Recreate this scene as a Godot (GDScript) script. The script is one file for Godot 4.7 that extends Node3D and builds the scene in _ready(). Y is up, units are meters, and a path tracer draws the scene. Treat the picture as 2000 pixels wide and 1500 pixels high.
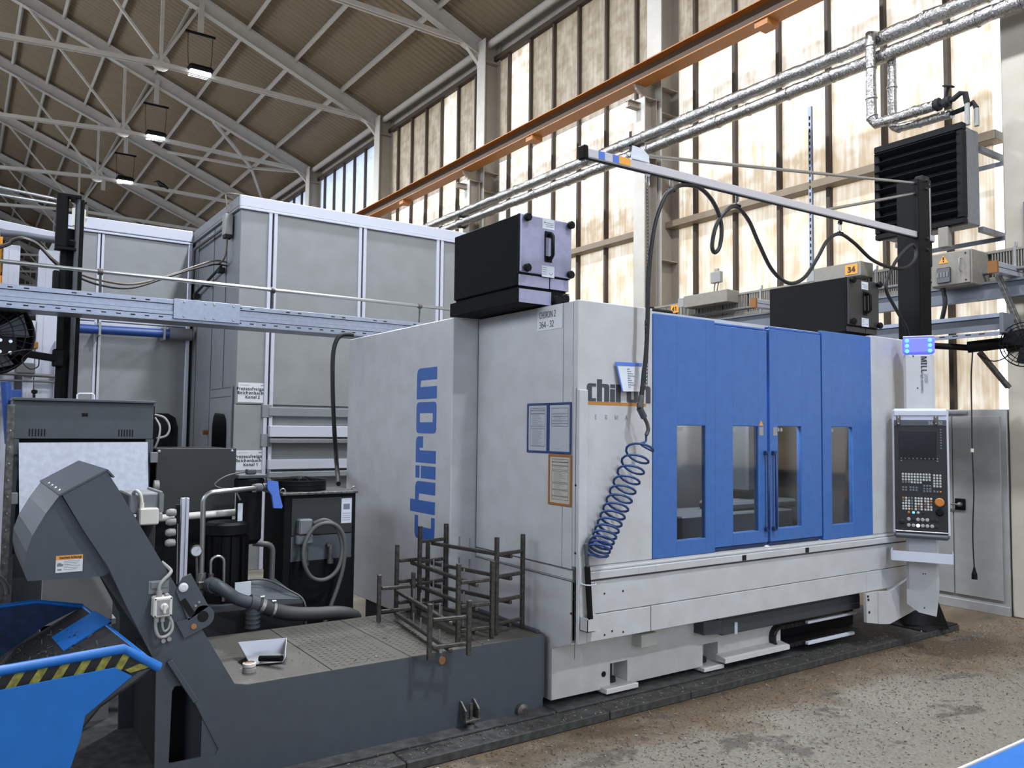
extends Node3D
# A machine hall: a white and blue machining centre with its chip conveyor, in front of a stained glass wall.
# Axes: x runs along the front of the machine, z towards the viewer, y up; metres.

var M := {}
var taken := {}
var rng := RandomNumberGenerator.new()
var smooth_count := 1
const FLAT := 4294967295


func _ready() -> void:
	rng.seed = 7
	set_view()
	set_light()
	make_materials()
	build_shell()
	build_roof()
	build_glazing()
	build_columns()
	build_wall_services()
	build_heater()
	build_booths()
	build_machine()
	build_machine_extras()
	build_console()
	build_boom()
	build_mist_units()
	build_right_side()
	build_conveyor()
	build_skip()
	build_pumps()
	build_left_side()
	build_racks()
	build_floor_things()


func set_view() -> void:
	var cam := Camera3D.new()
	cam.name = "camera"
	cam.position = Vector3(0, 1.75, 0)
	cam.rotation_degrees = Vector3(3.205, -34.43, 0.648)
	cam.fov = 50.94
	cam.near = 0.05
	cam.far = 300.0
	add_child(cam, true)
	cam.current = true


func set_light() -> void:
	var sky_mat := ProceduralSkyMaterial.new()      # an even, bright overcast sky
	sky_mat.sky_top_color = Color(0.80, 0.86, 0.95)
	sky_mat.sky_horizon_color = Color(0.97, 0.97, 0.96)
	sky_mat.ground_horizon_color = Color(0.93, 0.92, 0.90)
	sky_mat.ground_bottom_color = Color(0.80, 0.78, 0.75)
	sky_mat.sky_energy_multiplier = 1.75
	sky_mat.ground_energy_multiplier = 1.55
	var sky := Sky.new()
	sky.sky_material = sky_mat
	var env := Environment.new()
	env.background_mode = Environment.BG_SKY
	env.sky = sky
	env.tonemap_mode = Environment.TONE_MAPPER_LINEAR
	env.tonemap_exposure = 1.0
	env.sdfgi_enabled = true
	env.ssao_enabled = true
	env.ssil_enabled = true
	var we := WorldEnvironment.new()
	we.name = "world_environment"
	we.environment = env
	add_child(we, true)
	# daylight through the window bands of the side wall on the left and of the end wall behind the viewer
	for k in 4:
		area("daylight_side", V(-8.7, 7.2, -29.0 + 10.0 * k), V(1, 0.05, 0), Vector2(9.0, 3.6), Color(0.95, 0.97, 1.0), 1.5)
	area("daylight_end", V(1.5, 5.4, 11.6), V(0, -0.05, -1), Vector2(14.0, 6.5), Color(0.90, 0.94, 1.0), 0.5)


func area(called, at: Vector3, towards: Vector3, size: Vector2, color: Color, energy: float) -> void:
	var l := AreaLight3D.new()
	l.name = numbered(called)
	l.area_size = size
	l.area_normalize_energy = false
	l.light_color = color
	l.light_energy = energy
	l.shadow_enabled = true
	l.area_range = 80.0
	l.look_at_from_position(at, at + towards, Vector3.UP)
	add_child(l, true)


# ---------------------------------------------------------------- helpers
func V(x, y, z) -> Vector3:
	return Vector3(x, y, z)


func P(x, y) -> Vector2:
	return Vector2(x, y)


func numbered(called: String) -> String:
	if not taken.has(called):
		taken[called] = 0
		return called
	taken[called] += 1
	return "%s_%03d" % [called, taken[called]]


func mb() -> SurfaceTool:
	var s := SurfaceTool.new()
	s.begin(Mesh.PRIMITIVE_TRIANGLES)
	s.set_smooth_group(FLAT)
	return s


func mesh_of(s: SurfaceTool, m) -> ArrayMesh:
	s.generate_normals()
	s.index()
	if m:
		s.set_material(m)
	return s.commit()


func thing(called, label, category, at = Vector3.ZERO, group = "", turn = 0.0) -> Node3D:
	var o := Node3D.new()
	o.name = numbered(called)
	add_child(o, true)
	o.position = at
	o.rotation.y = turn
	tag(o, label, category, group)
	return o


func tag(o, label, category, group = "", kind = "") -> void:
	if label:
		o.set_meta("label", label)
	if category:
		o.set_meta("category", category)
	if group:
		o.set_meta("group", group)
	if kind:
		o.set_meta("kind", kind)


# a part, its shape given in the room's axes, under a thing (or under a part of a thing, or under a piece of the setting)
func part(called, s: SurfaceTool, m, parent: Node3D, label = "") -> MeshInstance3D:
	return part_mesh(called, mesh_of(s, m), parent, label)


func part_mesh(called, mesh: Mesh, parent: Node3D, label = "") -> MeshInstance3D:
	var o := MeshInstance3D.new()
	o.name = called
	o.mesh = mesh
	parent.add_child(o, true)
	if parent.get_parent() == self and not parent.has_meta("own_axes"):
		o.position = -parent.position
	if label:
		o.set_meta("label", label)
	return o


# a thing that is one mesh
func single(called, s: SurfaceTool, m, label, category, group = "") -> MeshInstance3D:
	var o := MeshInstance3D.new()
	o.name = numbered(called)
	o.mesh = mesh_of(s, m)
	add_child(o, true)
	tag(o, label, category, group)
	return o


# a piece of the setting
func struct(called, s: SurfaceTool, m, label = "") -> MeshInstance3D:
	var o := MeshInstance3D.new()
	o.name = numbered(called)
	if s:
		o.mesh = mesh_of(s, m)
	add_child(o, true)
	tag(o, label, "", "", "structure")
	return o


func tri(s: SurfaceTool, a: Vector3, b: Vector3, c: Vector3, n: Vector3) -> void:
	if (b - a).cross(c - a).dot(n) > 0.0:
		s.add_vertex(a); s.add_vertex(c); s.add_vertex(b)
	else:
		s.add_vertex(a); s.add_vertex(b); s.add_vertex(c)


func quad(s: SurfaceTool, a: Vector3, b: Vector3, c: Vector3, d: Vector3, n: Vector3) -> void:
	tri(s, a, b, c, n)
	tri(s, a, c, d, n)


# a quad with texture coordinates, a at the upper left
func quad_uv(s: SurfaceTool, a: Vector3, b: Vector3, c: Vector3, d: Vector3, n: Vector3, r = Rect2(0, 0, 1, 1)) -> void:
	var ps := [a, b, c, d]
	var us := [r.position, r.position + P(r.size.x, 0), r.position + r.size, r.position + P(0, r.size.y)]
	for t in [[0, 1, 2], [0, 2, 3]]:
		var k: Array = t
		if (ps[k[1]] - ps[k[0]]).cross(ps[k[2]] - ps[k[0]]).dot(n) > 0.0:
			k = [t[0], t[2], t[1]]
		for i in k:
			s.set_uv(us[i])
			s.add_vertex(ps[i])


func bxb(s: SurfaceTool, basis: Basis, c: Vector3, size: Vector3, bev := 0.0) -> void:
	s.set_smooth_group(FLAT)
	var h := size * 0.5
	var b: float = minf(bev, 0.49 * minf(size.x, minf(size.y, size.z)))
	var pt := func(sx: float, sy: float, sz: float, ax: int) -> Vector3:
		var p := Vector3(sx * (h.x - (0.0 if ax == 0 else b)), sy * (h.y - (0.0 if ax == 1 else b)), sz * (h.z - (0.0 if ax == 2 else b)))
		return c + basis * p
	for ax in 3:
		for sg in [-1.0, 1.0]:
			var q := []
			for e in [[-1.0, -1.0], [1.0, -1.0], [1.0, 1.0], [-1.0, 1.0]]:
				var v := [0.0, 0.0, 0.0]
				v[ax] = sg; v[(ax + 1) % 3] = e[0]; v[(ax + 2) % 3] = e[1]
				q.append(pt.call(v[0], v[1], v[2], ax))
			quad(s, q[0], q[1], q[2], q[3], basis[ax] * sg)
	if b <= 0.0:
		return
	for ax in 3:       # the edges that run along axis ax
		var i := (ax + 1) % 3
		var j := (ax + 2) % 3
		for si in [-1.0, 1.0]:
			for sj in [-1.0, 1.0]:
				var lo := [0.0, 0.0, 0.0]
				var hi := [0.0, 0.0, 0.0]
				lo[ax] = -1.0; hi[ax] = 1.0
				lo[i] = si; hi[i] = si; lo[j] = sj; hi[j] = sj
				quad(s, pt.call(lo[0], lo[1], lo[2], i), pt.call(hi[0], hi[1], hi[2], i), pt.call(hi[0], hi[1], hi[2], j), pt.call(lo[0], lo[1], lo[2], j), basis[i] * si + basis[j] * sj)
	for sx in [-1.0, 1.0]:
		for sy in [-1.0, 1.0]:
			for sz in [-1.0, 1.0]:
				tri(s, pt.call(sx, sy, sz, 0), pt.call(sx, sy, sz, 1), pt.call(sx, sy, sz, 2), basis * Vector3(sx, sy, sz))


func bx(s: SurfaceTool, c: Vector3, size: Vector3, bev := 0.0) -> void:
	bxb(s, Basis(), c, size, bev)


# a box from its least to its greatest corner
func bo(s: SurfaceTool, lo: Vector3, hi: Vector3, bev := 0.0) -> void:
	var a := Vector3(minf(lo.x, hi.x), minf(lo.y, hi.y), minf(lo.z, hi.z))
	var b := Vector3(maxf(lo.x, hi.x), maxf(lo.y, hi.y), maxf(lo.z, hi.z))
	bxb(s, Basis(), (a + b) * 0.5, b - a, bev)


func along(d: Vector3, up := Vector3.UP) -> Basis:      # z along d, y near up
	var z := d.normalized()
	var u := up
	if absf(z.dot(u)) > 0.98:
		u = Vector3(0, 0, 1) if absf(z.z) < 0.9 else Vector3(1, 0, 0)
	var x := u.cross(z).normalized()
	return Basis(x, z.cross(x), z)


# a rectangular bar from a to b, w across and h high
func bar(s: SurfaceTool, a: Vector3, b: Vector3, w: float, h: float, bev := 0.0, up := Vector3.UP) -> void:
	bxb(s, along(b - a, up), (a + b) * 0.5, Vector3(w, h, a.distance_to(b)), bev)


func ring(c: Vector3, bs: Basis, r: float, n: int) -> PackedVector3Array:
	var out := PackedVector3Array()
	for k in n:
		var t := TAU * k / n
		out.append(c + bs.x * (r * cos(t)) + bs.y * (r * sin(t)))
	return out


# a round tube along points; r one radius or one for each point
func tube(s: SurfaceTool, pts: Array, r, n := 8, closed := false, caps := true) -> void:
	smooth_count += 1
	var last := Vector3.UP
	var rings := []
	var dirs := []
	var cnt := pts.size()
	for k in cnt:
		var a: Vector3 = pts[(k - 1 + cnt) % cnt] if closed else pts[maxi(k - 1, 0)]
		var b: Vector3 = pts[(k + 1) % cnt] if closed else pts[mini(k + 1, cnt - 1)]
		var d := (b - a).normalized()
		if k == 0:
			last = along(d).y
		var x := last.cross(d)
		if x.length() < 0.001:
			x = along(d).x
		x = x.normalized()
		last = d.cross(x).normalized()
		var rad: float = r[k] if r is Array else r
		rings.append(ring(pts[k], Basis(x, last, d), rad, n))
		dirs.append(d)
	s.set_smooth_group(smooth_count)
	for k in (cnt if closed else cnt - 1):
		var p: PackedVector3Array = rings[k]
		var q: PackedVector3Array = rings[(k + 1) % cnt]
		var mid: Vector3 = (pts[k] + pts[(k + 1) % cnt]) * 0.5
		var shift := 0
		if closed and k == cnt - 1:      # the frame may have turned on the way round
			var best := 1e9
			for e in n:
				var dd := p[0].distance_squared_to(q[e])
				if dd < best:
					best = dd; shift = e
		for i in n:
			var j := (i + 1) % n
			var a: Vector3 = p[i]; var b: Vector3 = p[j]; var c: Vector3 = q[(j + shift) % n]; var d: Vector3 = q[(i + shift) % n]
			var out := (a + b + c + d) * 0.25 - mid
			quad(s, a, b, c, d, out)
	s.set_smooth_group(FLAT)
	if caps and not closed:
		for e in [0, cnt - 1]:
			var p: PackedVector3Array = rings[e]
			for i in range(1, n - 1):
				tri(s, p[0], p[i], p[i + 1], dirs[e] * (-1.0 if e == 0 else 1.0))


func cyl(s: SurfaceTool, a: Vector3, b: Vector3, r: float, n := 12) -> void:
	tube(s, [a, b], r, n)


# a turned shape: prof holds (radius, height) pairs along the axis from base
func lathe(s: SurfaceTool, base: Vector3, axis: Vector3, prof: Array, n := 16) -> void:
	var bs := along(axis)
	for k in prof.size() - 1:
		smooth_count += 1
		s.set_smooth_group(smooth_count)
		var p0: Vector2 = prof[k]
		var p1: Vector2 = prof[k + 1]
		var r0 := ring(base + bs.z * p0.y, bs, maxf(p0.x, 0.0001), n)
		var r1 := ring(base + bs.z * p1.y, bs, maxf(p1.x, 0.0001), n)
		var dr := p1.x - p0.x
		var dy := p1.y - p0.y
		for i in n:
			var j := (i + 1) % n
			var t := TAU * (i + 0.5) / n
			var rad := bs.x * cos(t) + bs.y * sin(t)
			quad(s, r0[i], r0[j], r1[j], r1[i], rad * dy - bs.z * dr)
	s.set_smooth_group(FLAT)


func on_plane(ax: String, p: Vector2, at: float) -> Vector3:
	if ax == "z":
		return Vector3(p.x, p.y, at)
	if ax == "x":
		return Vector3(at, p.y, p.x)
	return Vector3(p.x, at, p.y)


# a plate: an outline on a plane across axis ax, reaching from a to b along that axis
func prism(s: SurfaceTool, ax: String, poly: Array, a: float, b: float) -> void:
	s.set_smooth_group(FLAT)
	var pk := PackedVector2Array(poly)
	var idx := Geometry2D.triangulate_polygon(pk)
	var n := {"x": Vector3.RIGHT, "y": Vector3.UP, "z": Vector3.BACK}[ax] as Vector3
	var sg := signf(b - a)
	for k in range(0, idx.size(), 3):
		tri(s, on_plane(ax, pk[idx[k]], a), on_plane(ax, pk[idx[k + 1]], a), on_plane(ax, pk[idx[k + 2]], a), -n * sg)
		tri(s, on_plane(ax, pk[idx[k]], b), on_plane(ax, pk[idx[k + 1]], b), on_plane(ax, pk[idx[k + 2]], b), n * sg)
	var ar := 0.0
	for k in pk.size():
		ar += pk[k].cross(pk[(k + 1) % pk.size()])
	for k in pk.size():
		var p := pk[k]
		var q := pk[(k + 1) % pk.size()]
		var o := (q - p).orthogonal() * (1.0 if ar > 0.0 else -1.0)      # outward in the plane
		o = Vector2((q - p).y, -(q - p).x) * (1.0 if ar > 0.0 else -1.0)
		quad(s, on_plane(ax, p, a), on_plane(ax, q, a), on_plane(ax, q, b), on_plane(ax, p, b), on_plane(ax, o, 0.0))


# a thin plate with corners a b c d, thickness t along n
func plate(s: SurfaceTool, a: Vector3, b: Vector3, c: Vector3, d: Vector3, t: float) -> void:
	var n := (b - a).cross(d - a).normalized() * (t * 0.5)
	var mid := (a + b + c + d) * 0.25
	quad(s, a + n, b + n, c + n, d + n, n)
	quad(s, a - n, b - n, c - n, d - n, -n)
	var e := [a, b, c, d]
	for k in 4:
		var p: Vector3 = e[k]
		var q: Vector3 = e[(k + 1) % 4]
		quad(s, p + n, q + n, q - n, p - n, (p + q) * 0.5 - mid)


# a smooth path through points
func spline(pts: Array, steps := 6) -> Array:
	var out := []
	for k in pts.size() - 1:
		var p0: Vector3 = pts[maxi(k - 1, 0)]
		var p1: Vector3 = pts[k]
		var p2: Vector3 = pts[k + 1]
		var p3: Vector3 = pts[mini(k + 2, pts.size() - 1)]
		for i in steps:
			out.append(p1.cubic_interpolate(p2, p0, p3, float(i) / steps))
	out.append(pts[-1])
	return out


func arc(c: Vector3, u: Vector3, v: Vector3, r: float, a0: float, a1: float, n: int) -> Array:
	var out := []
	for k in n + 1:
		var t := deg_to_rad(lerpf(a0, a1, float(k) / n))
		out.append(c + u * (r * cos(t)) + v * (r * sin(t)))
	return out


# lettering as thin solid letters: centre of the text, the way it reads, its up, its height
func words(called, text: String, at: Vector3, right: Vector3, up: Vector3, height: float, m, parent: Node3D, bold := false, most := 0.0) -> MeshInstance3D:
	var t := TextMesh.new()
	var f := SystemFont.new()
	f.font_names = PackedStringArray(["Droid Sans"])
	f.font_weight = 700 if bold else 400
	t.font = f
	t.text = text
	t.font_size = 32
	t.pixel_size = height / 32.0
	t.depth = 0.0015
	t.curve_step = 3.0
	t.material = m
	var o := MeshInstance3D.new()
	o.name = called
	o.mesh = t
	parent.add_child(o, true)
	var k := 1.0
	if most > 0.0:
		k = minf(1.0, most / maxf(t.get_aabb().size.x, 0.001))
	o.basis = Basis(right * k, up, right.cross(up))
	o.position = at
	if parent.get_parent() == self and not parent.has_meta("own_axes"):
		o.position -= parent.position
	return o


# ---------------------------------------------------------------- materials
func noise(freq: float, seed_: int, oct := 4, kind := FastNoiseLite.TYPE_SIMPLEX_SMOOTH) -> FastNoiseLite:
	var f := FastNoiseLite.new()
	f.noise_type = kind
	f.frequency = freq
	f.seed = seed_
	f.fractal_octaves = oct
	return f


func noise_tex(freq: float, seed_: int, lo: Color, hi: Color, oct := 4, size := 512, normal := false) -> NoiseTexture2D:
	var t := NoiseTexture2D.new()
	t.width = size
	t.height = size
	t.seamless = true
	t.noise = noise(freq, seed_, oct)
	t.as_normal_map = normal
	if normal:
		t.bump_strength = 4.0
	else:
		var g := Gradient.new()
		g.set_color(0, lo)
		g.set_color(1, hi)
		t.color_ramp = g
	return t


func mat(key: String, color: Color, rough := 0.6, metal := 0.0, tex: Texture2D = null, scale := 1.0, spec := 0.5) -> StandardMaterial3D:
	var m := StandardMaterial3D.new()
	m.resource_name = key
	m.albedo_color = color
	m.roughness = rough
	m.metallic = metal
	m.metallic_specular = spec
	if tex:
		m.albedo_texture = tex
		m.uv1_triplanar = true
		m.uv1_world_triplanar = true
		m.uv1_scale = Vector3.ONE * scale
	M[key] = m
	return m


func glow(key: String, color: Color, e: float) -> StandardMaterial3D:
	var m := mat(key, color, 0.5)
	m.emission_enabled = true
	m.emission = color
	m.emission_energy_multiplier = e
	return m


func paper(key: String, im: Image) -> StandardMaterial3D:
	var m := StandardMaterial3D.new()
	m.resource_name = key
	m.albedo_texture = ImageTexture.create_from_image(im)
	m.roughness = 0.55
	M[key] = m
	return m


func make_materials() -> void:
	var grime := noise_tex(0.012, 3, Color(0.93, 0.925, 0.91), Color.WHITE, 5)
	var fine := noise_tex(0.05, 5, Color(0.93, 0.93, 0.93), Color.WHITE, 3, 256)
	var rust := noise_tex(0.02, 9, Color(0.62, 0.55, 0.48), Color.WHITE, 5)
	var blot := noise_tex(0.02, 11, Color(0.55, 0.55, 0.55), Color.WHITE, 5)
	mat("white_paint", Color(0.745, 0.75, 0.76), 0.42, 0.0, grime, 0.6)
	mat("grey_paint", Color(0.70, 0.715, 0.73), 0.5, 0.0, grime, 0.6)
	mat("base_paint", Color(0.80, 0.80, 0.79), 0.5, 0.0, grime, 0.9)
	mat("seam", Color(0.30, 0.30, 0.30), 0.7)
	mat("blue_door", Color(0.238, 0.414, 0.676), 0.4, 0.0, fine, 0.7)
	mat("blue_dark", Color(0.13, 0.21, 0.38), 0.5)
	mat("blue_letter", Color(0.19, 0.36, 0.64), 0.5)
	mat("grey_letter", Color(0.24, 0.26, 0.29), 0.5)
	mat("soft_letter", Color(0.55, 0.58, 0.64), 0.5)
	mat("orange_stripe", Color(0.72, 0.47, 0.16), 0.5)
	mat("black", Color(0.04, 0.04, 0.045), 0.6, 0.0, null, 1.0, 0.3)
	mat("black_rubber", Color(0.07, 0.07, 0.075), 0.55)
	mat("soot", Color(0.10, 0.10, 0.105), 0.85)
	mat("dark_gap", Color(0.03, 0.03, 0.035), 0.9)
	mat("dark_grey", Color(0.27, 0.29, 0.31), 0.5, 0.0, fine, 0.8)
	mat("conveyor_grey", Color(0.27, 0.295, 0.325), 0.48, 0.0, fine, 0.7)
	mat("mid_grey", Color(0.45, 0.46, 0.47), 0.55, 0.0, fine, 0.8)
	mat("tread", Color(0.335, 0.325, 0.295), 0.5, 0.3, grime, 1.2)
	mat("box_black", Color(0.10, 0.103, 0.105), 0.7, 0.0, fine, 1.0, 0.2)
	mat("box_front_sheen", Color(0.61, 0.62, 0.73), 0.35, 0.3, fine, 1.0)  # bluish sky reflection put into the base colour
	mat("box_front_dark", Color(0.20, 0.20, 0.205), 0.45, 0.0, fine, 1.0)
	mat("steel", Color(0.62, 0.62, 0.61), 0.35, 0.9)
	mat("steel_dull", Color(0.47, 0.46, 0.44), 0.5, 0.6, blot, 2.0)
	mat("raw_steel", Color(0.38, 0.365, 0.34), 0.42, 0.55, blot, 3.0)
	mat("bright_steel", Color(0.72, 0.72, 0.73), 0.3, 0.85)
	mat("galvanised", Color(0.60, 0.63, 0.69), 0.42, 0.55, fine, 1.5)
	mat("tray_grey", Color(0.42, 0.44, 0.47), 0.5, 0.3)
	mat("aluminium", Color(0.78, 0.79, 0.83), 0.38, 0.6)
	mat("white_trim", Color(0.72, 0.73, 0.775), 0.45)
	mat("booth_panel", Color(0.53, 0.54, 0.545), 0.55, 0.0, grime, 0.35)
	mat("booth_side", Color(0.50, 0.515, 0.535), 0.55, 0.0, grime, 0.35)
	var foil := mat("foil", Color(0.60, 0.59, 0.575), 0.26, 1.0)
	foil.normal_enabled = true
	foil.normal_texture = noise_tex(0.02, 21, Color.BLACK, Color.WHITE, 4, 512, true)
	foil.normal_scale = 2.6
	foil.uv1_triplanar = true
	foil.uv1_world_triplanar = true
	foil.uv1_scale = Vector3(2.4, 2.4, 2.4)
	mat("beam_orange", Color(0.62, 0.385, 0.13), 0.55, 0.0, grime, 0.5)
	mat("beam_web_shade", Color(0.24, 0.165, 0.07), 0.7)  # shade under the top flange put into the web colour
	mat("cabinet_dark", Color(0.165, 0.17, 0.17), 0.6)
	mat("column_paint", Color(0.58, 0.54, 0.49), 0.6, 0.0, grime, 0.4)
	mat("truss_paint", Color(0.72, 0.70, 0.665), 0.6, 0.0, grime, 0.3)
	mat("roof_sheet", Color(0.50, 0.44, 0.355), 0.7, 0.0, grime, 0.2)
	mat("mullion", Color(0.25, 0.20, 0.155), 0.6, 0.0, grime, 1.0)
	mat("transom", Color(0.50, 0.44, 0.36), 0.6, 0.0, grime, 0.8)
	mat("wall_plaster", Color(0.60, 0.58, 0.54), 0.85, 0.0, grime, 0.4)
	mat("pillar_concrete", Color(0.70, 0.675, 0.62), 0.8, 0.0, grime, 0.5)
	mat("kerb", Color(0.30, 0.30, 0.292), 0.75, 0.0, blot, 1.1)
	mat("cabinet_grey", Color(0.60, 0.605, 0.60), 0.5, 0.0, grime, 0.8)
	mat("busbar_grey", Color(0.52, 0.50, 0.46), 0.55, 0.0, fine, 1.0)
	mat("busbar_slot", Color(0.20, 0.19, 0.175), 0.7)
	mat("label_orange", Color(0.86, 0.58, 0.20), 0.5)
	mat("label_yellow", Color(0.88, 0.63, 0.25), 0.5)
	mat("sticker", Color(0.80, 0.82, 0.85), 0.5)
	mat("plastic_white", Color(0.80, 0.79, 0.75), 0.45)
	mat("plastic_grey", Color(0.56, 0.56, 0.55), 0.5)
	mat("cable_grey", Color(0.33, 0.33, 0.325), 0.55)
	mat("hose_grey", Color(0.20, 0.20, 0.20), 0.55)
	mat("hose_blue", Color(0.13, 0.25, 0.45), 0.4)
	mat("pipe_blue", Color(0.12, 0.26, 0.52), 0.4)
	mat("valve_blue", Color(0.30, 0.45, 0.78), 0.4)
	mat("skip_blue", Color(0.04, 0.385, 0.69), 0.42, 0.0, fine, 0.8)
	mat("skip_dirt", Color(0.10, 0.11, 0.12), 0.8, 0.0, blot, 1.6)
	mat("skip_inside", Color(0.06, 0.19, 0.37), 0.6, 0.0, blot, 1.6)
	mat("hazard_yellow", Color(0.62, 0.60, 0.25), 0.6, 0.0, blot, 3.0)
	mat("hazard_black", Color(0.06, 0.06, 0.06), 0.6)
	mat("glass_dark", Color(0.035, 0.038, 0.042), 0.12, 0.0)
	mat("door_glass", Color(0.04, 0.042, 0.045, 0.28), 0.06)
	M["door_glass"].transparency = BaseMaterial3D.TRANSPARENCY_ALPHA
	mat("screen", Color(0.02, 0.02, 0.028), 0.2)
	mat("panel_black", Color(0.085, 0.09, 0.095), 0.45)
	mat("key_white", Color(0.68, 0.68, 0.66), 0.5)
	mat("key_grey", Color(0.36, 0.37, 0.39), 0.5)
	mat("key_orange", Color(0.62, 0.36, 0.12), 0.5)
	mat("knob_orange", Color(0.68, 0.42, 0.14), 0.45)
	mat("copper", Color(0.60, 0.42, 0.26), 0.5)
	mat("old_orange", Color(0.50, 0.32, 0.12), 0.6)
	mat("wood_cable", Color(0.36, 0.31, 0.25), 0.6)
	mat("felt", Color(0.80, 0.82, 0.86), 0.85, 0.0, noise_tex(0.04, 31, Color(0.88, 0.88, 0.9), Color.WHITE, 5, 512), 0.9)
	mat("crow", Color(0.02, 0.02, 0.025), 0.6)
	mat("frame_blue", Color(0.10, 0.20, 0.42), 0.45)
	mat("frame_orange", Color(0.60, 0.38, 0.14), 0.45)
	mat("ink", Color(0.13, 0.13, 0.14), 0.7)
	mat("ink_grey", Color(0.45, 0.46, 0.48), 0.7)
	mat("sheet_white", Color(0.80, 0.81, 0.82), 0.5)
	glow("lamp_glow", Color(0.92, 0.96, 1.0), 9.0)
	glow("beacon_glow", Color(0.40, 0.42, 1.0), 0.75)
	glow("beacon_led", Color(0.35, 0.85, 1.0), 1.6)
	glow("key_lit", Color(0.40, 0.75, 1.0), 1.0)
	glow("key_lit_white", Color(0.85, 0.92, 1.0), 1.3)
	var cover := mat("clear_cover", Color(0.75, 0.75, 0.70, 0.35), 0.2)
	cover.transparency = BaseMaterial3D.TRANSPARENCY_ALPHA
	make_floor_material()
	make_pane_materials()


func ramp(t: float, stops: Array) -> Color:
	for k in stops.size() - 1:
		if t <= stops[k + 1][0]:
			return (stops[k][1] as Color).lerp(stops[k + 1][1], clampf((t - stops[k][0]) / (stops[k + 1][0] - stops[k][0]), 0, 1))
	return stops[-1][1]


# the hall floor: worn concrete, oily and brown along the machine, with dark scuffs
func make_floor_material() -> void:
	var n := 1400
	var im := Image.create(n, n, false, Image.FORMAT_RGB8)
	var big := noise(0.55, 41, 4)
	var mid := noise(2.6, 42, 4)
	var small := noise(34.0, 43, 3)
	var scuff := noise(1.7, 44, 5)
	for j in n:
		for i in n:
			var x := 9.0 * i / n
			var z := -7.0 + 9.0 * j / n
			var w := big.get_noise_2d(x, z)
			var oily := clampf((-z - 3.05 + 0.5 * w + 0.3 * mid.get_noise_2d(x, z) + 0.10 * maxf(0.0, x - 5.0)) / 0.45, 0, 1)
			oily *= clampf(1.15 + 0.9 * mid.get_noise_2d(x * 0.8 + 9.0, z * 1.6), 0.35, 1.0)
			var c := Color(0.455, 0.44, 0.395).lerp(Color(0.375, 0.315, 0.245), oily)
			var dark := clampf((scuff.get_noise_2d(x * 0.75 + 30.0, z * 1.5) + 0.35 * small.get_noise_2d(x * 0.35, z * 0.35) - 0.30) * 3.0, 0, 0.7)
			c = c.lerp(Color(0.27, 0.25, 0.225), dark)
			var sp := small.get_noise_2d(x, z)
			c = c * (1.0 + 0.20 * sp)
			im.set_pixel(i, j, c)
	var m := StandardMaterial3D.new()
	m.resource_name = "floor_concrete"
	m.albedo_texture = ImageTexture.create_from_image(im)
	m.roughness = 0.62
	M["floor_concrete"] = m
	mat("floor_plain", Color(0.50, 0.48, 0.43), 0.7, 0.0, noise_tex(0.01, 45, Color(0.7, 0.68, 0.64), Color.WHITE, 5), 0.3)


# dirty wired glass: light comes through it scattered, browned by rust and dirt that has run down
func make_pane_materials() -> void:
	var kinds := {
		"pane_upper": [Color(0.66, 0.62, 0.55), Color(0.52, 0.465, 0.39), 0.42, 0.0],
		"pane_middle": [Color(0.95, 0.93, 0.89), Color(0.79, 0.70, 0.575), 0.18, 0.6],
		"pane_lower": [Color(0.90, 0.865, 0.80), Color(0.75, 0.65, 0.52), 0.3, 0.2],
		"pane_clean": [Color(0.80, 0.86, 0.98), Color(0.70, 0.74, 0.80), 0.2, 0.0],
	}
	var sd := 60
	for key in kinds:
		for v in 3:
			sd += 3
			var k: Array = kinds[key]
			var w := 96
			var h := 512
			var im := Image.create(w, h, false, Image.FORMAT_RGB8)
			var cloud := noise(1.0, sd, 4)
			var run := noise(1.0, sd + 1, 3)
			var line := noise(1.0, sd + 2, 2)
			for j in h:
				var yy := float(j) / h
				for i in w:
					var xx := float(i) / w
					var edge := maxf(0.0, absf(xx - 0.5) - 0.36) * 2.2
					var d := k[2] as float + 0.55 * cloud.get_noise_2d(xx * 2.0, yy * 4.5) + 0.45 * run.get_noise_2d(xx * 11.0, yy * 2.4) + edge
					d += k[3] * clampf((yy - 0.62 + 0.25 * run.get_noise_2d(xx * 5.0 + 7.0, 3.0)) * 2.6, 0, 1)
					d += 0.28 * clampf(line.get_noise_2d(xx * 2.0 + yy * 1.0, yy * 9.0) * 2.5, 0, 1)
					im.set_pixel(i, j, (k[0] as Color).lerp(k[1], clampf(d, 0, 1)))
			var m := StandardMaterial3D.new()
			m.resource_name = key
			m.albedo_texture = ImageTexture.create_from_image(im)
			m.roughness = 0.45
			m.backlight_enabled = true
			m.backlight = Color.WHITE
			M["%s_%d" % [key, v]] = m


# ---------------------------------------------------------------- the hall itself
const BAYS := [6.1, 1.1, -3.9, -8.9, -13.9, -18.9, -23.9, -28.9, -33.9, -38.9, -43.9, -48.9, -53.9, -58.9, -63.9, -68.9]     # the trusses and columns


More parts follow.
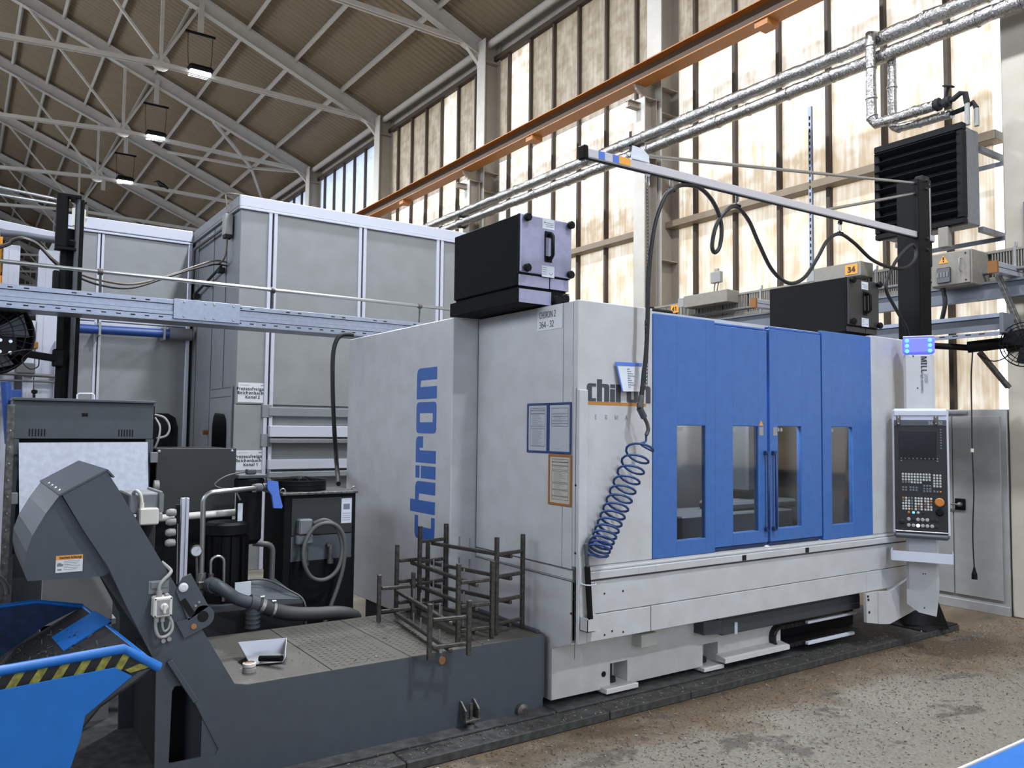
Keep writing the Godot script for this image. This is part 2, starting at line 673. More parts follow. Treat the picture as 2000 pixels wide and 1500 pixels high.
func build_shell() -> void:
	var s := mb()
	quad_uv(s, V(0, 0, -7), V(9, 0, -7), V(9, 0, 2), V(0, 0, 2), Vector3.UP)
	var fl := struct("floor", s, M["floor_concrete"], "worn concrete hall floor, brown and oily along the machine")
	s = mb()
	bo(s, V(-9.2, -0.3, -74), V(9.3, -0.002, -7))
	bo(s, V(-9.2, -0.3, 2), V(9.3, -0.002, 12.2))
	bo(s, V(-9.2, -0.3, -7), V(0, -0.002, 2))
	bo(s, V(9, -0.3, -7), V(9.3, -0.002, 2))
	bo(s, V(0, -0.3, -7), V(9, -0.02, 2))
	part("floor_slab", s, M["floor_plain"], fl)
	# the low slab the machine stands on, in lengths
	s = null
	var kerb := struct("trim_1", null, null, "low dark slab with a stepped edge under the machine and conveyor")
	for e in [[0.35, 1.95], [1.955, 3.32], [3.325, 4.02], [4.025, 5.6], [5.605, 7.45]]:
		s = mb()
		bo(s, V(e[0], 0.0, -3.755), V(e[1], 0.052, -5.6), 0.006)
		part("slab", s, M["kerb"], kerb)
	for e in [[0.35, 3.02], [3.03, 5.4]]:
		s = mb()
		bo(s, V(e[0], 0.053, -3.90), V(e[1], 0.066, -5.6), 0.003)
		part("strip", s, M["kerb"], kerb)
	# walls
	s = mb()
	bo(s, V(8.95, 0, -74), V(9.25, 1.2, 12))
	bo(s, V(8.95, 9.42, -74), V(9.25, 10.0, 12))
	bo(s, V(8.95, 1.2, 6.1), V(9.25, 9.42, 12))
	bo(s, V(8.95, 1.2, -74), V(9.25, 9.42, -69.1))
	struct("wall_right", s, M["wall_plaster"], "plastered wall below and above the big stained windows")
	s = mb()
	bo(s, V(-9.25, 0, -74), V(-8.95, 3.2, 12))
	bo(s, V(-9.25, 9.2, -74), V(-8.95, 10.0, 12))
	bo(s, V(-9.25, 3.2, -74), V(-8.95, 9.2, -34))
	bo(s, V(-9.25, 3.2, 6), V(-8.95, 9.2, 12))
	struct("wall_left", s, M["wall_plaster"])
	s = mb()
	bo(s, V(-9.25, 0, -74.3), V(9.25, 14, -74))
	struct("wall_far", s, M["wall_plaster"])
	s = mb()
	bo(s, V(-9.25, 0, 12), V(9.25, 2.0, 12.3))
	bo(s, V(-9.25, 8.8, 12), V(9.25, 14, 12.3))
	bo(s, V(-9.25, 2.0, 12), V(-5.7, 8.8, 12.3))
	bo(s, V(8.7, 2.0, 12), V(9.25, 8.8, 12.3))
	struct("wall_rear", s, M["wall_plaster"])


func build_roof() -> void:
	var roof := struct("ceiling", null, null, "underside of the corrugated sheet roof between pale purlins")
	var px := [8.95, 7.62, 6.43, 5.28, 4.13, 2.96, 1.88, 0.95, 0.0]
	for side in [1.0, -1.0]:
		for k in px.size() - 1:
			var xa: float = px[k] + (0.12 if k == 0 else 0.0)
			var xb: float = px[k + 1] - 0.0
			var s := mb()
			var z := 0.0
			var prev := []
			for rib in 28:                    # a folded sheet, 18 cm from rib to rib
				for e in [[0.0, 0.0], [0.075, 0.0], [0.10, 0.03], [0.155, 0.03], [0.1786, 0.0]]:
					var zz: float = z + e[0]
					var here := [V(side * xa, 13.36 - 0.4 * xa + e[1], -zz), V(side * xb, 13.36 - 0.4 * xb + e[1], -zz)]
					if prev:
						quad(s, prev[0], prev[1], here[1], here[0], Vector3.DOWN)
					prev = here
				z += 5.0 / 28.0
			var sheet: Mesh = mesh_of(s, M["roof_sheet"])
			for b in range(-1, 18):
				var o := part_mesh("roof_sheet", sheet, roof)
				o.position.z = 11.1 - 5.0 * b
		for k in range(1, px.size()):
			var x: float = px[k]
			var s := mb()
			if side < 0 and k == px.size() - 1:
				continue
			bxb(s, along(V(1, -0.4 * side, 0)), V(side * x, 13.27 - 0.4 * x, -31), V(86, 0.15, 0.07), 0.004)
			part("purlin", s, M["truss_paint"], roof)
	for z in BAYS:
		truss(z)
	# braces that cross in the plane of the ties, far back
	var br := struct("roof_bracing", null, null, "thin steel braces crossing between the roof trusses")
	for e in [[V(5.21, 9.72, -21.605), V(7.127, 9.72, -24.777)], [V(7.127, 9.72, -24.777), V(8.511, 9.72, -28.11)], [V(4.722, 9.72, -24.832), V(7.127, 9.72, -24.777)], [V(7.142, 9.72, -24.827), V(8.542, 9.72, -24.286)]]:
		var s := mb()
		bar(s, e[0], e[1], 0.07, 0.07)
		part("brace", s, M["truss_paint"], br)
	# eaves tube over the windows
	var s := mb()
	tube(s, [V(8.72, 9.66, 11.5), V(8.72, 9.66, -73)], 0.075, 10)
	struct("trim_2", s, M["truss_paint"], "round eaves tube running over the tops of the windows")


func truss(z: float) -> void:
	var t := struct("roof_truss", null, null, "pale painted steel roof truss with a thin bottom tie")
	var m: Material = M["truss_paint"]
	for side in [1.0, -1.0]:
		var s := mb()
		var a := V(side * 8.62, 13.07 - 0.4 * 8.62, z)
		var b := V(0, 13.07, z)
		var bs := along(b - a)
		var ln := a.distance_to(b)
		var mid := (a + b) * 0.5
		bxb(s, bs, mid + bs.y * 0.155, V(0.17, 0.016, ln))
		bxb(s, bs, mid - bs.y * 0.155, V(0.17, 0.016, ln))
		bxb(s, bs, mid, V(0.012, 0.31, ln))
		part("rafter", s, m, t)
		s = mb()
		prism(s, "z", [P(side * 8.58, 9.62), P(side * 7.55, 10.05), P(side * 7.70, 9.94), P(side * 8.45, 9.56), P(side * 8.57, 9.25)], z - 0.012, z + 0.012)
		part("haunch_plate", s, m, t)
		s = mb()
		bar(s, V(side * 8.58, 9.30, z), V(side * 8.16, 9.72, z), 0.09, 0.02)
		part("haunch_flange", s, m, t)
		s = mb()
		for e in [-0.045, 0.045]:
			bar(s, V(side * 8.2, 9.66, z + e), V(side * 3.39, 9.76, z + e), 0.05, 0.09)
			bar(s, V(side * 3.39, 9.76, z + e), V(0, 9.52, z + e), 0.05, 0.09)
		part("tie", s, m, t)
		s = mb()
		lathe(s, V(side * 3.39, 9.80, z - 0.012), V(0, 0, 1), [P(0, 0), P(0.20, 0), P(0.20, 0.024), P(0, 0.024)], 14)
		lathe(s, V(side * 3.39, 9.80, z - 0.06), V(0, 0, 1), [P(0, 0), P(0.06, 0), P(0.06, 0.12), P(0, 0.12)], 10)
		part("gusset", s, m, t)
		s = mb()
		bar(s, V(side * 3.39, 9.85, z), V(side * 3.39, 11.60, z), 0.07, 0.07)
		part("post", s, m, t)
		s = mb()
		bar(s, V(side * 3.33, 9.88, z), V(side * 1.02, 12.55, z), 0.075, 0.05)
		part("strut", s, m, t)
		s = mb()
		bar(s, V(side * 3.39, 9.86, z), V(side * 4.2, 11.35, z), 0.06, 0.06)
		bar(s, V(side * 3.39, 9.86, z), V(side * 4.13, 11.6, z - 0.7), 0.05, 0.05)
		part("purlin_strut", s, m, t)
	# the lamp hanging from the rafter
	if z > -30.0 and z < 7.0:
		lamp(V(4.2, 9.73, z + 0.05))
	elif z < -30:
		var s := mb()
		bo(s, V(4.13, 10.68, z - 0.03), V(4.27, 11.35, z + 0.03))
		part("lamp_hanger", s, m, t)


func lamp(at: Vector3) -> void:
	var which: String = {"-18.9": "double LED high-bay lamp nearest the viewer, top of the row", "-23.9": "double LED high-bay lamp second in the row, a bright sliver below it", "-28.9": "double LED high-bay lamp farthest away, left of the crow"}.get("%.1f" % (at.z - 0.05), "") if at.x > 0 else ""
	if not which:
		which = "double LED high-bay lamp above the hall floor, beyond the edges of the photo"
	var t := thing("high_bay_lamp", which, "ceiling lamp", at, "high-bay lamps under the roof trusses")
	var s := mb()
	bo(s, at + V(-0.06, 0.96, -0.03), at + V(0.06, 1.65, 0.03))
	part("hanger", s, M["truss_paint"], t)
	s = mb()
	bo(s, at + V(-0.33, 0.91, -0.03), at + V(0.33, 0.955, 0.03), 0.005)
	part("crossbar", s, M["black"], t)
	for e in [-0.27, 0.27]:
		s = mb()
		tube(s, [at + V(e, 0.91, 0), at + V(e * 0.98, 0.5, 0), at + V(e * 0.9, 0.18, 0)], 0.007, 5)
		part("suspension_wire", s, M["black"], t)
	s = mb()
	bo(s, at + V(-0.27, 0.02, -0.24), at + V(0.27, 0.14, 0.24), 0.05)
	var body := part("housing", s, M["black"], t)
	s = mb()
	tube(s, [at + V(-0.25, 0.1, 0), at + V(-0.2, 0.2, 0), at + V(0.2, 0.2, 0), at + V(0.25, 0.1, 0)], 0.012, 6)
	part("bail", s, M["black"], body)
	for e in [-0.11, 0.11]:
		s = mb()
		var pts := []
		for q in [[-0.235, 0.0], [-0.2, 0.06], [-0.12, 0.045], [0.0, 0.06], [0.12, 0.045], [0.2, 0.06], [0.235, 0.0], [0.2, -0.06], [0.0, -0.05], [-0.2, -0.06]]:
			pts.append(P(at.x + q[0], at.z + e + q[1]))
		prism(s, "y", pts, at.y - 0.02, at.y + 0.022)
		part("diffuser", s, M["lamp_glow"], t)
	var l := AreaLight3D.new()
	l.name = "lamp_light"
	l.area_size = Vector2(0.5, 0.44)
	l.area_normalize_energy = false
	l.light_color = Color(0.94, 0.965, 1.0)
	l.light_energy = 270.0
	l.area_range = 60.0
	l.shadow_enabled = true
	t.add_child(l, true)
	l.position = V(0, -0.04, 0)
	l.rotation_degrees.x = -90.0


func build_glazing() -> void:
	for b in BAYS.size() - 1:
		var z0: float = BAYS[b] - 0.16
		var z1: float = BAYS[b + 1] + 0.16
		var w := struct("window_%d" % (b + 1), null, null, "bay of tall stained wired glass panes between two steel columns")
		var split := 7.5 if b == 2 else 7.2
		var rows := [[1.23, 4.83, "pane_lower"], [4.93, split - 0.01, "pane_middle"], [split + 0.01, 9.40, "pane_upper"]]
		var seen := b >= 2 and b <= 7
		var cuts := [z0]
		if seen:
			for k in 6:
				cuts.append(BAYS[b] - 0.62 - 0.745 * k)
		cuts.append(z1)
		var s := mb()
		for k in range(1, cuts.size() - 1):
			s = mb()
			bo(s, V(8.90, 1.23, cuts[k] - 0.026), V(8.99, 9.42, cuts[k] + 0.026), 0.004)
			part("mullion", s, M["mullion"], w)
		s = mb()
		bo(s, V(8.78, 4.83, z1 - 0.1), V(9.0, 4.93, z0 + 0.1), 0.006)
		part("transom", s, M["transom"], w)
		s = mb()
		bo(s, V(8.86, 9.36, z1), V(9.0, 9.46, z0), 0.006)
		bo(s, V(8.86, 1.2, z1), V(9.0, 1.26, z0), 0.006)
		part("head_and_sill", s, M["mullion"], w)
		for r in rows:
			for k in cuts.size() - 1:
				var kind: String = r[2]
				if b >= 5:
					kind = "pane_clean"
				elif r[2] == "pane_upper" and rng.randf() < 0.08:
					kind = "pane_middle"
				s = mb()
				var za: float = cuts[k] - 0.006
				var zb: float = cuts[k + 1] + 0.006
				var lean := 0.0
				if b == 3 and r[2] == "pane_upper" and (k == 3 or k == 4):      # two panes that have slipped in their frame
					lean = 0.05
				quad_uv(s, V(8.97, r[1], za - lean), V(8.97, r[1], zb), V(8.97, r[0], zb), V(8.97, r[0], za), Vector3.LEFT)
				part("pane", s, M["%s_%d" % [kind, rng.randi() % 3]], w)
	for k in 4:                    # windows of the other long side, behind the daylight there
		var s := mb()
		quad_uv(s, V(-9.1, 9.2, 6.0 - 10.0 * k), V(-9.1, 9.2, -4.0 - 10.0 * k), V(-9.1, 3.2, -4.0 - 10.0 * k), V(-9.1, 3.2, 6.0 - 10.0 * k), Vector3.RIGHT)
		struct("window_%d" % (11 + k), s, M["pane_clean_0"])
	var s := mb()
	quad_uv(s, V(-5.7, 8.8, 12.1), V(8.7, 8.8, 12.1), V(8.7, 2, 12.1), V(-5.7, 2, 12.1), Vector3.FORWARD)
	struct("window_20", s, M["pane_clean_1"])


func build_columns() -> void:
	for z in BAYS:
		var t := struct("steel_column", null, null, "grey-brown steel column with a crane bracket, in front of the stained windows")
		var m: Material = M["column_paint"]
		if z == -3.9:           # the nearest one is cased in a wide pale pillar
			t.set_meta("label", "wide pale grey column casing at the right edge of the photo")
			var s := mb()
			bo(s, V(8.42, 0, -3.74), V(8.94, 9.7, -2.9), 0.015)
			part("casing", s, M["pillar_concrete"], t)
			s = mb()
			bo(s, V(8.39, 3.42, -3.55), V(8.42, 4.0, -3.49), 0.004)
			part("channel", s, M["tray_grey"], t)
			continue
		var s := mb()
		bo(s, V(8.55, 0, z + 0.02), V(8.57, 9.72, z + 0.32))
		part("flange", s, M["truss_paint"], t)
		s = mb()
		bo(s, V(8.92, 0, z + 0.02), V(8.94, 9.72, z + 0.32))
		part("flange", s, m, t)
		s = mb()
		bo(s, V(8.57, 0, z + 0.16), V(8.92, 9.72, z + 0.18))
		part("web", s, m, t)
		for y in [4.3, 6.55, 6.95, 9.25]:
			s = mb()
			bo(s, V(8.57, y, z + 0.03), V(8.92, y + 0.012, z + 0.31))
			part("stiffener", s, m, t)
		s = mb()
		bo(s, V(8.24, 0, z + 0.06), V(8.255, 6.72, z + 0.29))
		part("crane_post_flange", s, M["truss_paint"], t)
		s = mb()
		bo(s, V(8.255, 0, z + 0.165), V(8.48, 6.72, z + 0.18))
		bo(s, V(8.48, 0, z + 0.06), V(8.495, 6.72, z + 0.29))
		bo(s, V(8.24, 6.72, z + 0.06), V(8.55, 6.735, z + 0.29))
		part("crane_post", s, m, t)
		s = mb()
		prism(s, "z", [P(8.26, 6.74), P(8.55, 6.74), P(8.55, 6.99), P(8.30, 6.99), P(8.14, 6.93), P(8.18, 6.86), P(8.25, 6.80)], z + 0.15, z + 0.19)
		for e in [8.24, 8.34]:
			cyl(s, V(e, 6.94, z + 0.19), V(e, 6.94, z + 0.205), 0.02, 6)
		part("crane_bracket", s, m, t)
		s = mb()
		bo(s, V(8.02, 6.56, z + 0.11), V(8.26, 6.57, z + 0.21))
		bo(s, V(8.02, 6.65, z + 0.11), V(8.26, 6.66, z + 0.21))
		bo(s, V(8.02, 6.57, z + 0.155), V(8.26, 6.65, z + 0.165))
		part("stub_beam", s, m, t)
	# the crane beam that runs along the columns
	var s := mb()
	bo(s, V(8.10, 7.17, 6), V(8.36, 7.185, -38))
	bo(s, V(8.10, 6.93, 6), V(8.36, 6.945, -38))
	var beam := single("crane_beam", s, M["beam_orange"], "long orange steel crane beam running in front of the windows", "beam")
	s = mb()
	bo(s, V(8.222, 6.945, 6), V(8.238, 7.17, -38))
	part("web", s, M["beam_web_shade"], beam, "web of the beam, flange shade put into its dark colour")
	for z in [-6.4, -11.4, -16.4]:
		s = mb()
		bo(s, V(8.12, 6.85, z - 0.1), V(8.34, 6.929, z + 0.1))
		part("clamp", s, M["beam_orange"], beam)


# ---------------------------------------------------------------- along the window wall
func lagged_pipe(called, pts: Array, r: float, label, group, band := 0.42, parent: Node3D = null) -> Node3D:
	# a pipe lagged with foil: slightly lumpy, wrapped in lengths whose laps show as low rings
	var path := []
	var rad := []
	for k in pts.size() - 1:
		var a: Vector3 = pts[k]
		var b: Vector3 = pts[k + 1]
		var steps := maxi(2, int(a.distance_to(b) / 0.1))
		for i in steps:
			path.append(a.lerp(b, float(i) / steps))
	path.append(pts[-1])
	for k in path.size():
		path[k] += V(rng.randf_range(-0.004, 0.004), rng.randf_range(-0.005, 0.005), 0)
		rad.append(r * rng.randf_range(0.95, 1.05))
	var s := mb()
	tube(s, path, rad, 14)
	var o: Node3D
	if parent:
		o = part(called, s, M["foil"], parent)
	else:
		o = single(called, s, M["foil"], label, "pipe", group)
	var run := 0.0
	for k in range(1, path.size() - 1):
		run += path[k].distance_to(path[k - 1])
		if run > band:
			run = rng.randf_range(-0.12, 0.1)
			s = mb()
			var d: Vector3 = (path[k + 1] - path[k]).normalized()
			lathe(s, path[k], d, [P(rad[k] * 0.9, 0), P(rad[k] + 0.007, 0.004), P(rad[k] + 0.008, 0.016), P(rad[k] * 0.9, 0.03)], 14)
			part("lap", s, M["foil"], o)
	return o


func build_wall_services() -> void:
	var g := "foil lagged heating pipes along the windows"
	lagged_pipe("lagged_pipe", [V(8.14, 6.06, 3.0), V(8.14, 6.06, -34)], 0.082, "upper of the two long foil wrapped pipes in front of the windows", g)
	lagged_pipe("lagged_pipe", [V(8.14, 5.85, 3.0), V(8.14, 5.86, -34)], 0.078, "lower of the two long foil wrapped pipes in front of the windows", g)
	for z in [-8.75, -13.75]:
		var t := thing("pipe_bracket", "dark steel bracket holding the foil pipes at the column %s" % ("beside the hanging chain" if z > -10 else "behind the near black filter box"), "bracket", V(8.24, 5.7, z), "pipe brackets")
		var s := mb()
		bo(s, V(8.08, 5.765, z - 0.03), V(8.26, 5.785, z + 0.03))
		bo(s, V(8.08, 5.765, z - 0.02), V(8.095, 6.2, z + 0.02))
		bo(s, V(8.08, 5.975, z - 0.03), V(8.3, 5.995, z + 0.03))
		part("frame", s, M["soot"], t)
	# the branch down to the fan heater
	var br := thing("branch_pipe", "foil wrapped branch pipes dropping to the fan heater, with a rusty valve", "pipe", V(8.2, 4.9, -4.5))
	lagged_pipe("upper_branch", [V(8.16, 6.09, -4.86), V(8.02, 6.08, -4.87), V(8.02, 5.6, -4.87), V(8.02, 5.17, -4.87), V(8.03, 5.08, -4.83), V(8.04, 5.08, -4.2)], 0.055, "", "", 0.2, br)
	lagged_pipe("lower_branch", [V(8.2, 5.80, -4.74), V(8.2, 5.5, -4.74), V(8.2, 5.08, -4.74), V(8.19, 5.02, -4.68), V(8.19, 5.0, -4.1)], 0.048, "", "", 0.25, br)
	var s := mb()
	tube(s, [V(8.05, 5.08, -4.2), V(8.06, 5.09, -4.02), V(8.07, 5.13, -3.96), V(8.09, 5.12, -3.92), V(8.1, 5.02, -3.91)], 0.028, 8)
	cyl(s, V(8.05, 5.08, -4.19), V(8.05, 5.08, -4.15), 0.065, 10)
	cyl(s, V(8.05, 5.08, -4.08), V(8.05, 5.08, -4.05), 0.05, 10)
	tube(s, [V(8.19, 5.0, -4.1), V(8.19, 5.01, -3.98), V(8.2, 5.05, -3.9), V(8.2, 4.98, -3.87)], 0.026, 8)
	part("elbow", s, M["soot"], br)
	s = mb()
	cyl(s, V(8.05, 5.08, -4.11), V(8.03, 5.23, -4.05), 0.016, 8)
	lathe(s, V(8.03, 5.215, -4.055), V(-0.1, 0.9, 0.35), [P(0, 0), P(0.055, 0), P(0.06, 0.012), P(0.03, 0.022), P(0, 0.02)], 10)
	lathe(s, V(8.05, 5.03, -4.11), V(-0.1, 0.9, 0.35), [P(0.03, 0), P(0.045, 0.03), P(0.045, 0.07), P(0.02, 0.1)], 10)
	part("valve", s, M["soot"], br)
	s = mb()
	cyl(s, V(8.1, 5.02, -3.91), V(8.1, 4.80, -3.91), 0.024, 10)
	cyl(s, V(8.2, 4.98, -3.87), V(8.2, 4.80, -3.87), 0.024, 10)
	part("union", s, M["plastic_grey"], br)
	# perforated upright and the wire beside it
	s = mb()
	bo(s, V(8.78, 2.1, -6.20), V(8.80, 5.9, -6.155))
	bo(s, V(8.80, 2.1, -6.20), V(8.82, 5.9, -6.195))
	bo(s, V(8.80, 2.1, -6.16), V(8.82, 5.9, -6.155))
	var up := single("slotted_upright", s, M["galvanised"], "thin slotted metal upright in front of the window panes", "upright")
	s = mb()
	for k in 44:
		bo(s, V(8.775, 2.2 + 0.082 * k, -6.185), V(8.7815, 2.245 + 0.082 * k, -6.17))
	var sl := part("slot", s, M["dark_gap"], up)
	sl.set_meta("kind", "stuff")
	# the conductor trunking
	var bb := thing("busbar_trunking", "long grey ribbed power trunking running along the windows behind the machine", "trunking", V(8.3, 3.25, -6))
	s = mb()
	bo(s, V(8.30, 3.27, 1.0), V(8.42, 3.53, -14))
	part("body", s, M["busbar_slot"], bb)
	s = mb()
	bo(s, V(8.27, 3.515, 1.0), V(8.43, 3.545, -14), 0.004)
	bo(s, V(8.27, 3.245, 1.0), V(8.43, 3.285, -14), 0.004)
	part("rail", s, M["busbar_grey"], bb)
	s = mb()
	var z := -3.0
	while z > -9.5:
		if fmod(absf(z), 0.42) > 0.03:
			bo(s, V(8.275, 3.285, z), V(8.30, 3.515, z - 0.013))
		z -= 0.026
	var rb := part("rib", s, M["busbar_grey"], bb)
	rb.set_meta("kind", "stuff")
	for zz in [-3.58, -5.0, -6.55, -7.9, -9.2]:
		s = mb()
		bo(s, V(8.262, 3.24, zz + 0.012), V(8.29, 3.555, zz - 0.012))
		cyl(s, V(8.3, 3.55, zz), V(8.3, 3.60, zz), 0.012, 6)
		part("joint_clip", s, M["plastic_grey"], bb)
	tap("grey tap-off box with an orange 41 tag on the trunking above the blue door", V(8.05, 3.415, -7.65), V(8.29, 3.575, -6.9), "41", V(8.268, 3.47, -8.03), "smaller tap-off boxes")
	tap("long grey tap-off box with an orange 34 tag, above the far black filter box", V(8.05, 3.47, -5.62), V(8.29, 3.63, -5.04), "34", V(8.045, 3.55, -5.15), "smaller tap-off boxes")
	# grey junction box standing above the trunking
	var jb := thing("junction_box", "little grey junction box on the window behind the left blue door", "junction box", V(8.86, 3.72, -7.75))
	s = mb()
	bo(s, V(8.79, 3.86, -7.66), V(8.86, 4.02, -7.84), 0.008)
	part("box", s, M["plastic_grey"], jb)
	s = mb()
	bo(s, V(8.83, 4.02, -7.73), V(8.86, 4.07, -7.79))
	part("cap", s, M["plastic_grey"], jb)
	for e in [-7.71, -7.77]:
		s = mb()
		tube(s, [V(8.82, 3.87, e), V(8.82, 3.78, e - 0.02), V(8.8, 3.5, -7.78)], 0.008, 5)
		part("cable", s, M["cable_grey"], jb)
	# steel rails lower down
	s = mb()
	bo(s, V(8.15, 3.05, 1), V(8.17, 3.22, -12), 0.004)
	bo(s, V(8.12, 3.20, 1), V(8.2, 3.22, -12))
	bo(s, V(8.12, 3.05, 1), V(8.2, 3.07, -12))
	var rl := single("steel_rail", s, M["tray_grey"], "dark grey horizontal steel rail under the trunking, behind the black post", "rail")
	s = mb()
	tube(s, [V(8.15, 3.31, 1), V(8.15, 3.31, -12)], 0.022, 8)
	single("thin_conduit", s, M["cable_grey"], "thin dark conduit between the trunking and the steel rail", "conduit")
	for zz in [-6.25, -3.55]:
		s = mb()
		bo(s, V(7.78, 3.235, zz - 0.04), V(8.26, 3.335, zz + 0.04), 0.005)
		var ar := single("bracket_arm", s, M["aluminium"], "bare metal bracket arm with orange end cap %s" % ("above the wall fan" if zz > -4 else "left of the far black filter box"), "bracket", "bracket arms under the trunking")
		s = mb()
		bo(s, V(7.75, 3.23, zz - 0.043), V(7.78, 3.34, zz + 0.043))
		part("end_cap", s, M["old_orange"], ar)
		s = mb()
		bo(s, V(7.776, 3.28, zz + 0.0401), V(8.255, 3.286, zz + 0.0412))
		part("groove", s, M["soot"], ar)
	# the switch box hanging from the trunking
	var sb := thing("switch_box", "grey electric switch box with a yellow warning triangle and dark breakers, beside the black post", "switch box", V(7.95, 3.19, -4.0))
	s = mb()
	bo(s, V(7.93, 3.19, -4.2), V(8.25, 3.53, -3.815), 0.008)
	part("case", s, M["busbar_grey"], sb)
	s = mb()
	bo(s, V(7.905, 3.20, -4.19), V(7.93, 3.52, -3.825), 0.006)
	var door := part("cover", s, M["busbar_grey"], sb)
	s = mb()
	prism(s, "x", [P(-4.12, 3.42), P(-4.02, 3.42), P(-4.07, 3.50)], 7.904, 7.902)
	part("warning_triangle", s, M["label_orange"], door)
	s = mb()
	prism(s, "x", [P(-4.074, 3.452), P(-4.064, 3.452), P(-4.061, 3.48), P(-4.077, 3.48)], 7.902, 7.9005)
	bo(s, V(7.9005, 3.432, -4.074), V(7.902, 3.444, -4.064))
	part("exclamation_mark", s, M["soot"], door)
	s = mb()
	bo(s, V(7.885, 3.225, -4.13), V(7.905, 3.375, -4.0), 0.006)
	part("breaker_window", s, M["glass_dark"], door)
	for k in 4:
		s = mb()
		bo(s, V(7.878, 3.28, -4.125 + 0.03 * k), V(7.886, 3.33, -4.105 + 0.03 * k), 0.002)
		part("breaker", s, M["mid_grey"], door)
	s = mb()
	tube(s, [V(7.905, 3.45, -3.905), V(7.875, 3.44, -3.905), V(7.875, 3.33, -3.905), V(7.905, 3.32, -3.905)], 0.007, 6)
	part("handle", s, M["plastic_grey"], door)
	for e in [[3.49, -3.86], [3.23, -3.86]]:
		s = mb()
		cyl(s, V(7.9, e[0], e[1]), V(7.906, e[0], e[1]), 0.008, 8)
		part("screw", s, M["soot"], door)
	s = mb()
	tube(s, spline([V(7.98, 3.19, -4.12), V(7.98, 3.05, -4.1), V(8.0, 2.9, -4.14), V(8.05, 2.8, -4.2)]), 0.022, 8)
	part("outlet_cable", s, M["black_rubber"], sb)
	# slotted cable tray to the right of the post
	var ct := thing("cable_tray", "short grey slotted cable tray behind the black post, over the signal light", "cable tray", V(7.75, 2.7, -4.1))
	s = mb()
	bo(s, V(7.72, 2.70, -3.47), V(7.735, 2.83, -5.6))
	part("web", s, M["tray_grey"], ct)
	for y in [[2.83, 2.845], [2.665, 2.68]]:
		s = mb()
		bo(s, V(7.70, y[0], -3.47), V(7.88, y[1], -5.6))
		bo(s, V(7.69, y[0] - 0.02, -3.47), V(7.70, y[1] + 0.0, -5.6))
		part("flange", s, M["galvanised"], ct)
	s = mb()
	for k in 17:
		bo(s, V(7.742, 2.8465, -3.6 - 0.12 * k), V(7.79, 2.8452, -3.655 - 0.12 * k))
		bo(s, V(7.688, 2.665, -3.6 - 0.12 * k), V(7.691, 2.673, -3.65 - 0.12 * k))
	var slots := part("slot", s, M["dark_gap"], ct)
	slots.set_meta("kind", "stuff")
	s = mb()
	bo(s, V(7.69, 2.665, -3.44), V(7.9, 2.85, -3.475), 0.004)
	part("end_plate", s, M["tray_grey"], ct)


func tap(label, lo: Vector3, hi: Vector3, number: String, at: Vector3, group) -> void:
	var t := thing("tap_off_box", label, "tap-off box", (lo + hi) * 0.5, group)
	var s := mb()
	bo(s, lo, hi, 0.006)
	part("case", s, M["busbar_grey"], t)
	s = mb()
	bo(s, V(lo.x - 0.004, at.y - 0.055, at.z - 0.075), V(at.x, at.y + 0.055, at.z + 0.075)) if at.x < 8.1 else bo(s, V(8.268, at.y - 0.055, at.z - 0.075), V(8.28, at.y + 0.055, at.z + 0.075))
	var tg := part("number_tag", s, M["label_orange"], t)
	words("lettering", number, V(at.x - 0.005 if at.x < 8.1 else 8.266, at.y - 0.002, at.z), V(0, 0, 1), Vector3.UP, 0.085, M["ink"], tg, true)
	s = mb()
	bo(s, V(lo.x - 0.001, lo.y + 0.02, lo.z - 0.1), V(lo.x + 0.03, hi.y - 0.02, lo.z))
	part("inlet", s, M["plastic_grey"], t)


func build_heater() -> void:
	var t := thing("fan_heater", "black louvred fan heater with grey sides hung high on the window wall", "fan heater", V(8.3, 3.8, -4.36))
	var z0 := -4.83
	var z1 := -3.90
	var s := mb()
	bo(s, V(8.06, 3.82, z0 + 0.02), V(8.34, 4.79, z1 - 0.02), 0.012)
	part("casing", s, M["mid_grey"], t)
	s = mb()
	bo(s, V(8.34, 3.9, z0 + 0.1), V(8.44, 4.68, z1 - 0.08), 0.03)
	part("rear_cowl", s, M["soot"], t)
	s = mb()
	bo(s, V(7.98, 4.735, z0), V(8.06, 4.81, z1), 0.01)
	bo(s, V(7.98, 3.80, z0), V(8.06, 3.86, z1), 0.01)
	bo(s, V(7.98, 3.86, z0), V(8.06, 4.735, z0 + 0.06), 0.01)
	bo(s, V(7.98, 3.86, z1 - 0.07), V(8.06, 4.735, z1), 0.01)
	part("front_frame", s, M["black"], t)
	s = mb()
	bo(s, V(8.045, 3.85, z0 + 0.05), V(8.058, 4.74, z1 - 0.06))
	part("inner_grille", s, M["dark_gap"], t)
	for k in 9:
		var y := 3.915 + 0.098 * k
		s = mb()
		bxb(s, Basis(V(0, 0, 1), deg_to_rad(-24.0)), V(8.0, y, (z0 + z1) * 0.5 - 0.02), V(0.1, 0.006, z1 - z0 - 0.08))
		part("louvre", s, M["box_black"], t)
	for y in [3.80, 4.62]:
		s = mb()
		bar(s, V(8.36, y, z1 - 0.03), V(8.95, y, z1 - 0.03), 0.05, 0.05)
		bar(s, V(8.36, y, z0 + 0.03), V(8.95, y, z0 + 0.03), 0.05, 0.05)
		part("bracket", s, M["mid_grey"], t)
	for y in [3.74, 4.52]:
		s = mb()
		bo(s, V(8.76, y, z0 - 0.1), V(8.78, y + 0.045, -3.72))
		part("rail", s, M["tray_grey"], t)
	# small mains box behind the post
	s = mb()
	bo(s, V(7.98, 3.60, -4.16), V(8.06, 3.80, -4.06), 0.006)
	part("terminal_box", s, M["busbar_grey"], t)


